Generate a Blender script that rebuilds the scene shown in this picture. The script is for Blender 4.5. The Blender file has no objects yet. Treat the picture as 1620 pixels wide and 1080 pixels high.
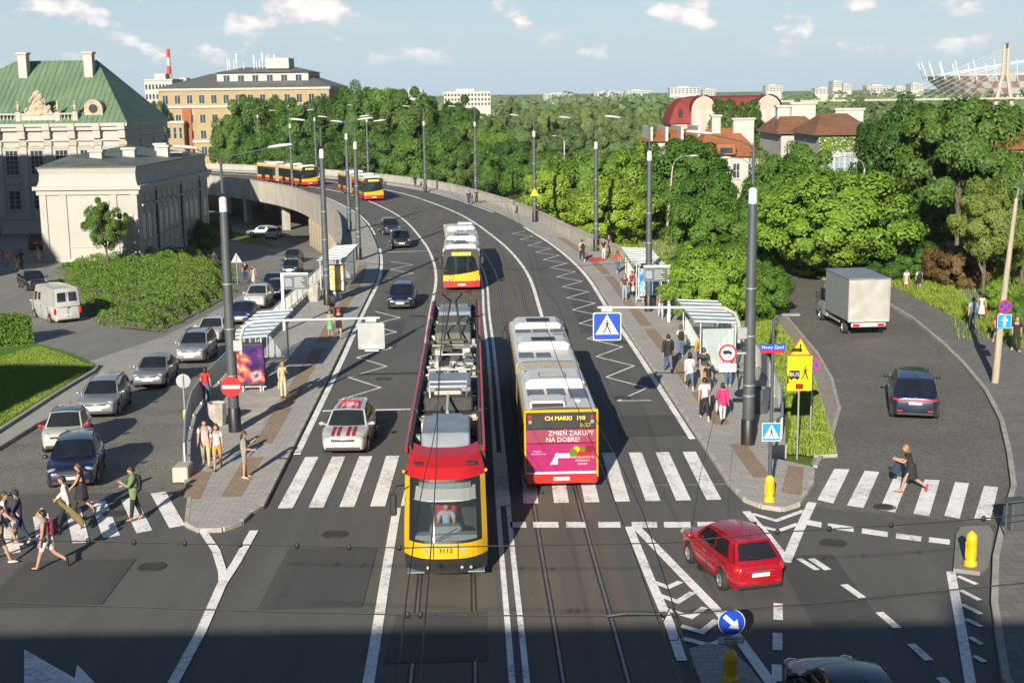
import bpy, bmesh, math, random
import numpy as np
from mathutils import Vector, Matrix, Euler
random.seed(7); RNG = np.random.default_rng(7)
S = bpy.context.scene
COL = S.collection
rad = math.radians

# ------------------------------------------------------------------ camera
FPX, PITCH, ROLL, CAMH = 2100.0, rad(10.65), rad(-0.75), 13.5
CM = Matrix.Rotation(math.pi / 2 - PITCH, 3, 'X') @ Matrix.Rotation(ROLL, 3, 'Z')
cd = bpy.data.cameras.new('camera'); cam = bpy.data.objects.new('camera', cd); COL.objects.link(cam)
cam.matrix_world = Matrix.Translation((0, 0, CAMH)) @ CM.to_4x4()
cd.sensor_width = 36; cd.lens = 36 * FPX / 1620; cd.clip_start = .1; cd.clip_end = 30000
S.camera = cam

# ------------------------------------------------------------------ sky, sun, exposure
SUN_EL, SUN_AZ = rad(21.5), rad(193.5)
w = bpy.data.worlds.new('World'); S.world = w; w.use_nodes = True
nt = w.node_tree; nt.nodes.clear()
def N(t, **k):
    n = nt.nodes.new(t)
    for a, b in k.items(): setattr(n, a, b)
    return n
def L(a, b): nt.links.new(a, b)
out = N('ShaderNodeOutputWorld'); bg = N('ShaderNodeBackground'); bg.inputs[1].default_value = .05
sky = N('ShaderNodeTexSky', sky_type='NISHITA', sun_disc=False, sun_elevation=SUN_EL, sun_rotation=SUN_AZ)
sky.air_density = 1.0; sky.dust_density = 0.2; sky.ozone_density = 3.0
# cumulus banks low over the horizon, the same all the way round
tc = N('ShaderNodeTexCoord'); sx = N('ShaderNodeSeparateXYZ'); L(tc.outputs['Generated'], sx.inputs[0])
def MT(op, a, b=None, c=None):
    n = N('ShaderNodeMath', operation=op)
    for i, v in enumerate((a, b, c)):
        if v is None: continue
        if isinstance(v, (int, float)): n.inputs[i].default_value = v
        else: L(v, n.inputs[i])
    return n.outputs[0]
az = MT('ARCTAN2', sx.outputs[0], sx.outputs[1]); el = MT('ARCSINE', sx.outputs[2])
cv = N('ShaderNodeCombineXYZ'); L(MT('MULTIPLY', az, 11.0), cv.inputs[0]); L(MT('MULTIPLY', el, 19.0), cv.inputs[1])
n1 = N('ShaderNodeTexNoise'); L(cv.outputs[0], n1.inputs['Vector']); n1.inputs['Scale'].default_value = 1.5; n1.inputs['Detail'].default_value = 9; n1.inputs['Roughness'].default_value = .56
cv2 = N('ShaderNodeCombineXYZ'); L(MT('MULTIPLY', az, 5.0), cv2.inputs[0]); L(MT('MULTIPLY', el, 46.0), cv2.inputs[1]); cv2.inputs[2].default_value = 7.3
n2 = N('ShaderNodeTexNoise'); L(cv2.outputs[0], n2.inputs['Vector']); n2.inputs['Scale'].default_value = 1.0; n2.inputs['Detail'].default_value = 6; n2.inputs['Roughness'].default_value = .5
def SM(v, a, b, c=0., d=1.):
    n = N('ShaderNodeMapRange', interpolation_type='SMOOTHSTEP')
    L(v, n.inputs[0])
    for i, q in enumerate((a, b, c, d)): n.inputs[i + 1].default_value = q
    return n.outputs[0]
cum = SM(n1.outputs[0], .52, .59); band = MT('MULTIPLY', SM(el, .016, .036), SM(el, .2, .1))
puff = MT('MULTIPLY', cum, band)
strat = MT('MULTIPLY', SM(n2.outputs[0], .5, .72, 0., .4), MT('MULTIPLY', SM(el, .004, .03), SM(el, .2, .1)))
mask = MT('MAXIMUM', puff, strat)
shade = SM(n1.outputs[0], .53, .66, .0, 1.)
cc = N('ShaderNodeMix', data_type='RGBA'); L(shade, cc.inputs[0])
cc.inputs[6].default_value = (7.0, 7.3, 7.9, 1); cc.inputs[7].default_value = (12., 11.4, 10.8, 1)
hzm = N('ShaderNodeMix', data_type='RGBA'); L(SM(el, .075, -.01, .0, .9), hzm.inputs[0]); L(sky.outputs[0], hzm.inputs[6]); hzm.inputs[7].default_value = (6.0, 7.1, 7.8, 1)
tnt = N('ShaderNodeMix', data_type='RGBA'); L(SM(el, .17, .06, 0., .5), tnt.inputs[0]); L(hzm.outputs[2], tnt.inputs[6]); tnt.inputs[7].default_value = (4.3, 6.2, 8.0, 1)
mx = N('ShaderNodeMix', data_type='RGBA'); L(mask, mx.inputs[0]); L(tnt.outputs[2], mx.inputs[6]); L(cc.outputs[2], mx.inputs[7])
L(mx.outputs[2], bg.inputs[0]); L(bg.outputs[0], out.inputs[0])
sl = bpy.data.lights.new('sun', 'SUN'); sl.energy = 5.0; sl.angle = rad(.53); sl.color = (1.0, .91, .77)
so = bpy.data.objects.new('sun', sl); COL.objects.link(so); so.location = (-40, -120, 90)
sd = Vector((math.sin(SUN_AZ) * math.cos(SUN_EL), math.cos(SUN_AZ) * math.cos(SUN_EL), math.sin(SUN_EL)))
so.rotation_euler = sd.to_track_quat('Z', 'Y').to_euler()
S.view_settings.view_transform = 'Standard'; S.view_settings.look = 'None'
S.view_settings.exposure = .95; S.view_settings.gamma = 1.0; S.view_settings.use_curve_mapping = False
try:
    S.cycles.use_denoising = True; S.cycles.max_bounces = 6; S.cycles.transparent_max_bounces = 12
    S.cycles.diffuse_bounces = 3; S.cycles.glossy_bounces = 3; S.cycles.transmission_bounces = 4
    S.cycles.sample_clamp_indirect = 6
except Exception: pass

# ------------------------------------------------------------------ placement helpers
def at(px, py, z=0.0):
    "point at height z that lies under pixel (px, py) of the 1620 x 1080 photograph"
    d = CM @ Vector(((px - 810) / FPX, -(py - 540) / FPX, -1.0)); t = (z - CAMH) / d.z
    return Vector((d.x * t, d.y * t, z))
def atY(px, py, Y):
    d = CM @ Vector(((px - 810) / FPX, -(py - 540) / FPX, -1.0)); t = Y / d.y
    return Vector((d.x * t, Y, CAMH + d.z * t))
def lerpk(t, keys):
    if t <= keys[0][0]: return keys[0][1]
    for (a, u), (b, v) in zip(keys, keys[1:]):
        if t <= b: return u + (v - u) * (t - a) / (b - a)
    return keys[-1][1]
def sstep(a, b, x):
    t = min(1, max(0, (x - a) / (b - a))); return t * t * (3 - 2 * t)
# left street falls away under the viaduct, the palace square beside it stays higher
PS = [(44, 0), (65, -.9), (95, -2.4), (115, -3.2), (140, -4.7), (175, -5.6), (260, -6), (900, -8)]
PP = [(44, 0), (65, -.9), (90, -1.8), (115, -2.0), (170, -2.2), (260, -5), (900, -8)]
PR = [(110, 0), (175, -3.2), (260, -5), (900, -8)]
XB = [(0, -27), (118, -27), (130, -35), (156, -37), (182, -62), (900, -66)]
def h(x, y):
    x0 = lerpk(y, XB); a = sstep(x0, x0 + 6, x); left = lerpk(y, PP) * (1 - a) + lerpk(y, PS) * a
    r = sstep(-4, 4, x)
    return left * (1 - r) + lerpk(y, PR) * r

# ------------------------------------------------------------------ material helpers
def mat(name, col, rough=.6, metal=0., var=.12, scale=3., bump=0., bscale=60., spec=.5, coat=0., stretch=None, emit=0., alpha=None, col2=None, detail=5., trans=0.):
    m = bpy.data.materials.new(name); m.use_nodes = True; t = m.node_tree; b = t.nodes['Principled BSDF']
    b.inputs['Roughness'].default_value = rough; b.inputs['Metallic'].default_value = metal
    b.inputs['Specular IOR Level'].default_value = spec; b.inputs['Coat Weight'].default_value = coat
    b.inputs['Coat Roughness'].default_value = .06
    if trans: b.inputs['Transmission Weight'].default_value = trans
    tcn = t.nodes.new('ShaderNodeTexCoord'); src = tcn.outputs['Object']
    if stretch:
        mp = t.nodes.new('ShaderNodeMapping'); mp.inputs['Scale'].default_value = stretch; t.links.new(src, mp.inputs[0]); src = mp.outputs[0]
    nz = t.nodes.new('ShaderNodeTexNoise'); nz.inputs['Scale'].default_value = scale; nz.inputs['Detail'].default_value = detail; nz.inputs['Roughness'].default_value = .62
    t.links.new(src, nz.inputs['Vector'])
    cr = t.nodes.new('ShaderNodeValToRGB'); cr.color_ramp.elements[0].position = .3; cr.color_ramp.elements[1].position = .7
    c2 = col2 or tuple(min(1, c * (1 + var)) for c in col)
    c1 = tuple(c * (1 - var) for c in col) if not col2 else col
    cr.color_ramp.elements[0].color = (*c1, 1); cr.color_ramp.elements[1].color = (*c2, 1)
    t.links.new(nz.outputs[0], cr.inputs[0]); t.links.new(cr.outputs[0], b.inputs['Base Color'])
    if emit:
        t.links.new(cr.outputs[0], b.inputs['Emission Color']); b.inputs['Emission Strength'].default_value = emit
    if alpha is not None: b.inputs['Alpha'].default_value = alpha
    if bump:
        n3 = t.nodes.new('ShaderNodeTexNoise'); n3.inputs['Scale'].default_value = bscale; n3.inputs['Detail'].default_value = 4
        t.links.new(src, n3.inputs['Vector'])
        bp = t.nodes.new('ShaderNodeBump'); bp.inputs['Strength'].default_value = bump; bp.inputs['Distance'].default_value = .02
        t.links.new(n3.outputs[0], bp.inputs['Height']); t.links.new(bp.outputs[0], b.inputs['Normal'])
    return m
class NT:
    "small wrapper for the hand-made node materials"
    def __init__(s, name):
        s.m = bpy.data.materials.new(name); s.m.use_nodes = True; s.t = s.m.node_tree; s.b = s.t.nodes['Principled BSDF']
        g = s.t.nodes.new('ShaderNodeNewGeometry'); s.pos = g.outputs['Position']; s.normal = g.outputs['Normal']
        s.obj = s.t.nodes.new('ShaderNodeTexCoord').outputs['Object']
    def n(s, t, **k):
        x = s.t.nodes.new(t)
        for a, b in k.items(): setattr(x, a, b)
        return x
    def l(s, a, b): s.t.links.new(a, b)
    def map(s, v, scale, rot=(0, 0, 0)):
        m = s.n('ShaderNodeMapping'); m.inputs['Scale'].default_value = scale; m.inputs['Rotation'].default_value = rot; s.l(v, m.inputs[0]); return m.outputs[0]
    def noise(s, v, scale, detail=5, rough=.6):
        x = s.n('ShaderNodeTexNoise'); s.l(v, x.inputs['Vector']); x.inputs['Scale'].default_value = scale; x.inputs['Detail'].default_value = detail; x.inputs['Roughness'].default_value = rough; return x.outputs[0]
    def ramp(s, v, *stops):
        x = s.n('ShaderNodeValToRGB'); e = x.color_ramp.elements
        while len(e) < len(stops): e.new(.5)
        for i, (p, c) in enumerate(stops): e[i].position = p; e[i].color = (*c, 1) if len(c) == 3 else c
        s.l(v, x.inputs[0]); return x.outputs[0]
    def mix(s, f, a, b, mode='MIX'):
        x = s.n('ShaderNodeMix', data_type='RGBA', blend_type=mode)
        for i, v in ((0, f), (6, a), (7, b)):
            if isinstance(v, (int, float)): x.inputs[i].default_value = v
            elif isinstance(v, tuple): x.inputs[i].default_value = (*v, 1)
            else: s.l(v, x.inputs[i])
        return x.outputs[2]
    def bump(s, v, strength=.3, dist=.02):
        x = s.n('ShaderNodeBump'); x.inputs['Strength'].default_value = strength; x.inputs['Distance'].default_value = dist
        s.l(v, x.inputs['Height']); s.l(x.outputs[0], s.b.inputs['Normal'])
    def base(s, v, rough=.8, spec=.3):
        s.l(v, s.b.inputs['Base Color']); s.b.inputs['Roughness'].default_value = rough; s.b.inputs['Specular IOR Level'].default_value = spec; return s.m
def asphalt(name, c0, c1):
    a = NT(name); big = a.noise(a.pos, .11, 5); streak = a.noise(a.map(a.pos, (1.3, .045, 1)), 1.0, 4); fine = a.noise(a.pos, 26, 3, .8)
    col = a.ramp(big, (.3, c0), (.7, c1))
    col = a.mix(a.ramp(streak, (.35, (0, 0, 0)), (.75, (.55, .55, .55))), col, tuple(c * .62 for c in c0))
    st = a.noise(a.pos, .55, 6, .7); col = a.mix(a.ramp(st, (.63, (0, 0, 0)), (.74, (.5, .5, .5))), col, tuple(c * .45 for c in c0))
    col = a.mix(a.ramp(fine, (.3, (.0, .0, .0)), (.8, (.38, .38, .38))), col, tuple(c * 1.7 for c in c1))
    vo = a.n('ShaderNodeTexVoronoi', feature='DISTANCE_TO_EDGE'); vo.inputs['Scale'].default_value = .13
    wob = a.n('ShaderNodeMix', data_type='VECTOR'); wob.inputs[0].default_value = .02
    nz = a.n('ShaderNodeTexNoise'); nz.inputs['Scale'].default_value = .6; nz.inputs['Detail'].default_value = 6; a.l(a.pos, nz.inputs['Vector'])
    vm = a.n('ShaderNodeVectorMath', operation='MULTIPLY_ADD'); a.l(nz.outputs['Color'], vm.inputs[0]); vm.inputs[1].default_value = (4, 4, 4); a.l(a.pos, vm.inputs[2])
    a.l(vm.outputs[0], vo.inputs['Vector'])
    col = a.mix(a.ramp(vo.outputs['Distance'], (.0, (.35, .35, .35)), (.003, (0, 0, 0))), col, tuple(c * .4 for c in c0))
    a.bump(fine, .25, .01); return a.base(col, .78, .35)
M = {}
M['asphalt'] = asphalt('asphalt', (.072, .072, .069), (.102, .1, .094))
M['asphalt_track'] = asphalt('asphalt_track', (.078, .07, .059), (.118, .104, .084))
M['asphalt_old'] = asphalt('asphalt_old', (.15, .147, .138), (.2, .194, .178))
def paving(name, c0, c1, size, mortar=.015, rot=0.):
    a = NT(name); br = a.n('ShaderNodeTexBrick'); a.l(a.map(a.pos, (1, 1, 1), (0, 0, rot)), br.inputs['Vector'])
    br.inputs['Scale'].default_value = 1; br.inputs['Brick Width'].default_value = size[0]; br.inputs['Row Height'].default_value = size[1]; br.inputs['Mortar Size'].default_value = mortar
    br.inputs['Color1'].default_value = (*c0, 1); br.inputs['Color2'].default_value = (*c1, 1); br.inputs['Mortar'].default_value = (*[c * .72 for c in c0], 1)
    big = a.noise(a.pos, .3, 6, .7); col = a.mix(a.ramp(big, (.3, (0, 0, 0)), (.75, (.6, .6, .6))), br.outputs[0], tuple(c * .66 for c in c0))
    fine = a.noise(a.pos, 9, 5, .7); col = a.mix(a.ramp(fine, (.55, (0, 0, 0)), (.8, (.5, .5, .5))), col, tuple(c * .55 for c in c0))
    a.bump(br.outputs['Fac'], -.25, .01); return a.base(col, .85, .25)
M['paving'] = paving('paving', (.33, .322, .305), (.4, .39, .365), (.42, .21))
M['paving_brown'] = paving('paving_brown', (.27, .2, .14), (.31, .235, .17), (.3, .3))
M['paving_beige'] = paving('paving_beige', (.25, .225, .19), (.3, .27, .23), (.5, .5), rot=.3)
def cobble(name, c0, c1, sc):
    a = NT(name); vo = a.n('ShaderNodeTexVoronoi', feature='DISTANCE_TO_EDGE'); vo.inputs['Scale'].default_value = sc; vo.inputs['Randomness'].default_value = .55; a.l(a.pos, vo.inputs['Vector'])
    vc = a.n('ShaderNodeTexVoronoi'); vc.inputs['Scale'].default_value = sc; vc.inputs['Randomness'].default_value = .55; a.l(a.pos, vc.inputs['Vector'])
    sep = a.n('ShaderNodeSeparateColor'); a.l(vc.outputs['Color'], sep.inputs[0])
    col = a.ramp(sep.outputs[0], (0., c0), (1., c1)); big = a.noise(a.pos, .25, 6, .65)
    col = a.mix(a.ramp(big, (.35, (0, 0, 0)), (.7, (.55, .55, .55))), col, tuple(c * .6 for c in c0))
    col = a.mix(a.ramp(vo.outputs['Distance'], (.03, (.8, .8, .8)), (.12, (0, 0, 0))), col, tuple(c * .5 for c in c0))
    a.bump(a.ramp(vo.outputs['Distance'], (0, (0, 0, 0)), (.22, (1, 1, 1))), .35, .02); return a.base(col, .75, .35)
M['cobble'] = cobble('cobble', (.19, .182, .16), (.25, .236, .2), 6.5)
M['cobble_right'] = cobble('cobble_right', (.135, .129, .114), (.185, .175, .15), 8)
M['kerb'] = mat('kerb', (.3, .285, .25), .85, var=.25, scale=1.5, bump=.2)
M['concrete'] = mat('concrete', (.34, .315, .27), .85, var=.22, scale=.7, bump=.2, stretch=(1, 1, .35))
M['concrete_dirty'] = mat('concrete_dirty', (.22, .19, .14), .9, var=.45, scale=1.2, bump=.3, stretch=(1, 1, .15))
def paint_mark(name):
    a = NT(name); wear = a.noise(a.pos, 7, 6, .75); big = a.noise(a.pos, .8, 4)
    col = a.ramp(a.mix(.4, wear, big), (.34, (.13, .128, .12)), (.42, (.5, .495, .48)), (.5, (.72, .715, .7)), (.66, (.82, .815, .8)))
    return a.base(col, .7, .35)
M['marking'] = paint_mark('marking')
def grass(name, c0, c1, c2):
    a = NT(name); big = a.noise(a.pos, .16, 5); med = a.noise(a.pos, 1.6, 6, .7); fine = a.noise(a.map(a.pos, (1, .6, 1)), 14, 4, .8)
    col = a.ramp(big, (.3, c0), (.72, c1)); col = a.mix(a.ramp(med, (.5, (0, 0, 0)), (.75, (.7, .7, .7))), col, c2)
    col = a.mix(a.ramp(fine, (.35, (.6, .6, .6)), (.65, (0, 0, 0))), col, tuple(c * .45 for c in c0)); a.bump(fine, .8, .06); return a.base(col, .9, .15)
M['grass'] = grass('grass', (.12, .18, .025), (.17, .235, .04), (.2, .21, .07))
M['lawn'] = grass('lawn', (.09, .2, .02), (.12, .25, .03), (.15, .23, .035))
M['rail'] = mat('rail', (.2, .19, .18), .4, .5, var=.2)
M['groove'] = mat('groove', (.02, .02, .02), .8)
M['white'] = mat('white', (.5, .495, .48), .5, var=.06)
M['black'] = mat('black', (.012, .012, .013), .45, var=.2)
M['rubber'] = mat('rubber', (.018, .018, .018), .8)
M['metal_dark'] = mat('metal_dark', (.075, .085, .095), .5, .3, var=.18, scale=1.2)
M['metal_grey'] = mat('metal_grey', (.36, .37, .38), .45, .6, var=.12)
M['metal_light'] = mat('metal_light', (.42, .425, .42), .45, .3, var=.12, scale=2)
M['wire'] = mat('wire', (.01, .01, .01), .6)
M['yellow_plastic'] = mat('yellow_plastic', (.55, .37, .006), .42, var=.08)
M['red_sign'] = mat('red_sign', (.45, .01, .013), .4, var=.05)
M['blue_sign'] = mat('blue_sign', (.006, .05, .36), .4, var=.05)
M['cyan_sign'] = mat('cyan_sign', (.008, .22, .42), .4, var=.05)
M['yellow_sign'] = mat('yellow_sign', (.56, .47, .0), .4, var=.03)
M['sign_back'] = mat('sign_back', (.3, .31, .32), .5, .3, var=.1)
M['glass_dark'] = mat('glass_dark', (.012, .016, .02), .05, var=.3, scale=1, spec=.9)
M['glass_shelter'] = mat('glass_shelter', (.75, .85, .85), .04, alpha=.22, var=.02)
M['led_orange'] = mat('led_orange', (1.0, .32, .03), .5, emit=.55, var=.35, scale=60)
M['lamp_white'] = mat('lamp_white', (.5, .5, .49), .35, var=.05)
M['stone'] = mat('stone', (.33, .31, .27), .9, var=.3, scale=2.5, bump=.4)
M['earth'] = mat('earth', (.16, .13, .095), .95, var=.3, scale=.5, bump=.3)
M['wood_pole'] = mat('wood_pole', (.3, .26, .2), .85, var=.25, scale=3, stretch=(4, 4, .3), bump=.2)

# ------------------------------------------------------------------ mesh helpers
class MB:
    def __init__(s): s.v = []; s.f = []; s.mi = []
    def add(s, vs, fs, m=0):
        k = len(s.v); s.v += [tuple(p) for p in vs]; s.f += [tuple(i + k for i in f) for f in fs]; s.mi += [m] * len(fs); return s
    def box(s, x0, x1, y0, y1, z0, z1, m=0, M4=None):
        vs = [(x, y, z) for z in (z0, z1) for x, y in ((x0, y0), (x1, y0), (x1, y1), (x0, y1))]
        if M4: vs = [tuple(M4 @ Vector(p)) for p in vs]
        return s.add(vs, [(0, 3, 2, 1), (4, 5, 6, 7), (0, 1, 5, 4), (1, 2, 6, 5), (2, 3, 7, 6), (3, 0, 4, 7)], m)
    def bbox(s, x0, x1, y0, y1, z0, z1, b=.02, m=0):
        "box with chamfered edges"
        a = MB(); X, Y, Z = (x0, x1), (y0, y1), (z0, z1); vs = []; idx = {}
        for i in (0, 1):
            for j in (0, 1):
                for k in (0, 1):
                    for ax in range(3):
                        p = [X[i], Y[j], Z[k]]
                        for q, e in ((0, i), (1, j), (2, k)):
                            if q != ax: p[q] += b * (1 - 2 * e)
                        idx[i, j, k, ax] = len(vs); vs.append(tuple(p))
        fs = []
        for ax in range(3):
            o = [q for q in range(3) if q != ax]
            for e in (0, 1):
                c = []
                for u, v in ((0, 0), (1, 0), (1, 1), (0, 1)):
                    t = [0, 0, 0]; t[ax] = e; t[o[0]] = u; t[o[1]] = v; c.append(idx[t[0], t[1], t[2], ax])
                fs.append(c)
            for u in (0, 1):
                for v in (0, 1):
                    t0 = [0, 0, 0]; t0[o[0]] = u; t0[o[1]] = v; t1 = list(t0); t1[ax] = 1
                    fs.append((idx[(*t0, o[0])], idx[(*t0, o[1])], idx[(*t1, o[1])], idx[(*t1, o[0])]))
        for i in (0, 1):
            for j in (0, 1):
                for k in (0, 1): fs.append(tuple(idx[i, j, k, a_] for a_ in range(3)))
        return s.add(vs, fs, m)
    def prism(s, poly, z0, z1, m=0):
        n = len(poly); vs = [(x, y, z0) for x, y in poly] + [(x, y, z1) for x, y in poly]
        fs = [tuple(range(n - 1, -1, -1)), tuple(range(n, 2 * n))] + [(i, (i + 1) % n, (i + 1) % n + n, i + n) for i in range(n)]
        return s.add(vs, fs, m)
    def tube(s, pts, r, n=8, m=0, cap=True):
        pts = [Vector(p) for p in pts]; rs = r if isinstance(r, (list, tuple)) else [r] * len(pts); rings = []
        up = Vector((0, 0, 1))
        for i, p in enumerate(pts):
            t = (pts[min(i + 1, len(pts) - 1)] - pts[max(i - 1, 0)]).normalized()
            u = t.cross(up)
            if u.length < 1e-3: u = t.cross(Vector((0, 1, 0)))
            u.normalize(); v = t.cross(u)
            rings.append([p + (u * math.cos(a) + v * math.sin(a)) * rs[i] for a in [2 * math.pi * k / n for k in range(n)]])
        return s.loft(rings, True, cap, m)
    def loft(s, rings, closed=True, cap=True, m=0):
        n = len(rings[0]); vs = [p for r in rings for p in r]; fs = []
        for i in range(len(rings) - 1):
            for k in range(n if closed else n - 1):
                a = i * n + k; b = i * n + (k + 1) % n; fs.append((a, b, b + n, a + n))
        if cap and closed: fs += [tuple(range(n - 1, -1, -1)), tuple(range((len(rings) - 1) * n, len(rings) * n))]
        return s.add(vs, fs, m)
    def lathe(s, prof, n=16, c=(0, 0, 0), m=0):
        return s.loft([[(c[0] + r * math.cos(2 * math.pi * k / n), c[1] + r * math.sin(2 * math.pi * k / n), c[2] + z) for k in range(n)] for r, z in prof], True, True, m)
    def grid(s, fn, nu, nv, m=0, flip=False):
        vs = [fn(i / nu, j / nv) for j in range(nv + 1) for i in range(nu + 1)]
        fs = [(j * (nu + 1) + i, j * (nu + 1) + i + 1, (j + 1) * (nu + 1) + i + 1, (j + 1) * (nu + 1) + i) for j in range(nv) for i in range(nu)]
        if flip: fs = [f[::-1] for f in fs]
        return s.add(vs, fs, m)
    def xf(s, M4): s.v = [tuple(M4 @ Vector(p)) for p in s.v]; return s
    def build(s, name, mats, parent=None, smooth=None, fix=True):
        me = bpy.data.meshes.new(name); me.from_pydata(s.v, [], s.f)
        ms = mats if isinstance(mats, (list, tuple)) else [mats]
        for q in ms: me.materials.append(M[q] if isinstance(q, str) else q)
        if len(ms) > 1: me.polygons.foreach_set('material_index', s.mi)
        if fix and len(s.f) < 4000:
            bm = bmesh.new(); bm.from_mesh(me); bmesh.ops.recalc_face_normals(bm, faces=bm.faces[:]); bm.to_mesh(me); bm.free()
        if smooth is not None:
            me.polygons.foreach_set('use_smooth', [True] * len(me.polygons)); me.set_sharp_from_angle(angle=rad(smooth))
        me.update(); return link(name, me, parent)
def link(name, data, parent=None):
    o = bpy.data.objects.new(name, data); COL.objects.link(o)
    if parent: o.parent = parent
    return o
def tag(o, label=None, cat=None, group=None, kind=None):
    for k, v in (('label', label), ('category', cat), ('group', group), ('kind', kind)):
        if v: o[k] = v
    return o
def thing(name, label, cat, loc=(0, 0, 0), rz=0., group=None):
    o = link(name, None); o.location = loc; o.rotation_euler = (0, 0, rz); o.empty_display_size = .2
    return tag(o, label, cat, group)
def tree_copy(o, parent=None):
    c = o.copy(); COL.objects.link(c); c.parent = parent
    for ch in o.children: tree_copy(ch, c)
    return c
TMP = bpy.data.scenes.new('workbench')
def evald(o):
    "evaluate one object in an otherwise empty scene"
    TMP.collection.objects.link(o)
    with bpy.context.temp_override(scene=TMP, view_layer=TMP.view_layers[0]): dg = bpy.context.evaluated_depsgraph_get(); dg.update()
    return dg
def text(s, size, loc, rot, m, parent=None, name='lettering', align='CENTER', ext=.002, sx=1.):
    cu = bpy.data.curves.new('lettering', 'FONT'); cu.body = s; cu.size = size; cu.align_x = align; cu.align_y = 'CENTER'; cu.extrude = ext; cu.resolution_u = 2
    tmp = bpy.data.objects.new('tmp', cu); dg = evald(tmp)
    me = bpy.data.meshes.new_from_object(tmp.evaluated_get(dg)); bpy.data.objects.remove(tmp); bpy.data.curves.remove(cu)
    me.materials.clear(); me.materials.append(M[m] if isinstance(m, str) else m)
    o = link(name, me, parent); o.location = loc; o.rotation_euler = rot; o.scale = (sx, 1, 1); return o
def drape(name, poly, off, m, parent=None, step=2., flat=False, thick=0.):
    "polygon laid on the terrain"
    bm = bmesh.new(); bm.faces.new([bm.verts.new((x, y, 0)) for x, y in poly])
    if not flat:
        for ax in (0, 1):
            lo = min(p[ax] for p in poly); hi = max(p[ax] for p in poly); k = math.ceil(lo / step)
            while k * step < hi:
                co = [0, 0, 0]; no = [0, 0, 0]; co[ax] = k * step; no[ax] = 1
                bmesh.ops.bisect_plane(bm, geom=bm.verts[:] + bm.edges[:] + bm.faces[:], plane_co=co, plane_no=no); k += 1
    for f in bm.faces:
        f.normal_update()
        if f.normal.z < 0: f.normal_flip()
    if thick:
        r = bmesh.ops.extrude_face_region(bm, geom=bm.faces[:])
        for v in r['geom']:
            if isinstance(v, bmesh.types.BMVert): v.co.z = thick
    for v in bm.verts: v.co.z += (0 if flat else h(v.co.x, v.co.y)) + off - thick
    if thick: bmesh.ops.recalc_face_normals(bm, faces=bm.faces[:])
    bmesh.ops.triangulate(bm, faces=[f for f in bm.faces if len(f.verts) > 4])
    me = bpy.data.meshes.new(name); bm.to_mesh(me); bm.free(); me.materials.append(M[m]); o = link(name, me, parent)
    if not parent: o['kind'] = 'structure'
    return o

# ------------------------------------------------------------------ the road's centre line
CK = [(.45, 10), (.25, 20), (.07, 28.85), (-.27, 39.1), (-.54, 48.8), (-1.1, 68.3), (-1.53, 80.3), (-2.04, 97.2), (-3.05, 110), (-4.65, 123), (-8.2, 145), (-12.2, 162), (-18.2, 182), (-25, 197), (-36, 214), (-52, 232), (-80, 255), (-120, 280), (-170, 300)]
def cx(Y):
    ys = [k[1] for k in CK]; i = max(0, min(len(CK) - 2, int(np.searchsorted(ys, Y)) - 1))
    def tan(j):
        a, b = CK[max(0, j - 1)], CK[min(len(CK) - 1, j + 1)]; return (b[0] - a[0]) / (b[1] - a[1])
    (x0, y0), (x1, y1) = CK[i], CK[i + 1]; d = y1 - y0; t = (Y - y0) / d
    return (2*t**3 - 3*t*t + 1)*x0 + (t**3 - 2*t*t + t)*d*tan(i) + (-2*t**3 + 3*t*t)*x1 + (t**3 - t*t)*d*tan(i + 1)
def cn(Y):
    s_ = (cx(Y + .5) - cx(Y - .5)); n = Vector((1, -s_)); n.normalize(); return n
def cp(Y, d):
    n = cn(Y); return (cx(Y) + n.x * d, Y + n.y * d)
def head(Y): return math.atan2(1, cx(Y + .5) - cx(Y - .5))
def yrange(a, b, st=2.):
    n = max(1, int(math.ceil((b - a) / st))); return [a + (b - a) * i / n for i in range(n + 1)]
def ribbon(name, Y0, Y1, dl, dr, z0, z1, m, parent=None, st=2.):
    "strip between two offsets of the centre line; z0 < z1 gives it sides"
    f = lambda d, Y: d(Y) if callable(d) else d
    b = MB(); ys = yrange(Y0, Y1, st); rings = []
    for Y in ys:
        (xl, yl), (xr, yr) = cp(Y, f(dl, Y)), cp(Y, f(dr, Y))
        rings.append([(xl, yl, z1), (xr, yr, z1), (xr, yr, z0), (xl, yl, z0)] if z1 > z0 else [(xl, yl, z1), (xr, yr, z1)])
    b.loft(rings, z1 > z0, z1 > z0); o = b.build(name, m, parent)
    if z1 <= z0:
        me = o.data
        if me.polygons[0].normal.z < 0: me.flip_normals()
    if not parent: o['kind'] = 'structure'
    return o
LBK = [(40, 9), (46.5, 11.5), (51, 12.4), (55, 13), (59, 13.2), (70, 13), (86, 12.4), (98, 12), (115, 11.4), (140, 11), (300, 11)]
RBK = [(46, 9.5), (49, 11), (53.3, 12), (60, 12.9), (66, 13.2), (87, 13.2), (96, 12.7), (105, 11.6), (115, 10.7), (125, 10.2), (300, 10.2)]
lb = lambda Y: -lerpk(Y, LBK)
rb = lambda Y: lerpk(Y, RBK)

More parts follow.
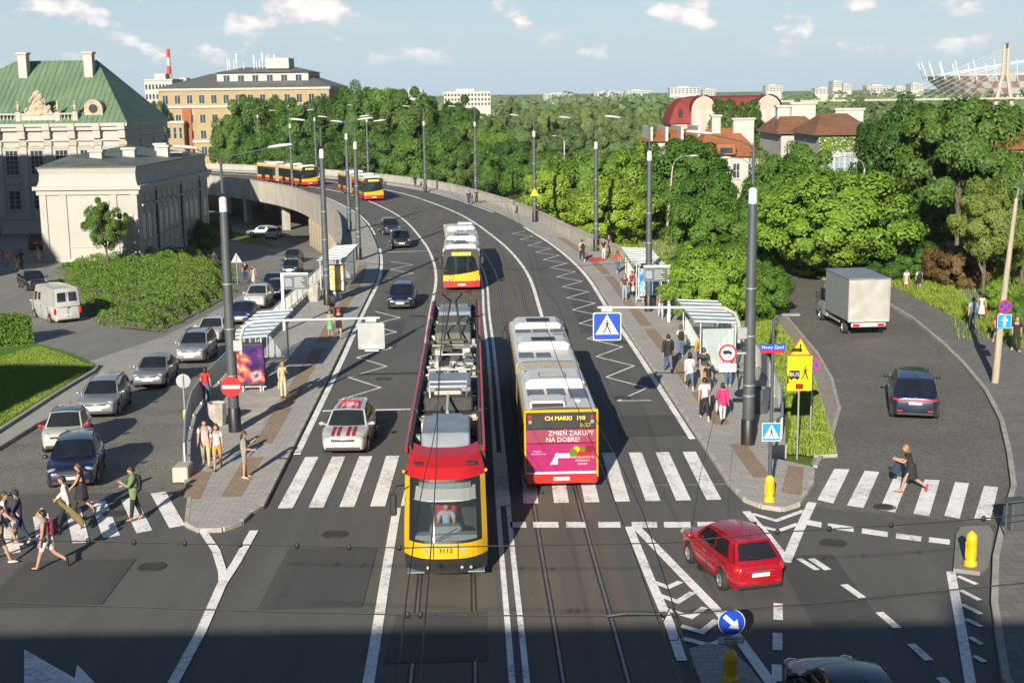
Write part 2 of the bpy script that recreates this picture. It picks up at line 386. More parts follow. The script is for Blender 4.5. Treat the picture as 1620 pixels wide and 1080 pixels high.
# ================================================================== THE SETTING
def ath(px, py, dz=0.):
    z = 0.
    for _ in range(12):
        p = at(px, py, z + dz); z = .5 * z + .5 * h(p.x, p.y)
    return at(px, py, z + dz)
def grow(a, b, st, far):
    v = [a + i * st for i in range(int((b - a) / st) + 1)]; d = st
    while v[-1] < far[1]: d *= 1.5; v.append(v[-1] + d)
    d = st
    while v[0] > far[0]: d *= 1.5; v.insert(0, v[0] - d)
    return v
gx = grow(-90, 60, 2., (-7000, 7000)); gy = grow(24, 300, 2., (-300, 9000))
b = MB(); b.grid(lambda u, v: (gx[int(round(u * (len(gx) - 1)))], gy[int(round(v * (len(gy) - 1)))], h(gx[int(round(u * (len(gx) - 1)))], gy[int(round(v * (len(gy) - 1)))]) - .1), len(gx) - 1, len(gy) - 1)
tag(b.build('ground', 'grass', smooth=60, fix=False), kind='structure')

road = drape('road', [(-80, .4), (11.2, .4), (60, .4), (60, 36), (15.3, 39.7), (18, 44.4), (-80, 44.4)], 0, 'asphalt', flat=True)
deck = ribbon('road_deck', 44.3, 300, lb, rb, -1.4, .003, 'asphalt')
for s in (-1, 1):
    ribbon('track_bed', 12, 298, s * 1.78 - 1.4, s * 1.78 + 1.4, 0, .007, 'asphalt_track', road).data
    for q in (-1, 1):
        d = s * 1.78 + q * .755
        ribbon('rail_groove', 12, 298, d - .085, d + .075, 0, .011, 'groove', road)
        ribbon('rail', 12, 298, d - .035, d + .035, 0, .016, 'rail', road)
# --- painted markings
ZM = .020
def strip(name, pts, wd, parent=road, z=ZM):
    "painted stroke along ground points"
    P = [Vector((p[0], p[1])) for p in pts]; L_ = []; R_ = []
    for i, p in enumerate(P):
        a = (P[min(i + 1, len(P) - 1)] - p); c = (p - P[max(i - 1, 0)])
        if a.length < 1e-6: a = c
        if c.length < 1e-6: c = a
        t = (a.normalized() + c.normalized()).normalized(); n = Vector((-t.y, t.x)); k = max(.45, n.dot(Vector((-a.y, a.x)).normalized()))
        L_.append(p + n * wd / 2 / k); R_.append(p - n * wd / 2 / k)
    strip.k += 1; z += (strip.k % 29) * .0006
    mb = MB(); mb.loft([[(*l, z), (*r, z)] for l, r in zip(L_, R_)], False, False); o = mb.build(name, 'marking', parent)
    if o.data.polygons[0].normal.z < 0: o.data.flip_normals()
    return o
strip.k = 0
def pstrip(name, px, wd): return strip(name, [at(*p) for p in px], wd)
def pquad(name, px, z=ZM):
    mb = MB(); mb.add([at(*p, z) for p in px], [tuple(range(len(px)))]); o = mb.build(name, 'marking', road)
    if o.data.polygons[0].normal.z < 0: o.data.flip_normals()
    return o
def dline(name, Y0, Y1, d, wd): return ribbon(name, Y0, Y1, d - wd / 2, d + wd / 2, 0, ZM, 'marking', road)
dline('edge_line', 49.3, 118, -7.72, .26); dline('edge_line', 50.4, 133, 7.62, .24)
dline('lane_line', 49.8, 290, -3.5, .2); dline('lane_line', 28, 42.3, -3.52, .27)
dline('lane_line', 50, 290, 3.38, .22)
for s in (-1, 1):
    dline('centre_line', 12, 42.2, s * .17, .15); dline('centre_line', 49, 122, s * .17, .15)
dline('centre_block', 42.3, 48.9, 0, .5)
dline('edge_line', 130, 290, -7.6, .16); dline('edge_line', 150, 290, 7.4, .16)
def zig(Y0, Y1, d0, d1, st, tail):
    pts = []; k = 0; Y = Y0
    while Y < Y1: pts.append(cp(Y, (d0, d1)[k % 2])); k += 1; Y += st
    strip('zigzag_line', pts, .11)
    if tail: strip('zigzag_line', [pts[0], cp(Y0, tail)], .11)
zig(58.2, 84, -7.0, -5.3, 2.45, None); zig(98, 109, -7.0, -5.2, 2.6, None)
zig(57, 131, 5.4, 7.05, 2.5, 6.9)
strip('stop_line', [cp(56.2, -7.5), cp(56.2, -3.7)], .22); strip('stop_line', [cp(56, -3.2), cp(56, -.4)], .16)
strip('stop_line', [cp(115, -7.6), cp(115, -3.6)], .25)
for k in range(15):
    x = -7.6 + 1.02 * k
    if abs(x + .4) < .55: continue
    y0, y1 = 42.3 + .02 * k, 48.6
    dx = -.0 if k > 8 else -.012 * 0
    strip('zebra_stripe', [(x + .0, y0), (x - .03, y1)], .5)
for q in ([(1293, 790), (1318, 796), (1344, 742), (1320, 741)], [(1340, 799), (1366, 803), (1391, 746), (1368, 744)], [(1391, 806), (1416, 810), (1438, 757), (1415, 752)],
          [(1445, 812), (1470, 816), (1487, 759), (1463, 758)], [(1494, 815), (1518, 820), (1533, 764), (1511, 762)], [(1541, 820), (1567, 822), (1579, 770), (1557, 768)],
          [(238, 780), (262, 777), (293, 830), (268, 835)], [(191, 790), (214, 785), (241, 838), (216, 843)], [(143, 793), (167, 791), (190, 846), (163, 851)],
          [(104, 808), (128, 804), (142, 857), (115, 859)], [(52, 817), (76, 811), (87, 866), (60, 867)], [(2, 828), (22, 824), (33, 873), (8, 876)]):
    pquad('zebra_stripe', q)
for a_, b_ in ((807, 832), (843, 883), (895, 926), (946, 981), (999, 1039), (1050, 1092), (1103, 1143), (1153, 1197)):
    pquad('yield_dash', [(a_, 825), (b_, 825), (b_ + 1, 834), (a_ + 1, 834)])
for x0, y0, x1, y1 in ((1275, 821, 1300, 826), (1310, 827, 1351, 833), (1364, 835, 1405, 841), (1418, 843, 1458, 848), (1470, 849, 1503, 853)):
    pquad('yield_dash', [(x0, y0), (x1, y1), (x1 - 1, y1 + 8), (x0 - 1, y0 + 8)])
pstrip('hatch_border', [(995, 834), (1030, 920), (1058, 985), (1079, 1046)], .26)
pstrip('hatch_border', [(1008, 836), (1075, 905), (1140, 972), (1222, 1085)], .28)
for q in ([(1035, 922), (1057, 930), (1077, 921)], [(1042, 942), (1072, 953), (1096, 938)], [(1050, 964), (1093, 977), (1115, 962)], [(1077, 991), (1110, 1001), (1134, 982)], [(1080, 1011), (1122, 1022), (1146, 1013)]):
    pstrip('hatch_chevron', q, .2)
pstrip('hatch_border', [(1180, 809), (1212, 845), (1243, 884)], .26); pstrip('hatch_border', [(1285, 795), (1264, 840), (1243, 890)], .3)
pstrip('hatch_chevron', [(1190, 813), (1228, 824), (1272, 808)], .2); pstrip('hatch_chevron', [(1206, 834), (1232, 840), (1262, 829)], .2)
pstrip('arrow_mark', [(1264, 884), (1293, 902)], .18); pstrip('arrow_mark', [(1283, 884), (1310, 902)], .22)
for a_, b_ in (((1335, 925), (1366, 947)), ((1391, 969), (1420, 994)), ((1441, 1019), (1470, 1045)), ((1487, 1072), (1512, 1095))): pstrip('lane_dash', [a_, b_], .22)
for a_, b_ in (((1231, 955), (1231, 981)), ((1230, 1002), (1230, 1029)), ((1229, 1052), (1229, 1078))): pstrip('lane_dash', [a_, b_], .24)
pstrip('hatch_border', [(1504, 905), (1517, 975), (1536, 1085)], .25)
for a_, b_ in (((1515, 912), (1545, 925)), ((1517, 933), (1550, 950)), ((1522, 957), (1552, 972)), ((1528, 980), (1553, 992)), ((1534, 1008), (1553, 1020)), ((1541, 1038), (1558, 1048))): pstrip('hatch_stroke', [a_, b_], .16)
pstrip('junction_line', [(402, 840), (374, 890), (351, 925), (318, 1000), (272, 1085)], .27); pstrip('junction_line', [(322, 842), (342, 872), (352, 905), (353, 925)], .25)
pquad('arrow_mark', [(38, 1026), (118, 1072), (122, 1050), (165, 1095), (38, 1090)])

# --- pavements (islands with the bus stops) and kerbs
def edge(fn, Y0, Y1, st=2.): return [cp(Y, fn(Y) if callable(fn) else fn) for Y in yrange(Y0, Y1, st)]
nl = [(-8.62, 41.6), (-8.75, 40.7), (-9.2, 40.05), (-9.9, 40.0), (-10.45, 40.6), (-11.0, 43.3)]
pl_ = nl + edge(lb, 46.3, 300) + edge(-8.05, 42.4, 300)[::-1]
pvl = drape('pavement_left', pl_, .14, 'paving', flat=True, thick=.14)
nr = [(7.62, 43.2), (7.7, 42.4), (8.1, 41.7), (8.7, 41.35), (9.3, 41.8), (10.3, 44.2), (10.75, 46)]
pr_ = nr + edge(rb, 47, 300) + edge(7.95, 43.6, 300)[::-1]
pvr = drape('pavement_right', pr_[::-1], .14, 'paving', flat=True, thick=.14)
def kerbs(name, pts, parent, z0=-.05, z1=.15, wd=.16, step=1.0):
    "row of kerb stones, each a piece of its own"
    P = [Vector(p) for p in pts]; mb = None; k = 0
    for a, c in zip(P, P[1:]):
        n = max(1, round((c - a).length / step))
        for i in range(n):
            p, q = a.lerp(c, i / n), a.lerp(c, (i + 1) / n); L_ = (q - p).length
            if k == 0 or abs(L_ - kerbs.L) > .03:
                mb = MB().bbox(.006, L_ - .006, -wd / 2, wd / 2, z0, z1, .02); o = mb.build('kerb_stone', 'kerb', parent); kerbs.me = o.data; kerbs.L = L_
            else: o = link('kerb_stone', kerbs.me, parent)
            o.location = (p.x, p.y, 0); o.rotation_euler = (0, 0, math.atan2(q.y - p.y, q.x - p.x)); k += 1
kerbs.L = 0
kerbs('k', [cp(Y, -8.0) for Y in (90, 75, 60, 50, 42.5)] + nl, pvl, step=1.4)
kerbs('k', [cp(Y, 7.9) for Y in (90, 75, 60, 50, 44)] + nr, pvr, step=1.4)
ribbon('kerb_line', 90, 300, -8.1, -7.92, -.05, .15, 'kerb', pvl); ribbon('kerb_line', 90, 300, 7.82, 8.0, -.05, .15, 'kerb', pvr)
def brown(pts, par):
    mb = MB(); mb.add([(x, y, .147) for x, y in pts], [tuple(range(len(pts)))]); o = mb.build('tactile_strip', 'paving_brown', par)
    if o.data.polygons[0].normal.z < 0: o.data.flip_normals()
for a_, b_ in ((43.5, 48.5), (50.5, 56.5), (57.2, 70), (72, 90), (92, 106)): brown(edge(-9.55, a_, b_) + edge(-8.85, a_, b_)[::-1], pvl)
for a_, b_ in ((44.5, 49), (52, 58), (58.8, 74), (75, 96), (97, 122)): brown(edge(8.8, a_, b_) + edge(9.45, a_, b_)[::-1], pvr)
brown([(-11.2, 43.2), (-10.6, 43.0), (-10.9, 46.3), (-11.6, 46.4)], pvl); brown([(9.6, 42.6), (9.0, 43.0), (9.9, 46.2), (10.4, 45.9)], pvr)
# slab panel let into the left pavement
mb = MB().box(-12.0, -10.4, 53.6, 58.4, .0, .15); mb.build('concrete_slab', 'concrete', pvl)

# --- repair patches, manholes and gullies let into the asphalt
M['asphalt_patch'] = asphalt('asphalt_patch', (.05, .05, .05), (.07, .069, .067)); M['iron'] = mat('iron', (.07, .06, .05), .55, .5, var=.3, scale=12, bump=.5, bscale=40)
for i, (x0, x1, y0, y1) in enumerate(((-7.2, -5.2, 51.2, 54.6), (-6.9, -4.1, 33.5, 38.4), (4.2, 6.9, 51, 54.5), (-7.5, -6.3, 70, 79), (3.9, 5.2, 74, 92), (7.6, 9.4, 32, 37.2), (-14.5, -11.2, 33.8, 37.6), (-6.4, -4.4, 103, 111), (-3.2, -.7, 30, 33.2))):
    mb = MB(); mb.add([(x0, y0, .0165 + .0003 * i), (x1, y0 + .1, .0165 + .0003 * i), (x1 - .05, y1, .0165 + .0003 * i), (x0 + .06, y1 - .08, .0165 + .0003 * i)], [(0, 1, 2, 3)]); mb.build('asphalt_patch', 'asphalt_patch', road)
for x, y, r_ in ((-5.6, 39.6, .34), (-10.6, 36.9, .34), (4.9, 57.8, .32), (9.6, 38.2, .34), (-6.2, 62.4, .32), (5.6, 36.2, .32), (5.9, 71, .32), (-13.2, 42.0, .32), (12.1, 41.6, .3)):
    m_ = MB().lathe([(r_ * 1.22, .012), (r_ * 1.22, .022), (r_ * 1.05, .024), (r_ * 1.04, .018), (r_, .018), (r_ * .98, .026), (.01, .026)], 20, (x, y, 0))
    m_.build('manhole_cover', 'iron', road)

# --- viaduct: parapets, abutment, columns
pw = tag(ribbon('parapet_wall', 113, 300, lambda Y: lb(Y) - .05, lambda Y: lb(Y) + .32, -1.9, 1.05, 'concrete'), 'pale concrete parapet curving along the left edge of the viaduct', 'parapet', kind='thing')
pw2 = tag(ribbon('parapet_wall', 101, 300, lambda Y: rb(Y) - .32, lambda Y: rb(Y) + .05, -4, 1.05, 'concrete'), 'pale concrete parapet along the right edge of the road with weeds', 'parapet', kind='thing')
ribbon('coping', 113, 300, lambda Y: lb(Y) - .1, lambda Y: lb(Y) + .37, 1.052, 1.14, 'concrete', pw); ribbon('coping', 101, 300, lambda Y: rb(Y) - .37, lambda Y: rb(Y) + .1, 1.052, 1.14, 'concrete', pw2)
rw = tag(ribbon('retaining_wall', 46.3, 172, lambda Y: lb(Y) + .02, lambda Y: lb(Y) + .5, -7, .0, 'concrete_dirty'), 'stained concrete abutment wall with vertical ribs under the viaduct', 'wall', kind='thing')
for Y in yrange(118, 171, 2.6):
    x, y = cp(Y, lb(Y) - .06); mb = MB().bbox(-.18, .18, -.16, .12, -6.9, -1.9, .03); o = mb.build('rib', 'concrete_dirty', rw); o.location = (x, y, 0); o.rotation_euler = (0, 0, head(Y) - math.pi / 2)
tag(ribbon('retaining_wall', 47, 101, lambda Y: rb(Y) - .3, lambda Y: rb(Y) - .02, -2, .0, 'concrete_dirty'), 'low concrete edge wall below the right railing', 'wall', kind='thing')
k = 0
for Y in (182, 196, 210, 224):
    for d in (-9, -3, 4, 9):
        x, y = cp(Y, d); o = MB().bbox(-.45, .45, -.6, .6, h(x, y) - .3, -1.4, .06).build('viaduct_column', 'concrete'); o.location = (x, y, 0); o.rotation_euler = (0, 0, head(Y) - math.pi / 2)
        tag(o, 'square concrete column under the viaduct deck', 'column', 'columns under the viaduct')
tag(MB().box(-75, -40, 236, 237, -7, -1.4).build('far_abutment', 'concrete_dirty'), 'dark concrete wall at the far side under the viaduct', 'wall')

# --- streets and pavements left
lk = [(-20.6, 44.2), (-20.6, 51), (-20.7, 56), (-20.1, 62), (-19.7, 66), (-19.2, 83), (-20.0, 110), (-20.8, 128), (-24, 150), (-34, 180), (-48, 205)]
ls = [(-80, 44.3)] + [(-80, 45.5), (-23, 46.3), (-21.4, 48)] + lk[1:] + [(-60, 240), (-20, 240)] + edge(lambda Y: lb(Y) + .2, 46.4, 172)[::-1] + [(-11.2, 46), (-10.9, 44.3)]
drape('street_left', ls, .0, 'cobble')
drape('street_under_viaduct', [(-60, 150), (-34, 172), (-18, 150), (-16, 126), (-20.5, 126), (-24, 150)], .02, 'asphalt_old')
drape('pavement_square', [(-110, 47)] + [(-24, 47.2), (-21.5, 49)] + lk[1:8] + [(-23, 140), (-30, 160), (-36, 175), (-110, 175)], .1, 'asphalt_old')
pks = drape('pavement_kerbside', [(-60, 47.2), (-24, 47.4), (-21.6, 49)] + [(x - .05, y) for x, y in lk[1:8]] + [(-22.6, 127), (-22.2, 100), (-22.4, 84), (-23.8, 74), (-26.5, 66), (-29, 60), (-36, 54), (-60, 50)], .13, 'paving')
mb = MB()
for a, c in zip(lk[1:8], lk[2:8]):
    n = int(math.hypot(c[0] - a[0], c[1] - a[1]) / 1.6) + 1; kk = [(a[0] + (c[0] - a[0]) * i / n, a[1] + (c[1] - a[1]) * i / n) for i in range(n + 1)]
    mb.loft([[(x - .1, y, h(x, y) + .16), (x + .06, y, h(x, y) + .15), (x + .06, y, h(x, y) - .1), (x - .1, y, h(x, y) - .1)] for x, y in kk])
mb.build('kerb_line', 'kerb', pks)
lawn = drape('lawn_left', [ath(*p)[:2] for p in ((-60, 590), (0, 556), (60, 548), (110, 562), (155, 583), (148, 592), (90, 627), (0, 686), (-60, 725))], .2, 'lawn', step=1.5)
lw = [ath(*p) for p in ((155, 583), (148, 592), (90, 627), (0, 686), (-60, 725))]
mb = MB().loft([[(p.x - .05, p.y, p.z + .26), (p.x + .12, p.y, p.z + .26), (p.x + .12, p.y, p.z - .05), (p.x - .05, p.y, p.z - .05)] for p in lw]); mb.build('lawn_kerb', 'kerb', lawn)
bedpx = ((92, 425), (150, 408), (240, 405), (340, 398), (362, 425), (365, 470), (300, 505), (250, 528), (190, 522), (140, 502), (120, 470))
bed = [ath(*p) for p in bedpx]
drape('shrub_bed', [p[:2] for p in bed], .18, 'earth', step=1.5)

# --- right side: cobbled street, verge, pavements, path
ri = [(10.9, 46.3), (12.4, 50.2), (13.9, 55), (15.0, 61), (15.7, 67), (16.5, 79), (17.1, 95), (16.6, 104), (14, 118)]
ro = [(15.3, 39.7), (17, 43.4), (18.4, 47.6), (19.9, 52.5), (21.2, 58), (22.2, 64), (22.9, 69.5), (23.6, 77), (23.7, 83), (22.9, 92), (21.3, 98.5), (19.1, 105), (16, 120)]
drape('street_right', [(9.4, 41.9), (15.3, 39.6)] + ro[1:] + ri[::-1] + [(10.3, 44.2)], .004, 'cobble_right')
gr = [(11.15, 47.6), (12.0, 47.7), (12.6, 51), (13.3, 55.5), (14.2, 61), (14.9, 67), (15.6, 79), (16.2, 95), (15.6, 104), (13, 118)]
sv = drape('setts_strip', ri + gr[::-1] + [(10.8, 46.6)], .05, 'paving_beige')
drape('grass_verge', gr + [(8, 118)] + [(x + .1, y) for x, y in edge(rb, 48, 110)[::-1]], .09, 'grass')
def hstrip(name, pts, wd, zo, hh, m, parent):
    mb = MB(); rings = []
    for i, (x, y) in enumerate(pts):
        a = pts[max(0, i - 1)]; c = pts[min(len(pts) - 1, i + 1)]; t = Vector((c[0] - a[0], c[1] - a[1])).normalized(); n = Vector((-t.y, t.x)) * wd / 2; z = h(x, y) + zo
        rings.append([(x - n.x, y - n.y, z + hh), (x + n.x, y + n.y, z + hh), (x + n.x, y + n.y, z - .1), (x - n.x, y - n.y, z - .1)])
    mb.loft(rings); return mb.build(name, m, parent)
M['paving_right'] = paving('paving_right', (.15, .146, .138), (.19, .185, .174), (.5, .5))
hstrip('kerb_line', ri, .16, 0, .1, 'kerb', sv); hstrip('verge_kerb', gr, .1, 0, .13, 'kerb', sv)
po = drape('pavement_outer', [(11.2, .6), (11.25, 28.5), (12.6, 33), (13.9, 36.5)] + ro + [(18, 122), (23, 108), (25.2, 98), (26.0, 88), (26.0, 78), (26.5, 70), (29, 60), (40, 52), (60, 48), (60, .6)], .14, 'paving_right')
hstrip('kerb_line', [(11.2, 20), (11.25, 28.5), (12.6, 33), (13.9, 36.5)] + ro, .18, 0, .16, 'kerb', po)
drape('foot_path', [(25, 60), (28, 62), (29.5, 78), (33, 95), (40, 120), (38.5, 121), (31, 96), (27.5, 78), (25.8, 66)], .16, 'asphalt_old')
drape('foot_path', [ath(*p)[:2] for p in ((1030, 398), (1085, 408), (1100, 398), (1060, 385), (1000, 372), (985, 376))], .12, 'paving_beige')
isl = drape('refuge_island', [at(*p)[:2] for p in ((1508, 905), (1512, 850), (1520, 838), (1565, 836), (1572, 850), (1565, 895), (1550, 910))], .12, 'asphalt_old', flat=True, thick=.12)
isl2 = drape('refuge_island', [at(*p)[:2] for p in ((1090, 1032), (1120, 1024), (1150, 1028), (1185, 1060), (1230, 1120), (1130, 1140))], .12, 'paving', flat=True, thick=.12)
drape('side_road', [(8, 205), (60, 196), (120, 190), (120, 196), (60, 202), (-2, 213)], .15, 'paving_beige')

# --- behind the camera: terrace over the tunnel mouth and the houses on the square
tp = thing('tunnel_portal', 'stone tunnel mouth and terrace wall below the viewpoint', 'terrace wall', (0, 0, 0))
MB().box(-70, -9.5, -60, .25, -.2, 11.6).box(9.5, 70, -60, .25, -.2, 11.6).box(-9.5, 9.5, -60, .25, 6.6, 11.6).build('wall', 'stone', tp)
MB().box(-70, 70, -.12, .3, 11.6, 12.9).build('parapet', 'stone', tp)
M['footway'] = asphalt('footway', (.1, .098, .093), (.14, .136, .128))
M['plaster'] = mat('plaster', (.36, .3, .2), .85, var=.1); M['rooftile'] = mat('rooftile', (.3, .1, .05), .8, var=.2)
def bhouse(x0, x1, y0, y1, ze, zr, lab):
    t = thing('town_house', lab, 'house', ((x0 + x1) / 2, (y0 + y1) / 2, 11.6)); a, c = (x1 - x0) / 2, (y1 - y0) / 2
    MB().box(-a, a, -c, c, 0, ze - 11.6).build('wall', 'plaster', t)
    mb = MB(); mb.add([(-a - .3, -c - .3, ze - 11.6), (a + .3, -c - .3, ze - 11.6), (a + .3, c + .3, ze - 11.6), (-a - .3, c + .3, ze - 11.6), (-a * .8, 0, zr - 11.6), (a * .8, 0, zr - 11.6)], [(0, 1, 5, 4), (1, 2, 5), (2, 3, 4, 5), (3, 0, 4), (3, 2, 1, 0)]); mb.build('roof', 'rooftile', t)
    MB().box(-a * .5, -a * .5 + .8, -.4, .4, zr - 13, zr - 10.4).build('chimney', 'plaster', t)
bhouse(-60, -36, -60, -38, 24, 31.4, 'tall plastered house on the square behind the viewpoint, left'); bhouse(-34, -18, -52, -36, 21, 28.6, 'narrow plastered house on the square behind the viewpoint, middle'); bhouse(-16, 16, -56, -40, 25, 31.8, 'broad plastered house on the square behind the viewpoint, right')

# ================================================================== VEHICLES
def paintm(name, col, metal=.0, rough=.32): M[name] = mat(name, col, rough, metal, var=.04, scale=1.2, spec=.5, coat=.8); return name
for nm_, c_, mt_ in (('paint_white', (.36, .36, .355), 0), ('paint_silver', (.27, .285, .3), .5), ('paint_grey', (.2, .215, .24), .5), ('paint_navy', (.009, .014, .042), .3), ('paint_black', (.012, .013, .016), .2),
                     ('paint_blue', (.016, .032, .08), .4), ('paint_red', (.3, .005, .014), .15), ('paint_maroon', (.2, .012, .018), .3), ('paint_dark', (.03, .035, .045), .4), ('paint_cream', (.35, .345, .32), 0)): paintm(nm_, c_, mt_)
M['rim'] = mat('rim', (.5, .5, .51), .3, .85, var=.1); M['chrome'] = mat('chrome', (.7, .7, .7), .15, .95, var=.03)
M['headlamp'] = mat('headlamp', (.3, .31, .33), .1, .2, var=.1, coat=1.); M['taillamp'] = mat('taillamp', (.55, .01, .012), .2, 0, var=.15, coat=.6); M['amber'] = mat('amber', (.95, .3, .02), .3)
M['plate'] = mat('plate', (.5, .5, .47), .45, var=.03); M['trim'] = mat('trim', (.02, .02, .021), .55, var=.2); M['seat_cloth'] = mat('seat_cloth', (.05, .05, .055), .9, var=.2)
M['glass_car'] = mat('glass_car', (.01, .014, .018), .04, var=.35, scale=1.1, spec=1., alpha=.86)
def lp(a, b, t): return a + (b - a) * t
def ell(mb, c, r, nu=10, nv=6, rot=None):
    rings = []
    for j in range(nv + 1):
        th = -math.pi / 2 + math.pi * j / nv; q = max(.02, math.cos(th)); ring = []
        for i in range(nu):
            p = Vector((r[0] * q * math.cos(2 * math.pi * i / nu), r[1] * q * math.sin(2 * math.pi * i / nu), r[2] * math.sin(th)))
            if rot: p = rot @ p
            ring.append(tuple(p + Vector(c)))
        rings.append(ring)
    return mb.loft(rings)
WHL = {}
def wheel(parent, x, y, r, wd=.2):
    "wheel part with a tyre and a rim as sub-parts; meshes are shared"
    k = (round(r, 2), wd)
    side = 1 if y > 0 else -1
    if k not in WHL:
        R90 = Matrix.Rotation(-math.pi / 2, 4, 'X')
        t = MB().lathe([(r * .62, -wd / 2), (r * .9, -wd / 2), (r, -wd / 2 + .04), (r, wd / 2 - .04), (r * .9, wd / 2), (r * .62, wd / 2), (r * .6, 0), (r * .62, -wd / 2)], 22).xf(R90).build('tyre', 'rubber', None, 40)
        mb = MB().lathe([(.01, .02), (r * .6, .02), (r * .63, wd / 2 - .005), (r * .57, wd / 2 - .005), (r * .54, wd / 2 - .06), (.01, wd / 2 - .07)], 20)
        for q in range(5):
            a = 2 * math.pi * q / 5; m4 = Matrix.Rotation(a, 4, 'Z'); mb.box(.0, r * .58, -.035, .035, wd / 2 - .07, wd / 2 - .02, 0, m4)
        mb.lathe([(.07, wd / 2 - .03), (.05, wd / 2 - .01), (.005, wd / 2 - .005)], 10)
        ri_ = mb.xf(R90).build('rim', 'rim', None, 35)
        WHL[k] = (t.data, ri_.data); bpy.data.objects.remove(t); bpy.data.objects.remove(ri_)
        hub = MB().lathe([(r * .3, -.02), (r * .3, .02)], 8).xf(R90).build('wheel', 'trim'); WHL[k] += (hub.data,); bpy.data.objects.remove(hub)
    wo = link('wheel', WHL[k][2], parent); wo.location = (x, y, r)
    if side < 0: wo.rotation_euler = (0, 0, math.pi)
    link('tyre', WHL[k][0], wo); link('rim', WHL[k][1], wo); return wo
def car(name, label, cat, paint, L=4.3, W=1.78, H=1.48, kind='hatch', group=None, roof=None, r=.315, mirror=None, plate=True, hoodz=None, rails=False, lamps=True, stripes=False, wscale=1.):
    t = thing(name, label, cat, group=group); a = L / 2; hw0 = W / 2
    cow = H * .635; belt = H * .635; hz = hoodz or H * .56
    if kind == 'hatch': xw0, xw1, xr0, xr1, dk = a - 1.05 - .02 * L, a - 1.8, -a + .62, -a + .16, belt
    elif kind == 'wagon': xw0, xw1, xr0, xr1, dk = a - 1.15, a - 1.95, -a + .5, -a + .14, belt
    elif kind == 'sedan': xw0, xw1, xr0, xr1, dk = a - 1.22, a - 1.95, -a + 1.3, -a + .68, H * .66
    elif kind == 'suv': xw0, xw1, xr0, xr1, dk = a - 1.25, a - 1.98, -a + .75, -a + .2, belt; hz = H * .60
    elif kind == 'mini': xw0, xw1, xr0, xr1, dk = a - .78, a - 1.42, -a + .55, -a + .12, belt; hz = H * .58
    elif kind == 'van': xw0, xw1, xr0, xr1, dk = a - .72, a - 1.38, -a + .12, -a + .03, H * .5; belt = cow = H * .49; hz = H * .44
    fx, rx = a - .84, -a + (.82 if kind != 'sedan' else .95)
    if kind == 'mini': fx, rx = a - .66, -a + .6
    if kind == 'van': fx, rx = a - .9, -a + 1.1
    ztop = [(-a, dk - .16), (-a + .06, dk - .05), (min(xr1, -a + .2), dk), (xr1 + .1, dk), (xw0 - .3, belt), (xw0, cow), (xw0 + .15, cow - .03), (a - .45, hz + .03), (a - .14, hz - .05), (a - .03, hz - .14), (a, hz - .2)]
    R = r + .055
    xs = sorted(set([-a, -a + .03, -a + .1, -a + .22, a - .45, a - .25, a - .12, a - .04, a] + [rx + R * math.cos(math.pi * i / 8) for i in range(9)] + [fx + R * math.cos(math.pi * i / 8) for i in range(9)] + [lp(rx + R, fx - R, i / 7) for i in range(8)]))
    rings = []
    for x in xs:
        e = abs(x) / a; hw = hw0 * (1 - (.17 if x > 0 or kind in ('van', 'suv') else .24) * e ** (7 if x > 0 else 6) - .03 * e ** 2); zt = lerpk(x, ztop)
        zb = .19 + .09 * e ** 8
        for wx in (fx, rx):
            if abs(x - wx) <= R: zb = max(zb, r + math.sqrt(max(0, R * R - (x - wx) ** 2)) - .0)
        if abs(x) > a - .01: hw *= .95; zb += .07
        zs = max(zt, zb + .1); q = [(.9, 0), (.975, .16), (1., .5), (.985, .78), (.94, .94), (.86, 1.0)]
        half = [(hw * u, zb + (zs - zb) * v) for u, v in q]; cr = .035 if x < xw0 + .2 else .045
        half += [(hw * .5, zs + cr * .8), (0, zs + cr)]
        rings.append([(x, y, z) for y, z in half] + [(x, -y, z) for y, z in half[-2::-1]])
    MB().loft(rings).build('body', paint, t, 38)
    # greenhouse
    wb, wt = hw0 * .9, hw0 * (.7 if kind != 'van' else .82); zt = H - .05; zt2 = H - (.08 if kind in ('hatch', 'mini', 'sedan') else .06)
    if kind == 'van': zt2 = zt
    kb, kt = (.9, .84) if kind in ('hatch', 'mini') else (.97, .97)
    Fp = lambda s, q: (lp(xw0, xw1, q) + .14 * (1 - s * s) * (1 - .5 * q), s * lp(wb, wt, q), lp(cow - .02, zt, q) + .05 * (1 - s * s) * q)
    Bp = lambda s, q: (lp(xr1, xr0, q) - .11 * (1 - s * s) * (1 - .3 * q), s * lp(wb * kb, wt * kt, q), lp(dk - .02, zt2, q) + .05 * (1 - s * s) * q)
    def Sp(u, q, sg, o=0.):
        x = lp(lp(xr1, xw0, u), lp(xr0, xw1, u), q); ww = lp(lp(wb * kb, wb, min(1, u * 2.2)), lp(wt * kt, wt, min(1, u * 2.2)), q) + .03 * math.sin(math.pi * q) + o
        return (x, sg * ww, lp(lp(dk - .02, cow - .02, u), lp(zt2, zt, u) + .05 * math.sin(math.pi * u) * q, q))
    def Rp(u, s):
        x0 = Bp(s, 1); x1 = Fp(s, 1); z = lp(x0[2], x1[2], u) + .05 * math.sin(math.pi * u); return (lp(x0[0], x1[0], u), lp(x0[1], x1[1], u), z)
    mb = MB(); mb.grid(lambda u, v: Fp(2 * u - 1, v), 8, 4); mb.grid(lambda u, v: Bp(2 * u - 1, v), 8, 4)
    for sg in (-1, 1): mb.grid(lambda u, v: Sp(u, v, sg), 8, 5)
    mb.build('cabin', paint if kind != 'sedan' or True else paint, t, 35, fix=False)
    MB().grid(lambda u, v: Rp(u, 2 * v - 1), 8, 8).build('roof', roof or paint, t, 35, fix=False)
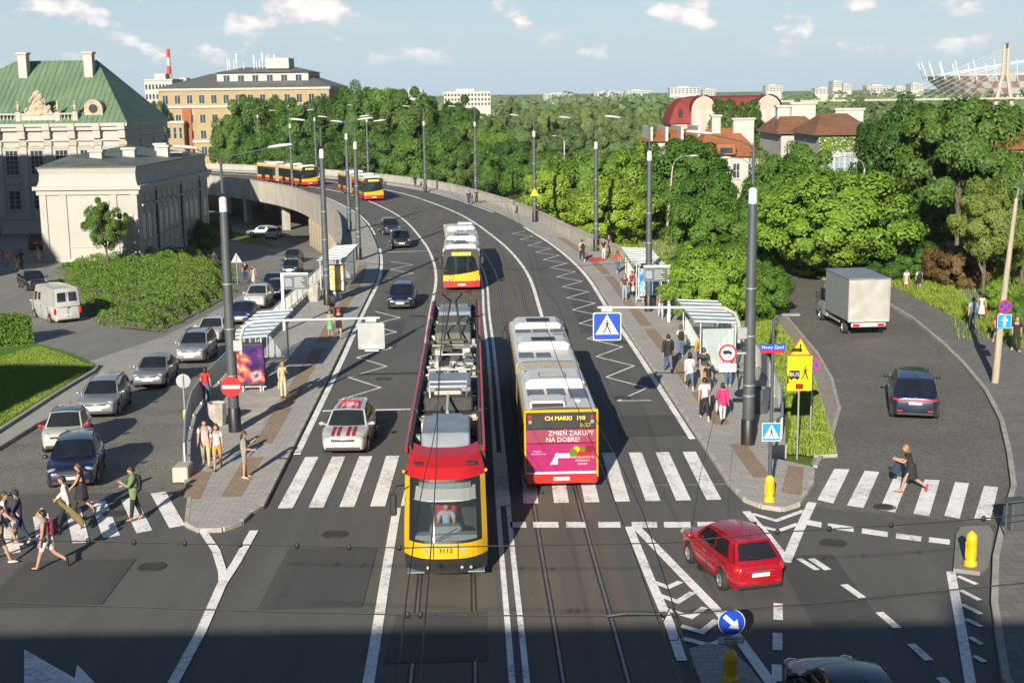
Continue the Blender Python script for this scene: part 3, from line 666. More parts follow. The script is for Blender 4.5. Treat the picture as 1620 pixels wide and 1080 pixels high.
    def pane(nm, fn, nu=6, nv=3): return MB().grid(fn, nu, nv).build(nm, 'glass_car', t, 60, fix=False)
    off = lambda p, d: (p[0] + d[0], p[1] + d[1], p[2] + d[2])
    pane('windscreen', lambda u, v: off(Fp((2 * u - 1) * .9, lp(.07, .94, v)), (.012, 0, .012)), 8, 4)
    if kind == 'van':
        for sg in (-1, 1): pane('rear_window', lambda u, v: off(Bp(sg * lp(.12, .8, u), lp(.28, .78, v)), (-.02, 0, .0)), 3, 3)
        for sg in (-1, 1): pane('side_window', lambda u, v: Sp(lp(.84, .965, u), lp(.12, .62, v), sg, .012))
        for sg in (-1, 1): pane('side_window', lambda u, v: Sp(lp(.66, .78, u), lp(.2, .62, v), sg, .012))
    else:
        pane('rear_window', lambda u, v: off(Bp((2 * u - 1) * .86, lp(.1 if kind == 'sedan' else .16, .86, v)), (-.014, 0, .012)), 8, 4)
        cuts = [(.49, .93), (.13, .46)] if kind in ('hatch', 'mini', 'sedan') else [(.6, .95), (.33, .58), (.07, .31)]
        if kind == 'mini': cuts = [(.45, .92), (.14, .42)]
        for sg in (-1, 1):
            for c0, c1 in cuts: pane('side_window', lambda u, v: Sp(lp(c0, c1, u), lp(.1, .88, v), sg, .01))
    for sg in (-1, 1):
        for wx in (fx, rx): wheel(t, wx, sg * (hw0 - .115), r)
        m_ = MB(); ell(m_, (xw0 - .18, sg * (hw0 * 1.02 + .07), cow + .06), (.07, .11, .075)); m_.box(xw0 - .22, xw0 - .16, min(sg * hw0 * .88, sg * (hw0 + .02)), max(sg * hw0 * .88, sg * (hw0 + .02)), cow + .01, cow + .06); m_.build('mirror', mirror or paint, t, 40)
        if lamps:
            rot = Matrix.Rotation(sg * -.55, 3, 'Z') @ Matrix.Rotation(-.35, 3, 'Y'); m_ = MB()
            if kind == 'mini': ell(m_, (a - .19, sg * hw0 * .68, hz - .1), (.09, .12, .12))
            else: ell(m_, (a - .2, sg * hw0 * .69, hz - .10), (.15, .21, .075 if kind != 'van' else .14), rot=rot)
            m_.build('headlight', 'headlamp', t, 60)
            m_ = MB(); rot = Matrix.Rotation(sg * .5, 3, 'Z')
            if kind == 'van': m_.bbox(-a - .015, -a + .1, min(sg * hw0 * .8, sg * hw0 * .95), max(sg * hw0 * .8, sg * hw0 * .95), .75, 1.15, .01)
            else: ell(m_, (-a + (.1 if kind in ('suv', 'sedan') else .15), sg * hw0 * (.76 if kind in ('suv', 'sedan') else .7), dk - .16), (.13, .15, .13 if kind != 'suv' else .055), rot=rot)
            m_.build('taillight', 'taillamp', t, 60)
            MB().box(xw0 - 1.05, xw0 - .87, min(sg * hw0 * .985, sg * (hw0 + .012)), max(sg * hw0 * .985, sg * (hw0 + .012)), belt * .84, belt * .84 + .03).build('door_handle', 'chrome' if kind != 'van' else 'trim', t)
        for xd in ((lp(xw0, xr1, .06), lp(xw0, xr1, .42), lp(xw0, xr1, .74)) if kind not in ('mini',) else (lp(xw0, xr1, .06), lp(xw0, xr1, .56))):
            MB().box(xd - .006, xd + .006, min(sg * hw0 * .975, sg * (hw0 + .002)), max(sg * hw0 * .975, sg * (hw0 + .002)), .34, belt * .95).build('door_seam', 'trim', t)
        if rails: MB().tube([(xr0 + .1, sg * wt * .93, zt + .03), (xr0 + .2, sg * wt * .93, zt + .075), (xw1 - .3, sg * wt * .93, zt + .085), (xw1 - .15, sg * wt * .93, zt + .03)], .018, 6).build('roof_rail', 'trim' if paint != 'paint_navy' else 'chrome', t)
    MB().bbox(a - .06, a + .008, -hw0 * .52, hw0 * .52, hz - .24, hz - .14, .02).build('grille', 'trim', t)
    MB().bbox(a - .1, a + .006, -hw0 * .74, hw0 * .74, .25, .41, .03).build('intake', 'trim', t)
    MB().bbox(-a - .006, -a + .1, -hw0 * .74, hw0 * .74, .27, .4, .03).build('bumper_trim', 'trim', t)
    MB().box(-a + .4, a - .4, -hw0 * .85, hw0 * .85, .2, .34).build('underbody', 'trim', t)
    if plate:
        MB().bbox(a + .004, a + .02, -.26, .26, .42, .53, .006).build('number_plate', 'plate', t)
        MB().bbox(-a - .02, -a - .004, -.26, .26, dk - .36 if kind != 'van' else .6, dk - .25 if kind != 'van' else .71, .006).build('number_plate', 'plate', t)
    if kind in ('hatch', 'wagon', 'mini'):
        MB().bbox(xr0 - .16, xr0 + .1, -wt * .8, wt * .8, zt2 + .0, zt2 + .045, .015).build('spoiler', paint, t, 40); MB().tube([Bp(0, .2), Bp(.45, .3)], .012, 4).xf(Matrix.Translation((-.03, 0, .02))).build('rear_wiper', 'trim', t); MB().bbox(-a - .03, -a + .1, -.4, .4, dk - .22, dk - .185, .01).build('boot_trim', 'chrome', t)
    if kind != 'van':
        MB().lathe([(.05, 0), (.045, .012)], 10).xf(Matrix.Translation((-a + .0, 0, dk - .1)) @ Matrix.Rotation(-math.pi / 2, 4, 'Y')).build('badge', 'chrome', t); MB().tube([(xr0 + .2, 0, zt2 + .06), (xr0 + .02, 0, zt2 + .2)], .008, 4).build('aerial', 'trim', t)
        for sg in (-1, 1): MB().bbox(-a - .008, -a + .05, *sorted((sg * hw0 * .5, sg * hw0 * .72)), .43, .48, .005).build('reflector', 'taillamp', t); MB().bbox(rx + R + .05, fx - R - .05, *sorted((sg * hw0 * .93, sg * (hw0 * .985))), .2, .3, .02).build('sill_trim', 'trim', t)
    for yy in (-.36, .36): ell(MB(), (lp(xw1, xr0, .2) - .2, yy, H * .62), (.12, .2, .3)).build('seat', 'seat_cloth', t, 60)
    for k_, yy in enumerate((-.33, .3)): MB().tube([Fp(yy * 1.3, .08), Fp(yy * 1.3 + .5, .2)], .012, 4).xf(Matrix.Translation((.03, 0, .03))).build('wiper', 'trim', t)
    if stripes:
        for s0, s1 in ((-.74, -.52), (-.4, -.18), (.18, .4), (.52, .74)):
            MB().grid(lambda u, v: off(Rp(u, lp(s0, s1, v)), (0, 0, .006)), 8, 1).build('roof_stripe', 'paint_red', t, fix=False)
            x0_, x1_ = xw0 + .16, a - .12
            MB().grid(lambda u, v: (lp(x0_, x1_, u), lp(s0, s1, v) * hw0 * .7, lerpk(lp(x0_, x1_, u), ztop) + .052 - .012 * abs(lp(s0, s1, v))), 10, 1).build('hood_stripe', 'paint_red', t, fix=False)
    t['half'] = a
    return t
def put(t, p, hd, front=True):
    "stand a vehicle with the middle of its nose (or tail) on point p; hd = heading in degrees"
    a = rad(hd); d = Vector((math.cos(a), math.sin(a), 0)); c = Vector(p) - d * t['half'] * (1 if front else -1)
    q = Vector((c.x, c.y, 0)); zc = h(q.x, q.y) if (q.x < lb(q.y) + cx(q.y) or q.x > rb(max(47, q.y)) + cx(q.y)) and q.y > 44 else 0
    sl_ = 0
    if zc != 0: sl_ = (h(q.x + d.x, q.y + d.y) - h(q.x - d.x, q.y - d.y)) / 2
    t.location = (c.x, c.y, zc + .02); t.rotation_euler = Euler((0, -math.atan(sl_), a), 'XYZ')
    del t['half']
    return t
QG = 'cars queueing on the street beside the palace'
t = car('taxi', 'white taxi with red stripes and a red roof sign in the left lane', 'taxi', 'paint_white', 4.33, 1.79, 1.47, 'hatch', stripes=True)
MB().bbox(-.5, -.26, -.36, .36, 1.475, 1.6, .03).build('roof_sign', 'red_sign', t); text('TAXI', .14, (-.255, 0, 1.535), (math.pi / 2, 0, math.pi / 2), 'white', t)
put(t, at(543, 724), -91)
put(car('passenger_car', 'dark navy hatchback alone in the left lane behind the taxi', 'car', 'paint_navy', 4.0, 1.74, 1.46, 'hatch'), at(633, 492), -90)
put(car('passenger_car', 'black car first of two approaching in the bend of the left lane', 'car', 'paint_black', 4.6, 1.8, 1.45, 'sedan'), at(636, 394), -82)
put(car('passenger_car', 'dark car behind the black one in the bend of the left lane', 'car', 'paint_dark', 4.4, 1.78, 1.5, 'hatch'), at(622, 373), -76)
put(car('passenger_car', 'dark navy car at the head of the queue by the crossing', 'car', 'paint_navy', 4.25, 1.75, 1.5, 'hatch', QG), ath(113, 778), -78)
put(car('passenger_car', 'small white rounded car with red mirrors, second in the queue', 'car', 'paint_cream', 3.57, 1.63, 1.49, 'mini', QG, mirror='red_sign', roof='paint_blue'), ath(98, 720), -80)
put(car('passenger_car', 'silver estate car with roof rails, third in the queue', 'car', 'paint_silver', 4.5, 1.82, 1.5, 'wagon', QG, rails=True), ath(152, 665), -84)
put(car('passenger_car', 'grey saloon car, fourth in the queue', 'car', 'paint_grey', 4.45, 1.72, 1.43, 'sedan', QG), ath(234, 617), -87)
put(car('passenger_car', 'silver people carrier, fifth in the queue beside the grass mound', 'car', 'paint_silver', 4.45, 1.79, 1.66, 'wagon', QG, rails=True), ath(300, 578), -88)
put(car('passenger_car', 'white hatchback behind the silver people carrier', 'car', 'paint_white', 4.2, 1.78, 1.48, 'hatch', QG), ath(328, 545), -89)
put(car('passenger_car', 'blue car with its nose just behind the shelter roof', 'car', 'paint_blue', 4.3, 1.77, 1.47, 'sedan', QG), ath(378, 515), -89)
put(car('passenger_car', 'white off-roader in the queue near the display panel', 'car', 'paint_white', 4.3, 1.84, 1.7, 'suv', QG), ath(402, 490), -90)
put(car('passenger_car', 'navy car half hidden by the display panel post', 'car', 'paint_navy', 4.3, 1.77, 1.48, 'hatch', QG), ath(432, 474), -90)
put(car('passenger_car', 'dark blue car beside the kerb behind the display panel', 'car', 'paint_blue', 4.3, 1.77, 1.5, 'hatch', QG), ath(428, 463), -90)
put(car('passenger_car', 'dark blue car coming out of the shade below the viaduct, front one', 'car', 'paint_blue', 4.4, 1.78, 1.52, 'wagon', QG), ath(457, 436), -90)
put(car('passenger_car', 'dark blue car coming out of the shade below the viaduct, rear one', 'car', 'paint_dark', 4.4, 1.78, 1.5, 'sedan', QG), ath(459, 418), -91)
vv = put(car('delivery_van', 'white high-roof van parked beside the shrub bed', 'van', 'paint_white', 5.2, 2.0, 2.5, 'van', r=.34), ath(109, 513), 127, False)
MB().box(-2.62, -2.6, -.012, .012, .5, 2.2).build('door_seam', 'trim', vv); MB().box(-2.64, -2.6, -.12, -.06, 1.1, 1.25).build('door_handle', 'trim', vv)
put(car('passenger_car', 'black car in front of the white van', 'car', 'paint_black', 4.4, 1.8, 1.55, 'suv'), ath(62, 462), -58)
put(car('passenger_car', 'dark red off-road car with a roof rack in front of the palace', 'car', 'paint_maroon', 4.5, 1.85, 1.75, 'suv', rails=True), ath(57, 397), 92, False)
put(car('passenger_car', 'silver car parked in the shade below the viaduct', 'car', 'paint_silver', 4.4, 1.78, 1.5, 'hatch'), ath(392, 374), 175)
put(car('passenger_car', 'small white car parked against the abutment below the viaduct', 'car', 'paint_white', 3.7, 1.7, 1.5, 'mini'), ath(427, 379), -96)
t = put(car('passenger_car', 'bright red hatchback turning right in the foreground', 'car', 'paint_red', 3.9, 1.72, 1.51, 'hatch', r=.3), at(1203, 946), 105, False)
t = put(car('passenger_car', 'navy off-road car with sunroof driving away on the cobbled street', 'car', 'paint_navy', 4.95, 1.99, 1.7, 'suv', rails=True, r=.37), at(1447, 668), 76, False)
MB().bbox(-2.5, -2.46, -.8, .8, .88, .93, .01).build('light_bar', 'taillamp', t)
put(car('passenger_car', 'black car at the bottom edge of the picture', 'car', 'paint_black', 4.4, 1.8, 1.48, 'sedan'), (7.3, 24.0, 0), 96, False)
k = 0
for px, py in ((790, 276), (806, 277), (822, 276), (765, 277), (700, 282), (846, 277)):
    k += 1; p = ath(px, py + 4)
    put(car('passenger_car', ['dark', 'grey', 'black', 'silver', 'blue', 'white'][k - 1] + ' car parked under the trees beyond the viaduct', 'car', ['paint_dark', 'paint_grey', 'paint_black', 'paint_silver', 'paint_blue', 'paint_white'][k - 1], 4.4, 1.78, 1.5, 'hatch', 'cars parked under the far trees'), p, 12)

# ------------------------------------------------------------------ buses
for nm_, c_ in (('bus_yellow', (.52, .31, .006)), ('bus_red', (.42, .012, .01)), ('bus_roof', (.5, .49, .46)), ('bus_magenta', (.27, .008, .09)), ('bus_rose', (.23, .035, .075))): M[nm_] = mat(nm_, c_, .38, 0, var=.07, scale=.8, coat=.3)
M['roof_panel'] = mat('roof_panel', (.1, .12, .16), .6, .0, var=.2); M['bellows'] = mat('bellows', (.22, .2, .17), .85, var=.15); M['led_amber'] = mat('led_amber', (1., .45, .04), .5, emit=.9, var=.1)
M['glass_bus'] = mat('glass_bus', (.012, .018, .02), .05, var=.4, scale=.9, spec=.9)
HWB = 1.275
def bus_ring(x, k=1.0, sh=0.):
    lev = [(.93, .28), (1., .34), (1., .78), (1., 1.12), (1., 2.42), (.995, 2.72), (.93, 2.86), (.8, 2.92), (0, 2.95)]
    half = [(HWB * u * k, z - sh * (z > 2)) for u, z in lev]; return [(x, y, z) for y, z in half] + [(x, -y, z) for y, z in half[-2::-1]]
BANDS = [1, 1, 2, 3, 2, 0, 0, 0, 0, 0, 0, 2, 3, 2, 1, 1, 1]     # material per ring side
def bus_seg(t, x0, x1, doors):
    mb = MB(); xs = [x0, x0 + .05, x1 - .05, x1]; rings = [bus_ring(x, .97 if i in (0, 3) else 1) for i, x in enumerate(xs)]; n = len(rings[0])
    for i in range(3):
        for k in range(n):
            mb.add([rings[i][k], rings[i][(k + 1) % n], rings[i + 1][(k + 1) % n], rings[i + 1][k]], [(0, 1, 2, 3)], BANDS[k] if k < len(BANDS) else 1)
    mb.add(rings[0], [tuple(range(n))], 3); mb.add(rings[-1], [tuple(range(n))], 3)
    seg = mb.build('body_segment', ['bus_roof', 'bus_red', 'bus_yellow', 'trim'], t, 30)
    for sg in (-1, 1):
        x = x0 + .12
        while x + 1.0 < x1:
            wl = min(1.42, x1 - .12 - x); dr = sg < 0 and any(abs(x + wl / 2 - d) < .75 for d in doors)
            MB().bbox(x, x + wl - .06, *sorted((sg * (HWB - .01), sg * (HWB + .012))), .42 if dr else 1.18, 2.4, .008).build('door' if dr else 'window', 'glass_bus', t); x += wl
    return seg
def pod(t, x0, x1, w0, z1, m='bus_roof', nm='roof_unit'):
    rings = [[(x, y, z) for y, z in ((-w0, 2.88), (-w0, lp(2.9, z1, .6)), (-w0 * .82, z1), (w0 * .82, z1), (w0, lp(2.9, z1, .6)), (w0, 2.88))] for x in (x0 + .12, x1 - .12)]
    r0 = [(x0, y * .93, min(z, lp(2.9, z1, .4))) for _, y, z in rings[0]]; r1 = [(x1, y * .93, min(z, lp(2.9, z1, .4))) for _, y, z in rings[1]]
    return MB().loft([r0] + rings + [r1]).build(nm, m, t, 30)
def bus(name, label, route='', bend=0., detail=True, group=None):
    "articulated low-floor bus; x forward, joint at x = 0, nose at x = 10.6, tail at x = -7.3"
    t = thing(name, label, 'bus', group=group); bus_seg(t, .75, 10.5, (9.7, 6.0, 2.6)); A = Matrix.Rotation(bend, 4, 'Z')
    kids0 = set(t.children); bus_seg(t, -7.25, -.75, (-2.2, -5.2))
    # tail
    MB().bbox(-7.32, -7.2, -1.2, 1.2, 2.2, 2.78, .03).build('rear_panel', 'trim', t)
    MB().bbox(-7.33, -7.2, -1.19, 1.19, 1.72, 2.195, .02).build('rear_window', 'bus_rose', t)
    ad = MB().bbox(-7.34, -7.2, -1.19, 1.19, .72, 1.705, .02).build('engine_cover', 'bus_magenta', t)
    MB().bbox(-7.36, -7.2, -1.22, 1.22, .3, .62, .03).build('rear_bumper', 'bus_red', t); MB().bbox(-7.335, -7.2, -1.19, 1.19, .63, .715, .01).build('ad_strip', 'white', t)
    MB().box(-7.375, -7.36, -.27, .27, .42, .54).build('number_plate', 'plate', t)
    for sg in (-1, 1):
        MB().bbox(-7.335, -7.19, *sorted((sg * 1.195, sg * 1.262)), .5, 2.84, .02).build('corner_trim', 'bus_yellow', t)
        for zz, mm in ((2.62, 'taillamp'), (2.46, 'headlamp')): MB().lathe([(.07, 0), (.06, .02), (.01, .03)], 12).xf(Matrix.Translation((-7.32, sg * 1.06, zz)) @ Matrix.Rotation(-math.pi / 2, 4, 'Y')).build('rear_lamp', mm, t)
    MB().bbox(-7.335, -7.19, -1.26, 1.26, 2.785, 2.88, .02).build('top_trim', 'bus_yellow', t)
    if detail:
        rt = (math.pi / 2, 0, -math.pi / 2)
        MB().bbox(-7.335, -7.3, -.9, .66, 2.47, 2.7, .01).build('route_display', 'trim', t)
        text('CH MARKI', .2, (-7.338, .1, 2.585), rt, 'led_amber', t, sx=1.0); text('190', .21, (-7.338, -.66, 2.585), rt, 'led_amber', t)
        text('5457', .19, (-7.325, -.82, 2.33), rt, 'bus_yellow', t)
        text('ZMIEŃ ZAKUPY', .24, (-7.337, -.33, 2.06), rt, 'white', t, sx=.92); text('NA DOBRE!', .24, (-7.337, -.05, 1.84), rt, 'white', t, sx=.92)
        MB().prism([(.15, -.02), (.42, -.02), (.42, .42)], 0, .006).xf(Matrix.Translation((-7.343, .55, 1.0)) @ Matrix(((0, 0, -1, 0), (-1, 0, 0, 0), (0, 1, 0, 0), (0, 0, 0, 1)))).build('ad_mark', 'white', t)
        MB().bbox(-7.346, -7.338, -.3, .22, 1.2, 1.36, .003).build('ad_label', 'white', t); text('frisco.pl', .13, (-7.349, -.04, 1.28), rt, 'bus_magenta', t)
        for i, (yy, zz, rr, mm) in enumerate(((-.62, 1.42, .16, 'taillamp'), (-.86, 1.3, .22, 'taillamp'), (-.5, 1.5, .12, 'bus_yellow'), (-.4, 1.38, .14, 'lawn'), (-.72, 1.5, .1, 'lawn'), (-.95, 1.5, .14, 'paint_maroon'))):
            MB().lathe([(rr, 0), (rr, .004)], 14).xf(Matrix.Translation((-7.341 - .0015 * i, yy, zz)) @ Matrix.Rotation(-math.pi / 2, 4, 'Y')).build('ad_picture', mm, t)
        for zz, ss in ((1.22, 'KOD DARMOWEJ'), (1.1, 'DOSTAWY'), (.98, 'NOWY')): text(ss, .1, (-7.352, -.72, zz), rt, 'white', t)
        text('Zakupy z', .075, (-7.346, .82, 1.45), rt, 'white', t); text('dostawą do domu', .07, (-7.346, .78, 1.36), rt, 'white', t)
    tail = [c for c in t.children if c not in kids0]
    # roof gear of the tail
    k1 = set(t.children); pod(t, -4.1, -2.2, 1.08, 3.22); MB().box(-3.6, -2.85, -.45, .55, 3.2, 3.235).build('roof_grille', 'trim', t)
    for i in range(5): MB().box(-3.55 + i * .14, -3.48 + i * .14, -.42, .52, 3.236, 3.25).build('grille_slat', 'metal_grey', t)
    pod(t, -7.1, -5.9, .62, 3.12).location.y = .45; MB().bbox(-7.16, -6.8, -.08, .98, 2.9, 3.05, .02).build('air_intake', 'trim', t)
    for x0, y0, x1, y1 in ((-1.9, .35, -1.2, 1.0), (-1.9, -.35, -1.2, .25), (-5.5, .45, -4.5, 1.05), (-5.5, -.3, -4.4, .35), (-6.0, -1.05, -4.5, -.42)): MB().bbox(x0, x1, y0, y1, 2.9, 2.975, .02).build('roof_hatch', 'roof_panel', t)
    MB().bbox(-6.4, -6.1, -.75, -.5, 2.92, 3.0, .03).build('roof_vent', 'bus_roof', t)
    tail += [c for c in t.children if c not in k1]
    for c in tail: c.matrix_basis = A @ c.matrix_basis
    # bellows
    rings = []
    for i in range(13):
        f = i / 12; a = bend * (1 - f); k = .985 if i % 2 else .93; m4 = Matrix.Rotation(a, 4, 'Z')
        rings.append([tuple(m4 @ Vector(p)) for p in bus_ring(lp(-.76, .76, f), k, .0 if i % 2 else .05)])
    MB().loft(rings).build('bellows', 'bellows', t)
    # front
    def fr(s, z): return 10.5 + .1 * (1 - s ** 4) - max(0, z - 1.1) * .07
    MB().grid(lambda u, v: (fr(2 * u - 1, lp(1.12, 2.42, v)) + .02, (2 * u - 1) * 1.21, lp(1.12, 2.42, v)), 10, 4).build('windscreen', 'glass_bus', t, 60, fix=False)
    mb = MB(); fl = [(.3, 1), (.45, 1), (.72, 1), (.721, 2), (1.0, 2), (1.13, 2), (1.131, 3), (2.43, 3), (2.431, 3), (2.75, 3), (2.751, 0), (2.9, 0)]
    for (z0, m0), (z1, m1) in zip(fl, fl[1:]):
        mb.grid(lambda u, v: (fr(2 * u - 1, lp(z0, z1, v)) - (.25 if lp(z0, z1, v) > 2.8 else 0), (2 * u - 1) * HWB * .985, lp(z0, z1, v)), 10, 1, m1)
    mb.build('front_panel', ['bus_roof', 'bus_red', 'bus_yellow', 'trim'], t, 50, fix=False)
    MB().grid(lambda u, v: (fr(2 * u - 1, 2.6) + .03, (2 * u - 1) * .98, lp(2.48, 2.7, v)), 8, 1).build('route_display', 'led_orange', t, fix=False)
    mb = MB(); mb.grid(lambda u, v: (fr(2 * u - 1, 1.2) + .03, (2 * u - 1) * 1.2, lp(1.12, 1.14 + .3 * (u ** 2), v)), 10, 1); mb.build('front_swoosh', 'bus_yellow', t, fix=False)
    for sg in (-1, 1):
        m_ = MB(); ell(m_, (10.55, sg * .92, .78), (.08, .22, .1)); m_.build('headlight', 'headlamp', t, 60)
        MB().tube([(10.45, sg * 1.2, 2.65), (10.75, sg * 1.42, 2.6), (10.78, sg * 1.45, 2.4)], .025, 6).build('mirror_arm', 'trim', t)
        MB().bbox(10.7, 10.84, *sorted((sg * 1.34, sg * 1.56)), 1.95, 2.42, .04).build('mirror', 'trim', t)
    MB().box(10.6, 10.625, -.27, .27, .42, .54).build('number_plate', 'plate', t)
    pod(t, 3.2, 5.0, 1.08, 3.22); MB().box(3.6, 4.4, -.5, .5, 3.2, 3.235).build('roof_grille', 'trim', t)
    pod(t, 8.1, 10.0, 1.05, 3.18); MB().box(8.5, 9.4, -.55, .5, 3.17, 3.2).build('roof_grille', 'trim', t)
    for x0, y0, x1, y1 in ((1.3, .5, 2.4, 1.1), (1.3, -.2, 2.3, .4), (5.4, -.45, 6.3, .3), (5.4, -1.1, 6.5, -.55), (6.9, .35, 7.8, 1.05), (6.9, -.4, 7.8, .3), (6.9, -1.1, 7.8, -.5)): MB().bbox(x0, x1, y0, y1, 2.9, 2.975, .02).build('roof_hatch', 'roof_panel', t)
    for x in (8.0, 2.2):
        for sg in (-1, 1): wheel(t, x, sg * 1.13, .48, .28)
    for sg in (-1, 1):
        w_ = wheel(t, -3.9, sg * 1.13, .48, .28); w_.matrix_basis = A @ Matrix.Translation((-3.9, sg * 1.13, .48)) @ Matrix.Rotation(0 if sg > 0 else math.pi, 4, 'Z')
    return t
def put_bus(t, Y, d, toward):
    "nose at Y on the offset d of the centre line, bent to follow the bend of the road"
    x, y = cp(Y, d); hd_ = head(Y) + (math.pi if toward else 0); t.rotation_euler = (0, 0, hd_)
    t.location = (x - math.cos(hd_) * 10.6, y - math.sin(hd_) * 10.6, .02)
def bendat(Y, toward):
    y1, y2 = (Y + 5, Y + 15) if toward else (Y - 5, Y - 15); return head(y2) - head(y1)
nb = bus('articulated_bus', 'articulated bus seen from behind with pink advert and white roof beside the tram'); put_bus(nb, 43.7 + 17.9, 2.02, False)
b2 = bus('articulated_bus', 'articulated bus with yellow and red front coming up behind the tram', bend=bendat(91.5, True), detail=False); put_bus(b2, 90.6, -1.62, True)
b3 = bus('articulated_bus', 'yellow and red articulated bus in the bend, nearer of the two far ones', bend=bendat(172, True), detail=False); put_bus(b3, 170.5, -2.9, True)
b4 = bus('articulated_bus', 'yellow and red articulated bus farthest away at the left end of the viaduct', bend=bendat(203, True), detail=False); put_bus(b4, 200, -3.4, True)
b2['label'] = 'articulated bus with orange front display coming up behind the tram'

# ------------------------------------------------------------------ tram
M['tram_red'] = mat('tram_red', (.36, .01, .012), .35, 0, var=.08, coat=.4); M['tram_yellow'] = mat('tram_yellow', (.5, .31, .003), .35, var=.05, coat=.4)
M['roof_grey'] = mat('roof_grey', (.2, .23, .28), .5, .2, var=.2, scale=1.5); M['roof_dark'] = mat('roof_dark', (.035, .035, .034), .75, var=.4, scale=5); M['roof_olive'] = mat('roof_olive', (.1, .1, .08), .6, .1, var=.25, scale=3)
M['glass_clear'] = mat('glass_clear', (.05, .07, .08), .02, alpha=.3, var=.02, spec=.8); M['blind'] = mat('blind', (.36, .38, .37), .8, var=.04); M['cab_grey'] = mat('cab_grey', (.16, .2, .21), .6, var=.2)
tr = thing('tram', 'red and yellow articulated tram in the centre, coming towards the viewer', 'tram')
TW = 1.17
LEV = [(.22, -.32, .9), (.3, -.12, .98), (.72, .0, 1.0), (.78, .02, 1.0), (1.2, -.02, 1.0), (1.28, -.04, 1.0), (2.78, -.62, .97), (2.86, -.66, .965), (3.12, -.95, .92), (3.3, -1.45, .86), (3.38, -2.2, .8)]
LM = [0, 0, 0, 1, 2, 2, 2, 3, 3, 3]
def tfront(s, xf): return xf - .62 * abs(s) ** 3.2
def tring(lv, L_=5.6):
    z, xf, k = lv; fr_ = [(tfront(s, xf), s * TW * k, z) for s in [i / 8 - 1 for i in range(17)]]
    return [(-L_, -TW * min(1, k + .0), z)] + fr_ + [(-L_, TW * k, z)]
RT = [tring(l) for l in LEV]; mb = MB(); n = len(RT[0])
for i in range(len(LEV) - 1):
    for k in range(n - 1):
        if i == 5 and 3 <= k <= 14: continue
        mm = LM[i]
        if k in (0, n - 2): mm = [0, 0, 0, 1, 1, 1, 2, 3, 3, 3][i] if i != 5 else 2
        if k in (1, 2, n - 4, n - 3) and 3 < i < 7: mm = 1 if k in (1, n - 3) else 2
        mb.add([RT[i][k], RT[i][k + 1], RT[i + 1][k + 1], RT[i + 1][k]], [(0, 1, 2, 3)], mm)
mb.build('cab_shell', ['trim', 'tram_yellow', 'black', 'tram_red'], tr, 40)
MB().grid(lambda u, v: (tfront(lp(-.76, .76, u), lp(LEV[5][1], LEV[6][1], v)) + .012, lp(-.76, .76, u) * TW * .985, lp(1.26, 2.8, v)), 12, 4).build('windscreen', 'glass_clear', tr, 60, fix=False)
MB().box(-5.5, -.2, -1.08, 1.08, .3, .34).build('cab_floor', 'cab_grey', tr)
MB().box(-2.3, -2.25, -1.1, 1.1, .3, 3.0).build('cab_bulkhead', 'cab_grey', tr)
MB().grid(lambda u, v: (tfront(lp(-.8, .8, u), lp(-.3, -.62, v)) - .1, lp(-.8, .8, u) * TW * .95, lp(2.3, 2.62, v)), 8, 2).build('sun_blind', 'blind', tr, fix=False)
MB().bbox(-.85, -.35, -.95, .95, .9, 1.32, .08).build('dashboard', 'cab_grey', tr); MB().bbox(-1.0, -.6, -.45, .45, 1.25, 1.5, .06).build('control_desk', 'cab_grey', tr)
MB().bbox(-1.85, -1.65, -.3, .3, .9, 1.85, .05).build('driver_seat', 'tram_red', tr)
MB().grid(lambda u, v: (tfront(lp(-.62, .62, u), lp(-.56, -.66, v)) + .03 - .09, lp(-.62, .62, u) * TW, lp(2.62, 2.8, v)), 6, 1).build('route_display', 'cab_grey', tr, fix=False)
MB().tube([(-.02, -.3, 1.3), (-.12, .35, 1.62)], .015, 4).build('wiper', 'trim', tr)
for yy in (-.72, -.52, .5, .7):
    MB().lathe([(.075, 0), (.065, .03), (.02, .04)], 12).xf(Matrix.Translation((tfront(yy, .0) - .0, yy, 1.0)) @ Matrix.Rotation(math.pi / 2, 4, 'Y')).build('headlight', 'headlamp', tr, 40)
text('3112', .2, (.035, .0, 1.02), (math.pi / 2, 0, math.pi / 2), 'trim', tr)
for yy in (-.34, .34): MB().box(-.02, .035, yy - .008, yy + .008, .8, 1.2).build('panel_seam', 'trim', tr)
MB().tube([(-.6, -1.12, 2.75), (-.35, -1.35, 2.8), (-.25, -1.42, 2.6)], .022, 6).build('mirror_arm', 'trim', tr); MB().bbox(-.34, -.2, -1.52, -1.33, 1.98, 2.6, .04).build('mirror', 'trim', tr)
for yy in (-.75, .75): MB().bbox(-1.32, -1.12, yy - .13, yy + .13, 3.17, 3.22, .01).build('roof_marker', 'trim', tr)
for sg in (-1, 1): ell(MB(), (-1.1, sg * 1.16, 3.0), (.06, .05, .05)).build('side_indicator', 'amber', tr, 60)
for yy in (-.5, .45, .7): ell(MB(), (-.02, yy, .52), (.05, .05, .05)).build('coupler_lamp', 'metal_light', tr, 60)
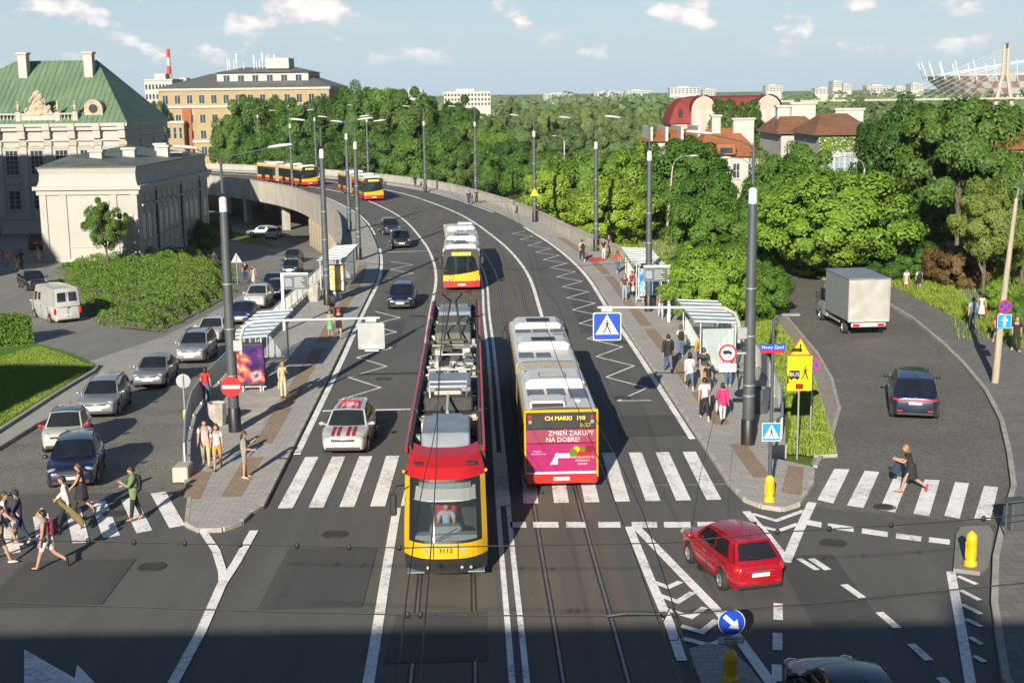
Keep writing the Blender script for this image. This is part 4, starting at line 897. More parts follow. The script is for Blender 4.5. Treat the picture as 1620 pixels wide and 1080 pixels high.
def tseg(x0, x1, first=False):
    lo = [(.96, .25), (1, .35), (1, .95), (1, 2.6), (1., 2.95), (.97, 3.3), (.9, 3.46), (.84, 3.44), (.82, 3.12)]
    half = [(TW * u, z) for u, z in lo]; ring = lambda x: [(x, y, z) for y, z in half] + [(x, -y, z) for y, z in half[::-1]]
    r0, r1 = ring(x0), ring(x1); n_ = len(r0); mb = MB(); mmap = [0, 1, 2, 3, 3, 4, 4, 4]
    mm = mmap + [4] + mmap[::-1] + [0]
    for k in range(n_): mb.add([r0[k], r0[(k + 1) % n_], r1[(k + 1) % n_], r1[k]], [(0, 1, 2, 3)], mm[k])
    mb.add(r0, [tuple(range(n_))], 0); mb.add(r1, [tuple(range(n_))], 0)
    sgm = mb.build('body_segment', ['trim', 'tram_yellow', 'black', 'tram_red', 'roof_dark'], tr, 30)
    for sg in (-1, 1):
        x = x0 + .1
        while x + 1 < x1: MB().bbox(x, x + 1.3, *sorted((sg * (TW - .01), sg * (TW + .01))), 1.02, 2.5, .01).build('window', 'glass_bus', tr); x += 1.4
        x = x0 + .3
        while x + 1 < x1: MB().bbox(x, x + 1.9, *sorted((sg * (TW * .92), sg * (TW * .99))), 3.28, 3.46, .02).build('roof_skirt', 'tram_red', tr); x += 2.05
    return sgm
SEG = [(-6.3, -2.2), (-12.3, -6.7), (-18.6, -12.7), (-24.4, -19.0), (-29.6, -24.8)]
for q, (x0, x1) in enumerate(SEG): tseg(x0, x1)
for (a0, _), (_, b1) in zip(SEG, SEG[1:]):
    MB().loft([[(x, y * k, z * (1 if z < 2 else k)) for y, z in ((-1.08, .4), (1.08, .4), (1.08, 3.25), (-1.08, 3.25))] for x, k in [(lp(b1, a0, i / 6), 1 if i % 2 else .95) for i in range(7)]]).build('bellows', 'bellows', tr)
# roof equipment, front to back
def rbox(x0, x1, y0, y1, z1, m, nm='equipment_box', b_=.05): return MB().bbox(x0, x1, y0, y1, 3.13, z1, b_).build(nm, m, tr)
rbox(-5.2, -2.9, -.72, .72, 3.62, 'roof_grey'); rbox(-5.9, -5.35, -.5, .5, 3.5, 'roof_grey'); rbox(-4.9, -4.6, -.78, -.73, 3.5, 'white')
for sg in (-1, 1): rbox(-5.6, -5.2, *sorted((sg * .55, sg * .8)), 3.45, 'concrete', 'insulator')
rbox(-8.6, -7.6, -.8, .8, 3.6, 'roof_dark'); rbox(-11.4, -9.0, -.75, .75, 3.66, 'roof_grey'); rbox(-8.5, -8.1, -.5, .45, 3.72, 'concrete')
def frame(x, hw_, z0, z1, m='metal_light'):
    return MB().tube([(x, -hw_, z0), (x - .05, -hw_, z1), (x - .05, hw_, z1), (x, hw_, z0), (x, -hw_, z0)], .04, 6).build('roof_frame', m, tr)
for x, w_, z0, z1 in ((-7.7, .6, 3.5, 3.95), (-8.2, .62, 3.5, 4.0), (-13.4, .5, 3.4, 3.9), (-11.6, .75, 3.2, 3.7)): frame(x, w_, z0, z1)
MB().tube([(-6.0, 0, 3.5), (-7.6, 0, 3.7)], .05, 6).build('conduit', 'metal_light', tr); MB().tube([(-11.6, 0, 3.5), (-13.3, 0, 3.6)], .05, 6).build('conduit', 'metal_light', tr)
rnd = random.Random(3)
for i in range(26):
    x = -13.6 - rnd.random() * 4.4; y = rnd.uniform(-.75, .75); q = rnd.uniform(.1, .28)
    rbox(x - q, x + q, y - q * .7, y + q * .7, 3.13 + rnd.uniform(.1, .45), rnd.choice(['roof_dark', 'roof_olive', 'metal_dark', 'metal_grey', 'concrete']), 'roof_fitting', .02)
rbox(-21.6, -19.6, -.75, .75, 3.62, 'roof_olive'); rbox(-24.2, -22.2, -.7, .7, 3.6, 'roof_olive'); rbox(-26.9, -25.4, -.75, .75, 3.55, 'roof_grey'); rbox(-29.2, -27.4, -.72, .72, 3.6, 'roof_olive')
for x in (-14.2, -16.5, -18.1, -21.9, -25.1): MB().tube([(x, -.8, 3.3), (x, .8, 3.3)], .04, 6).build('conduit', 'metal_dark', tr)
for i in range(16):
    x = -3 - rnd.random() * 25; y = rnd.uniform(-.85, .85); MB().tube([(x, y, 3.2), (x - rnd.uniform(.3, .8), y + rnd.uniform(-.15, .15), 3.2 + rnd.uniform(.05, .4)), (x - rnd.uniform(1, 2.2), rnd.uniform(-.85, .85), 3.2)], .025, 5).build('roof_cable', 'rubber', tr)
for i in range(18):
    x = -2.9 - rnd.random() * 26; rbox(x - .12, x + .12, *sorted((rnd.choice((-1, 1)) * .78, rnd.choice((-.66, .66)))) if False else (-.93, -.78), 3.13 + rnd.uniform(.08, .25), rnd.choice(['roof_dark', 'metal_grey', 'white', 'roof_olive']), 'roof_fitting', .02); rbox(x - .5, x - .3, .78, .93, 3.13 + rnd.uniform(.08, .25), rnd.choice(['roof_dark', 'metal_grey', 'concrete', 'roof_olive']), 'roof_fitting', .02)
# pantograph, raised to the wire behind
pg = MB().tube([(-18.6, -.55, 3.5), (-18.6, .55, 3.5)], .05, 6).tube([(-18.6, -.35, 3.55), (-22.2, -.12, 4.55)], .045, 6).tube([(-18.6, .35, 3.55), (-22.2, .12, 4.55)], .045, 6).tube([(-22.2, -.1, 4.55), (-19.6, -.45, 5.3)], .035, 6).tube([(-22.2, .1, 4.55), (-19.6, .45, 5.3)], .035, 6).build('pantograph', 'roof_dark', tr)
MB().tube([(-19.6, -.8, 5.22), (-19.6, -.6, 5.36), (-19.6, .6, 5.36), (-19.6, .8, 5.22)], .035, 6).build('contact_strip', 'trim', pg)
for sg in (-1, 1):
    for x in (-3.4, -8.2, -15.4, -22, -27.5):
        MB().bbox(x - 1.1, x + 1.1, *sorted((sg * .65, sg * .78)), .06, .6, .05).build('bogie', 'trim', tr)
tx, ty = cp(35.2, -1.78); tr.location = (tx, ty, .0); tr.rotation_euler = (0, 0, head(50) + math.pi)

# ------------------------------------------------------------------ box truck
M['tarp'] = mat('tarp', (.3, .295, .27), .6, var=.1, scale=1.2, bump=.5, bscale=3.); M['tarp_side'] = mat('tarp_side', (.2, .22, .225), .65, var=.1, bump=.3, bscale=2.)
t = thing('box_truck', 'white curtain-sided box truck driving away on the cobbled street', 'truck')
def tarpface(u, v): return (-2.175 - .035 * math.sin(9 * u + 3 * v) * math.sin(7 * v) - .02 * math.sin(17 * u * v), lp(-1.1, 1.1, u), lp(.98, 3.2, v))
MB().box(-2.1, 2.15, -1.12, 1.12, .9, 3.22).build('cargo_box', 'tarp_side', t); MB().grid(tarpface, 14, 14).build('rear_curtain', 'tarp', t, 60, fix=False)
MB().bbox(-2.25, 2.2, -1.16, 1.16, 3.2, 3.26, .02).build('roof_panel', 'roof_grey', t)
for sg in (-1, 1): MB().bbox(-2.24, -2.06, *sorted((sg * 1.08, sg * 1.15)), .9, 3.22, .01).build('corner_post', 'tarp', t)
MB().bbox(-2.23, -2.05, -1.14, 1.14, .86, .98, .01).build('sill', 'metal_light', t); MB().bbox(-2.25, -2.08, -.95, .95, .58, .8, .03).build('rear_bumper', 'white', t)
for sg in (-1, 1): MB().bbox(-2.275, -2.2, *sorted((sg * .5, sg * .88)), .61, .77, .02).build('taillight', 'taillamp', t)
MB().box(-2.265, -2.251, -.26, .26, .63, .74).build('number_plate', 'plate', t)
MB().box(-2.0, 3.4, -.45, .45, .5, .86).build('chassis', 'trim', t)
rings = []
for x, z1, k in ((2.3, 2.2, .97), (2.5, 2.35, 1), (3.0, 2.38, 1), (3.35, 2.2, .98), (3.9, 1.35, .96), (4.5, 1.15, .92), (4.75, .95, .85)):
    rings.append([(x, .98 * k, .45), (x, 1.0 * k, 1.15 if z1 > 1.2 else z1 - .1), (x, .85 * k, z1 - .05), (x, 0, z1), (x, -.85 * k, z1 - .05), (x, -1.0 * k, 1.15 if z1 > 1.2 else z1 - .1), (x, -.98 * k, .45)])
MB().loft(rings).build('cab', 'paint_white', t, 40)
for sg in (-1, 1):
    MB().bbox(2.6, 3.5, *sorted((sg * .9, sg * 1.0)), 1.25, 2.0, .04).build('side_window', 'glass_car', t); MB().bbox(3.3, 3.45, *sorted((sg * 1.08, sg * 1.32)), 1.35, 1.75, .04).build('mirror', 'trim', t); MB().tube([(3.4, sg * .9, 1.4), (3.4, sg * 1.2, 1.5)], .03, 6).build('mirror_arm', 'trim', t)
    wheel(t, 3.55, sg * .88, .36, .24); wheel(t, -.8, sg * .88, .36, .24); MB().bbox(-.2, 2.0, *sorted((sg * .95, sg * 1.0)), .5, .62, .02).build('side_guard', 'metal_light', t); MB().bbox(-1.35, -.25, *sorted((sg * .7, sg * 1.02)), .72, .84, .03).build('mudguard', 'trim', t)
t['half'] = 2.2; put(t, at(1373, 534), 93.5, False)

# ================================================================== STREET FURNITURE
def plate(parent, nm, poly, y, th, m, smooth=None):
    "flat board with outline poly in x / z, its face towards -y"
    n = len(poly); vs = [(x, y, z) for x, z in poly] + [(x, y + th, z) for x, z in poly]
    return MB().add(vs, [tuple(range(n)), tuple(range(2 * n - 1, n - 1, -1))] + [(i, (i + 1) % n, (i + 1) % n + n, i + n) for i in range(n)]).build(nm, m, parent, smooth)
def disc(cx_, cz, r, n=28): return [(cx_ + r * math.cos(2 * math.pi * i / n), cz + r * math.sin(2 * math.pi * i / n)) for i in range(n)]
def rect(x0, x1, z0, z1): return [(x0, z0), (x1, z0), (x1, z1), (x0, z1)]
def walker(parent, cx_, cz, s, y, m):
    "walking figure of a crossing sign"
    P = lambda L_: [(cx_ + x * s, cz + z * s) for x, z in L_]
    plate(parent, 'symbol', P(disc(.0, .78, .12, 12)), y, .003, m)
    for i, q in enumerate(([(-.12, .6), (.14, .62), (.16, .1), (-.12, .1)], [(-.12, .12), (.05, .12), (-.2, -.45), (-.42, -.72), (-.55, -.66), (-.32, -.4)], [(.0, .14), (.16, .12), (.3, -.3), (.48, -.72), (.34, -.76), (.14, -.3)], [(-.1, .58), (-.14, .44), (-.38, .14), (-.44, .2)], [(.12, .6), (.15, .46), (.36, .2), (.42, .26)])):
        plate(parent, 'symbol', P(q), y - .0007 * (i + 1), .003, m)
def cat_pole(px, py, label, arms, hm=9.2, ht=11.7, r=.21, base_z=.14, rz=None):
    p = at(px, py, base_z); Y = p.y; rz = head(Y) - math.pi / 2 if rz is None else rz
    t = thing('catenary_pole', label, 'lamp post', p, rz, 'dark grey tram wire and lamp poles')
    MB().lathe([(r * 1.18, -.1), (r * 1.18, .95), (r * 1.05, 1.0)], 14).build('base_sleeve', 'black', t, 40)
    MB().lathe([(r, .9), (r * .93, 4), (r * .72, hm)], 14).build('shaft', 'metal_dark', t, 40)
    for z in (1.9, 2.3, 4.2, 6.0): MB().lathe([(r * 1.03, z), (r * 1.03, z + .05)], 14).build('clamp_band', 'metal_grey', t, 40)
    MB().lathe([(r * .73, hm - .02), (r * .7, hm + .5), (r * .4, hm + .56)], 14).build('white_band', 'lamp_white', t, 40)
    MB().lathe([(r * .3, hm + .7), (r * .22, ht - .2), (r * .2, ht)], 8).build('top_tube', 'metal_dark', t, 40)
    for sg, ln in arms:
        MB().tube([(0, 0, ht - .35), (sg * .12, 0, ht - .1), (sg * .5, 0, ht + .06), (sg * ln, 0, ht + .32)], .026, 6).build('lamp_arm', 'metal_dark', t, 40)
        m_ = MB(); rings = []
        for i, (f, wy, wz) in enumerate(((0, .05, .04), (.12, .1, .07), (.5, .16, .09), (.85, .15, .08), (1, .07, .04))):
            x = sg * (ln - .05 + f * .95); z = ht + .34 + f * .1
            rings.append([(x, wy * math.cos(a), z + wz * math.sin(a) * (1 if math.sin(a) > 0 else .6)) for a in [2 * math.pi * k / 10 for k in range(10)]])
        MB().loft(rings).build('lamp_head', 'lamp_white', t, 50)
    return t
P1 = cat_pole(372, 682, 'thick dark lamp pole with no-entry disc at the left bus stop', ((-1, .9), (1, 1.9)), 8.9, 11.0, .22)
cat_pole(518, 482, 'dark lamp pole by the orange advert on the left platform', ((-1, 1.0), (1, 2.4)), 9.4, 11.4)
cat_pole(568, 411, 'dark lamp pole at the kerb where the left platform ends', ((-1, 1.0), (1, 1.6)), 9.0, 10.8)
cat_pole(553, 366, 'dark lamp pole at the far end of the left pavement', ((-1, 1.8), (1, 1.4)), 9.0, 10.8)
cat_pole(463, 302, 'distant lamp pole in front of the farthest bus', ((-1, 2.0), (1, 2.6)), 8.8, 10.8)
PR1 = cat_pole(1183, 702, 'thick dark lamp pole carrying the overhead crossing sign on the right', ((-1, 1.6),), 9.2, 11.4, .23)
cat_pole(1026, 492, 'dark lamp pole by the right display panel', ((-1, 1.8),), 9.2, 11.4)
cat_pole(943, 397, 'dark lamp pole beside the right parapet end', ((-1, 2.2),), 8.6, 10.8)
cat_pole(846, 351, 'dark lamp pole with the yellow triangle sign on the right', ((-1, 1.6),), 8.8, 10.6)
cat_pole(753, 309, 'dark lamp pole by the two distant walkers', ((-1, 2.6),), 9.0, 11.2)
cat_pole(673, 303, 'dark lamp pole before the dense trees on the far curve', ((-1, 2.0),), 9.0, 11.2)
cat_pole(583, 284, 'slim lamp pole beyond the nearer far bus', ((-1, 2.4),), 9.0, 11.2)
cat_pole(501, 277, 'slim lamp pole between the two far buses', ((-1, 2.4),), 9.0, 11.2)
cat_pole(411, 259, 'slim lamp pole behind the farthest bus', ((-1, 2.0),), 9.0, 11.4)

def mast(pole, side, z, reach, drop, label, blue):
    p = pole.location; t = thing('overhead_sign', label, 'sign', (p.x, p.y - .05, 0))
    x1 = side * reach
    pts = [(side * .42, 0, z - 1.35), (side * .44, 0, z - .6), (side * .6, 0, z - .22), (side * 1.0, 0, z - .03), (side * 1.5, 0, z), (x1, 0, z + .06)]
    MB().tube(pts, [.075, .075, .07, .07, .06, .045], 8).build('mast_arm', 'metal_light', t, 40)
    MB().bbox(*sorted((side * .1, side * .5)), -.1, .1, z - 1.2, z - .75, .02).build('bracket', 'metal_grey', t)
    xs_ = x1 - side * .35; MB().bbox(xs_ - .22, xs_ + .22, -.07, .07, z - .1, z + .12, .02).build('hanger', 'metal_light', t)
    s = .53; zc = z - .12 - s
    rr = [(xs_ + (s - .07) * a + .07 * math.cos(q), zc + (s - .07) * b_ + .07 * math.sin(q)) for a, b_, q0 in ((1, 1, 0), (-1, 1, 1), (-1, -1, 2), (1, -1, 3)) for q in [math.pi / 2 * (q0 + i / 4) for i in range(5)]]
    plate(t, 'board', rr, -.1, .08, 'white' if blue else 'sign_back')
    if blue:
        plate(t, 'blue_field', [(xs_ + (x - xs_) * .93, zc + (zz - zc) * .93) for x, zz in rr], -.106, .004, 'blue_sign')
        plate(t, 'triangle', [(xs_ - .44, zc - .3), (xs_ + .44, zc - .3), (xs_, zc + .46)], -.111, .004, 'white'); walker(t, xs_, zc - .02, .3, -.116, 'black')
        for k_ in (-.24, .2): MB().box(xs_ + k_ - .09, xs_ + k_ + .09, -.118, -.113, zc - .19, zc - .17).build('symbol', 'black', t)
    else:
        MB().box(xs_ - .4, xs_ + .4, -.108, -.1, zc - .47, zc - .36).build('edge_strip', 'white', t)
        MB().bbox(xs_ - .28, xs_ + .28, -.06, .0, zc - s - .1, zc - s - .04, .01).build('light_strip', 'lamp_white', t)
    return t
mast(P1, 1, 4.66, 6.0, 0, 'grey back of the square overhead sign above the left lane', False)
mast(PR1, -1, 5.45, 5.75, 0, 'blue overhead crossing sign with walking figure above the right lane', True)

def road_sign(name, label, loc, rz, fn, post=None, postm='metal_grey', cat='sign', pr=.035):
    t = thing(name, label, cat, loc, rz)
    if post: MB().lathe([(pr, -.1), (pr, post)], 10).build('post', postm, t, 40)
    fn(t); return t
def no_entry(t): plate(t, 'disc', disc(0, 0, .42), -.03, .02, 'red_sign'); plate(t, 'bar', rect(-.35, .35, -.07, .07), -.036, .004, 'white')
q = P1.location; road_sign('no_entry_sign', 'red no-entry disc with white bar on the thick left pole', (q.x, q.y - .3, 2.05), 0, no_entry)
def back_disc(t, z=1.7, r=.32): plate(t, 'disc', disc(0, z, r), .04, .015, 'sign_back'); MB().box(-.02, .02, -.005, .06, z - .3, z + .3).build('bracket', 'metal_grey', t); MB().box(-.26, .26, .03, .04, z + .08, z + .11).build('bracket', 'metal_grey', t); MB().lathe([(.09, -.05), (.09, .35), (.05, .42)], 10).build('base_cover', 'yellow_plastic', t, 40)
road_sign('road_sign', 'grey back of a round sign on a post outside the left railing', ath(293, 662), 0, back_disc, 1.95)
road_sign('road_sign', 'grey back of a triangular sign on a post near the shrub bed', ath(376, 452), 0, lambda t: plate(t, 'triangle', [(-.5, 2.0), (.5, 2.0), (0, 2.85)], .04, .02, 'sign_back'), 2.7)
def warn(t):
    plate(t, 'board', rect(-.45, .45, 2.52, 3.82), -.05, .02, 'yellow_sign'); plate(t, 'triangle', [(-.42, 3.83), (.42, 3.83), (0, 4.55)], -.052, .02, 'red_sign'); plate(t, 'triangle_field', [(-.35, 3.87), (.35, 3.87), (0, 4.47)], -.058, .004, 'yellow_sign')
    plate(t, 'symbol', [(-.035, 4.27), (.035, 4.27), (.018, 4.06), (-.018, 4.06)], -.062, .003, 'black'); plate(t, 'symbol', disc(0, 4.0, .03, 10), -.062, .003, 'black')
    plate(t, 'bus_symbol', rect(-.38, .0, 2.98, 3.28), -.055, .004, 'black'); text('BUS', .2, (-.19, -.061, 3.13), (math.pi / 2, 0, 0), 'white', t)
    for x in (-.3, -.08): plate(t, 'symbol', disc(x, 2.97, .05, 10), -.0565, .004, 'black')
    walker(t, .2, 3.15, .3, -.056, 'black'); MB().box(-.38, .38, -.055, -.05, 2.85, 2.87).build('line', 'black', t); plate(t, 'counter', rect(-.14, .14, 2.58, 2.78), -.056, .005, 'paint_maroon'); text('30', .14, (0, -.062, 2.68), (math.pi / 2, 0, 0), 'red_sign', t)
road_sign('warning_sign', 'tall yellow warning board with exclamation mark, BUS and walking figure', at(1261, 722, .05), 0, warn, 4.2)
def no_stop(z, r):
    def f(t):
        plate(t, 'disc', disc(0, z, r), -.04, .015, 'red_sign'); plate(t, 'blue_field', disc(0, z, r * .82), -.045, .004, 'blue_sign')
        for a in (math.pi / 4, -math.pi / 4):
            c, s = math.cos(a), math.sin(a); plate(t, 'cross_bar', [(c * u * r * .8 - s * v * r * .09, z + s * u * r * .8 + c * v * r * .09) for u, v in ((-1, -1), (1, -1), (1, 1), (-1, 1))], -.049 - (.0015 if a > 0 else 0), .003, 'red_sign')
    return f
road_sign('road_sign', 'round no-stopping sign on a thin post behind the yellow board', at(1282, 684, .05), -.1, no_stop(2.75, .28), 2.9)
def ban(t):
    plate(t, 'disc', disc(0, 0, .34), -.04, .015, 'red_sign'); plate(t, 'white_field', disc(0, 0, .27), -.045, .004, 'white'); plate(t, 'symbol', [(-.18, .02), (-.18, .1), (.06, .12), (.06, .08), (.13, .07), (.17, .0), (.17, -.03), (-.18, -.03)], -.05, .004, 'black')
    for x in (-.1, .11): plate(t, 'symbol', disc(x, -.03, .03, 10), -.0515, .004, 'black')
    text('2,5t', .12, (0, -.051, -.13), (math.pi / 2, 0, 0), 'black', t); plate(t, 'sub_plate', rect(-.33, .33, -.72, -.4), -.04, .015, 'white'); text('Nie dotyczy ZTM', .07, (0, -.043, -.56), (math.pi / 2, 0, 0), 'black', t)
    MB().box(.3, .8, -.02, .02, -.05, .03).build('bracket', 'metal_grey', t)
q = PR1.location; road_sign('road_sign', 'round red-rimmed lorry ban sign fixed beside the thick right pole', (q.x - .85, q.y - .12, 3.72), 0, ban)
def bollard(t, hh=.92):
    prof = [(.19, 0), (.19, .1), (.15, .14), (.14, .2), (.14, hh - .22), (.16, hh - .2), (.15, hh - .06), (.1, hh), (.03, hh + .06)]
    MB().lathe(prof, 16).build('base_cover', 'yellow_plastic', t, 40)
    for a in range(6): MB().tube([(.142 * math.cos(a * 1.047), .142 * math.sin(a * 1.047), .22), (.142 * math.cos(a * 1.047), .142 * math.sin(a * 1.047), hh - .24)], .018, 5).build('ridge', 'yellow_plastic', t, 40)
def lampsign(t):
    bollard(t, .85); MB().lathe([(.06, .8), (.055, 4.3), (.045, 6.1)], 10).build('pole', 'metal_dark', t, 40); MB().tube([(0, 0, 6.05), (.1, 0, 6.17), (.3, 0, 6.2)], .03, 6).build('lamp_arm', 'metal_dark', t); MB().bbox(.25, .85, -.11, .11, 6.17, 6.25, .03).build('lamp_head', 'metal_grey', t)
    plate(t, 'crossing_board', rect(-.31, .31, 2.05, 2.67), -.09, .02, 'white'); plate(t, 'blue_field', rect(-.29, .29, 2.08, 2.65), -.094, .003, 'cyan_sign'); plate(t, 'triangle', [(-.27, 2.15), (.27, 2.15), (0, 2.62)], -.098, .003, 'white'); walker(t, 0, 2.32, .17, -.102, 'black')
    plate(t, 'name_plate', rect(-.42, .38, 4.98, 5.28), -.075, .02, 'blue_sign'); plate(t, 'red_strip', rect(-.42, .38, 4.98, 5.06), -.0795, .004, 'red_sign'); text('Nowy Zjazd', .16, (-.02, -.078, 5.17), (math.pi / 2, 0, 0), 'white', t, sx=.9)
road_sign('street_lamp', 'slim black lamp post with street name plate, crossing sign and yellow foot', at(1217, 792, .14), 0, lampsign, cat='lamp post')
def keepright(t):
    bollard(t, .75); MB().lathe([(.03, .7), (.03, 1.7)], 8).build('post', 'metal_grey', t); plate(t, 'disc', disc(0, 1.47, .31), -.05, .015, 'white'); plate(t, 'blue_field', disc(0, 1.47, .295), -.054, .003, 'blue_sign')
    c = math.cos(-.75); s = math.sin(-.75); plate(t, 'arrow', [(u * c - v * s, 1.47 + u * s + v * c) for u, v in ((-.23, -.05), (.04, -.05), (.04, -.14), (.24, 0), (.04, .14), (.04, .05), (-.23, .05))], -.058, .003, 'white'); plate(t, 'sub_plate', rect(-.3, .3, .95, 1.12), -.05, .012, 'white')
    text('Nie dotyczy', .07, (0, -.053, 1.07), (math.pi / 2, 0, 0), 'black', t); text('tramwajów', .07, (0, -.053, .995), (math.pi / 2, 0, 0), 'black', t)
road_sign('keep_right_sign', 'blue round arrow sign over a yellow bollard in the shaded foreground', at(1155, 1078, .12), 0, keepright)
road_sign('bollard', 'yellow traffic bollard on the small island at the right crossing', at(1535, 893, .12), 0, lambda t: bollard(t, .95), cat='bollard')
def rpole(t):
    MB().tube([(0, 0, -.2), (.12, 0, 3), (.5, 0, 8.4)], [.17, .15, .09], 10).build('pole', 'wood_pole', t, 40); MB().tube([(.5, 0, 8.3), (.55, -.1, 8.9), (.6, -.7, 9.1)], .04, 6).build('lamp_arm', 'metal_grey', t); m_ = MB(); ell(m_, (.62, -1.1, 9.12), (.17, .45, .1)); m_.build('lamp_head', 'metal_light', t, 50)
    kids = set(t.children); no_stop(3.55, .31)(t); plate(t, 'one_way_board', rect(-.32, .32, 2.55, 3.2), -.04, .015, 'white'); plate(t, 'blue_field', rect(-.3, .3, 2.57, 3.18), -.045, .004, 'cyan_sign'); plate(t, 'arrow', [(-.06, 2.64), (.06, 2.64), (.06, 2.9), (.16, 2.9), (0, 3.12), (-.16, 2.9), (-.06, 2.9)], -.05, .004, 'white')
    for c in t.children:
        if c not in kids: c.location = (.2, -.18, 0)
road_sign('lamp_post', 'leaning concrete lamp post with one-way and no-stopping signs on the right pavement', at(1574, 605, .14), 0, rpole, cat='lamp post')
def simple_lamp(lab, px, py, hh, dirx, lean=0., m='wood_pole', z=None, r=.13, ln=1.6):
    p = ath(px, py) if z is None else at(px, py, z); t = thing('lamp_post', lab, 'lamp post', p)
    MB().tube([(0, 0, -.3), (lean * .5, 0, hh * .5), (lean, 0, hh)], [r, r * .85, r * .6], 10).build('pole', m, t, 40)
    MB().tube([(lean, 0, hh), (lean + dirx * .2, 0, hh + .5), (lean + dirx * .8, 0, hh + .85), (lean + dirx * ln, 0, hh + .9)], .035, 6).build('lamp_arm', 'metal_grey', t); m_ = MB(); ell(m_, (lean + dirx * (ln + .35), 0, hh + .92), (.42, .16, .09)); m_.build('lamp_head', 'lamp_white', t, 50)
simple_lamp('tall concrete street lamp behind the box truck', 1354, 440, 7.8, -1, .35)
simple_lamp('leaning wooden street lamp before the fence on the right', 1053, 385, 7.2, 1, .6)
simple_lamp('concrete street lamp among the trees right of the thick pole', 1180, 425, 7.5, -1, .3)
simple_lamp('pale curved street lamp on the grass beyond the viaduct', 780, 288, 8.2, -1, 0, 'lamp_white')
simple_lamp('pale street lamp half hidden by trees beyond the parapet', 893, 296, 9, -1, 0, 'lamp_white')
simple_lamp('curved street lamp in front of the far left trees', 392, 258, 8.5, -1, 0, 'lamp_white', z=.0)
def trisign(t): plate(t, 'triangle', [(-.5, 2.7), (.5, 2.7), (0, 3.55)], -.3, .03, 'yellow_plastic')
q = at(846, 351, .14); road_sign('warning_sign', 'yellow triangle sign on the pole at the far right pavement', q, 0, trisign)
road_sign('road_mirror', 'square dark road sign with white frame on a post past the parapet', ath(888, 352), 0, lambda t: (plate(t, 'board', rect(-.55, .55, 1.9, 3.0), -.05, .03, 'white'), plate(t, 'dark_field', rect(-.45, .45, 2.0, 2.9), -.055, .004, 'cab_grey')), 2.5)
road_sign('direction_sign', 'green direction sign among the far trees', ath(861, 292), 0, lambda t: plate(t, 'board', rect(-.9, .9, 3.2, 5.0), -.05, .04, mat('green_sign', (.02, .25, .12), .5)), 4.0)

# --- bus shelters
M['shelter_roof'] = mat('shelter_roof', (.3, .38, .4), .3, .2, var=.12, scale=1.5); M['shelter_rib'] = mat('shelter_rib', (.6, .6, .57), .5, var=.06)
def poster(name, stops, sc, seed):
    a = NT(name); mp = a.n('ShaderNodeMapping'); mp.inputs['Location'].default_value = (seed, seed * 2, 0); a.l(a.obj, mp.inputs[0])
    nz = a.noise(mp.outputs[0], sc, 3, .5); M[name] = a.base(a.ramp(nz, *stops), .3, .5)
poster('ad_purple', ((.34, (.015, .01, .04)), (.45, (.05, .015, .13)), (.52, (.3, .05, .05)), (.58, (.42, .16, .05)), (.62, (.4, .34, .34)), (.68, (.06, .03, .16))), 1.5, 3.)
poster('ad_orange', ((.3, (.5, .24, .05)), (.48, (.6, .35, .1)), (.55, (.6, .55, .45)), (.66, (.35, .1, .02))), 2.6, 1.)
poster('ad_blue', ((.3, (.02, .12, .4)), (.5, (.1, .3, .5)), (.55, (.5, .5, .5)), (.7, (.3, .02, .05))), 2.5, 7.)
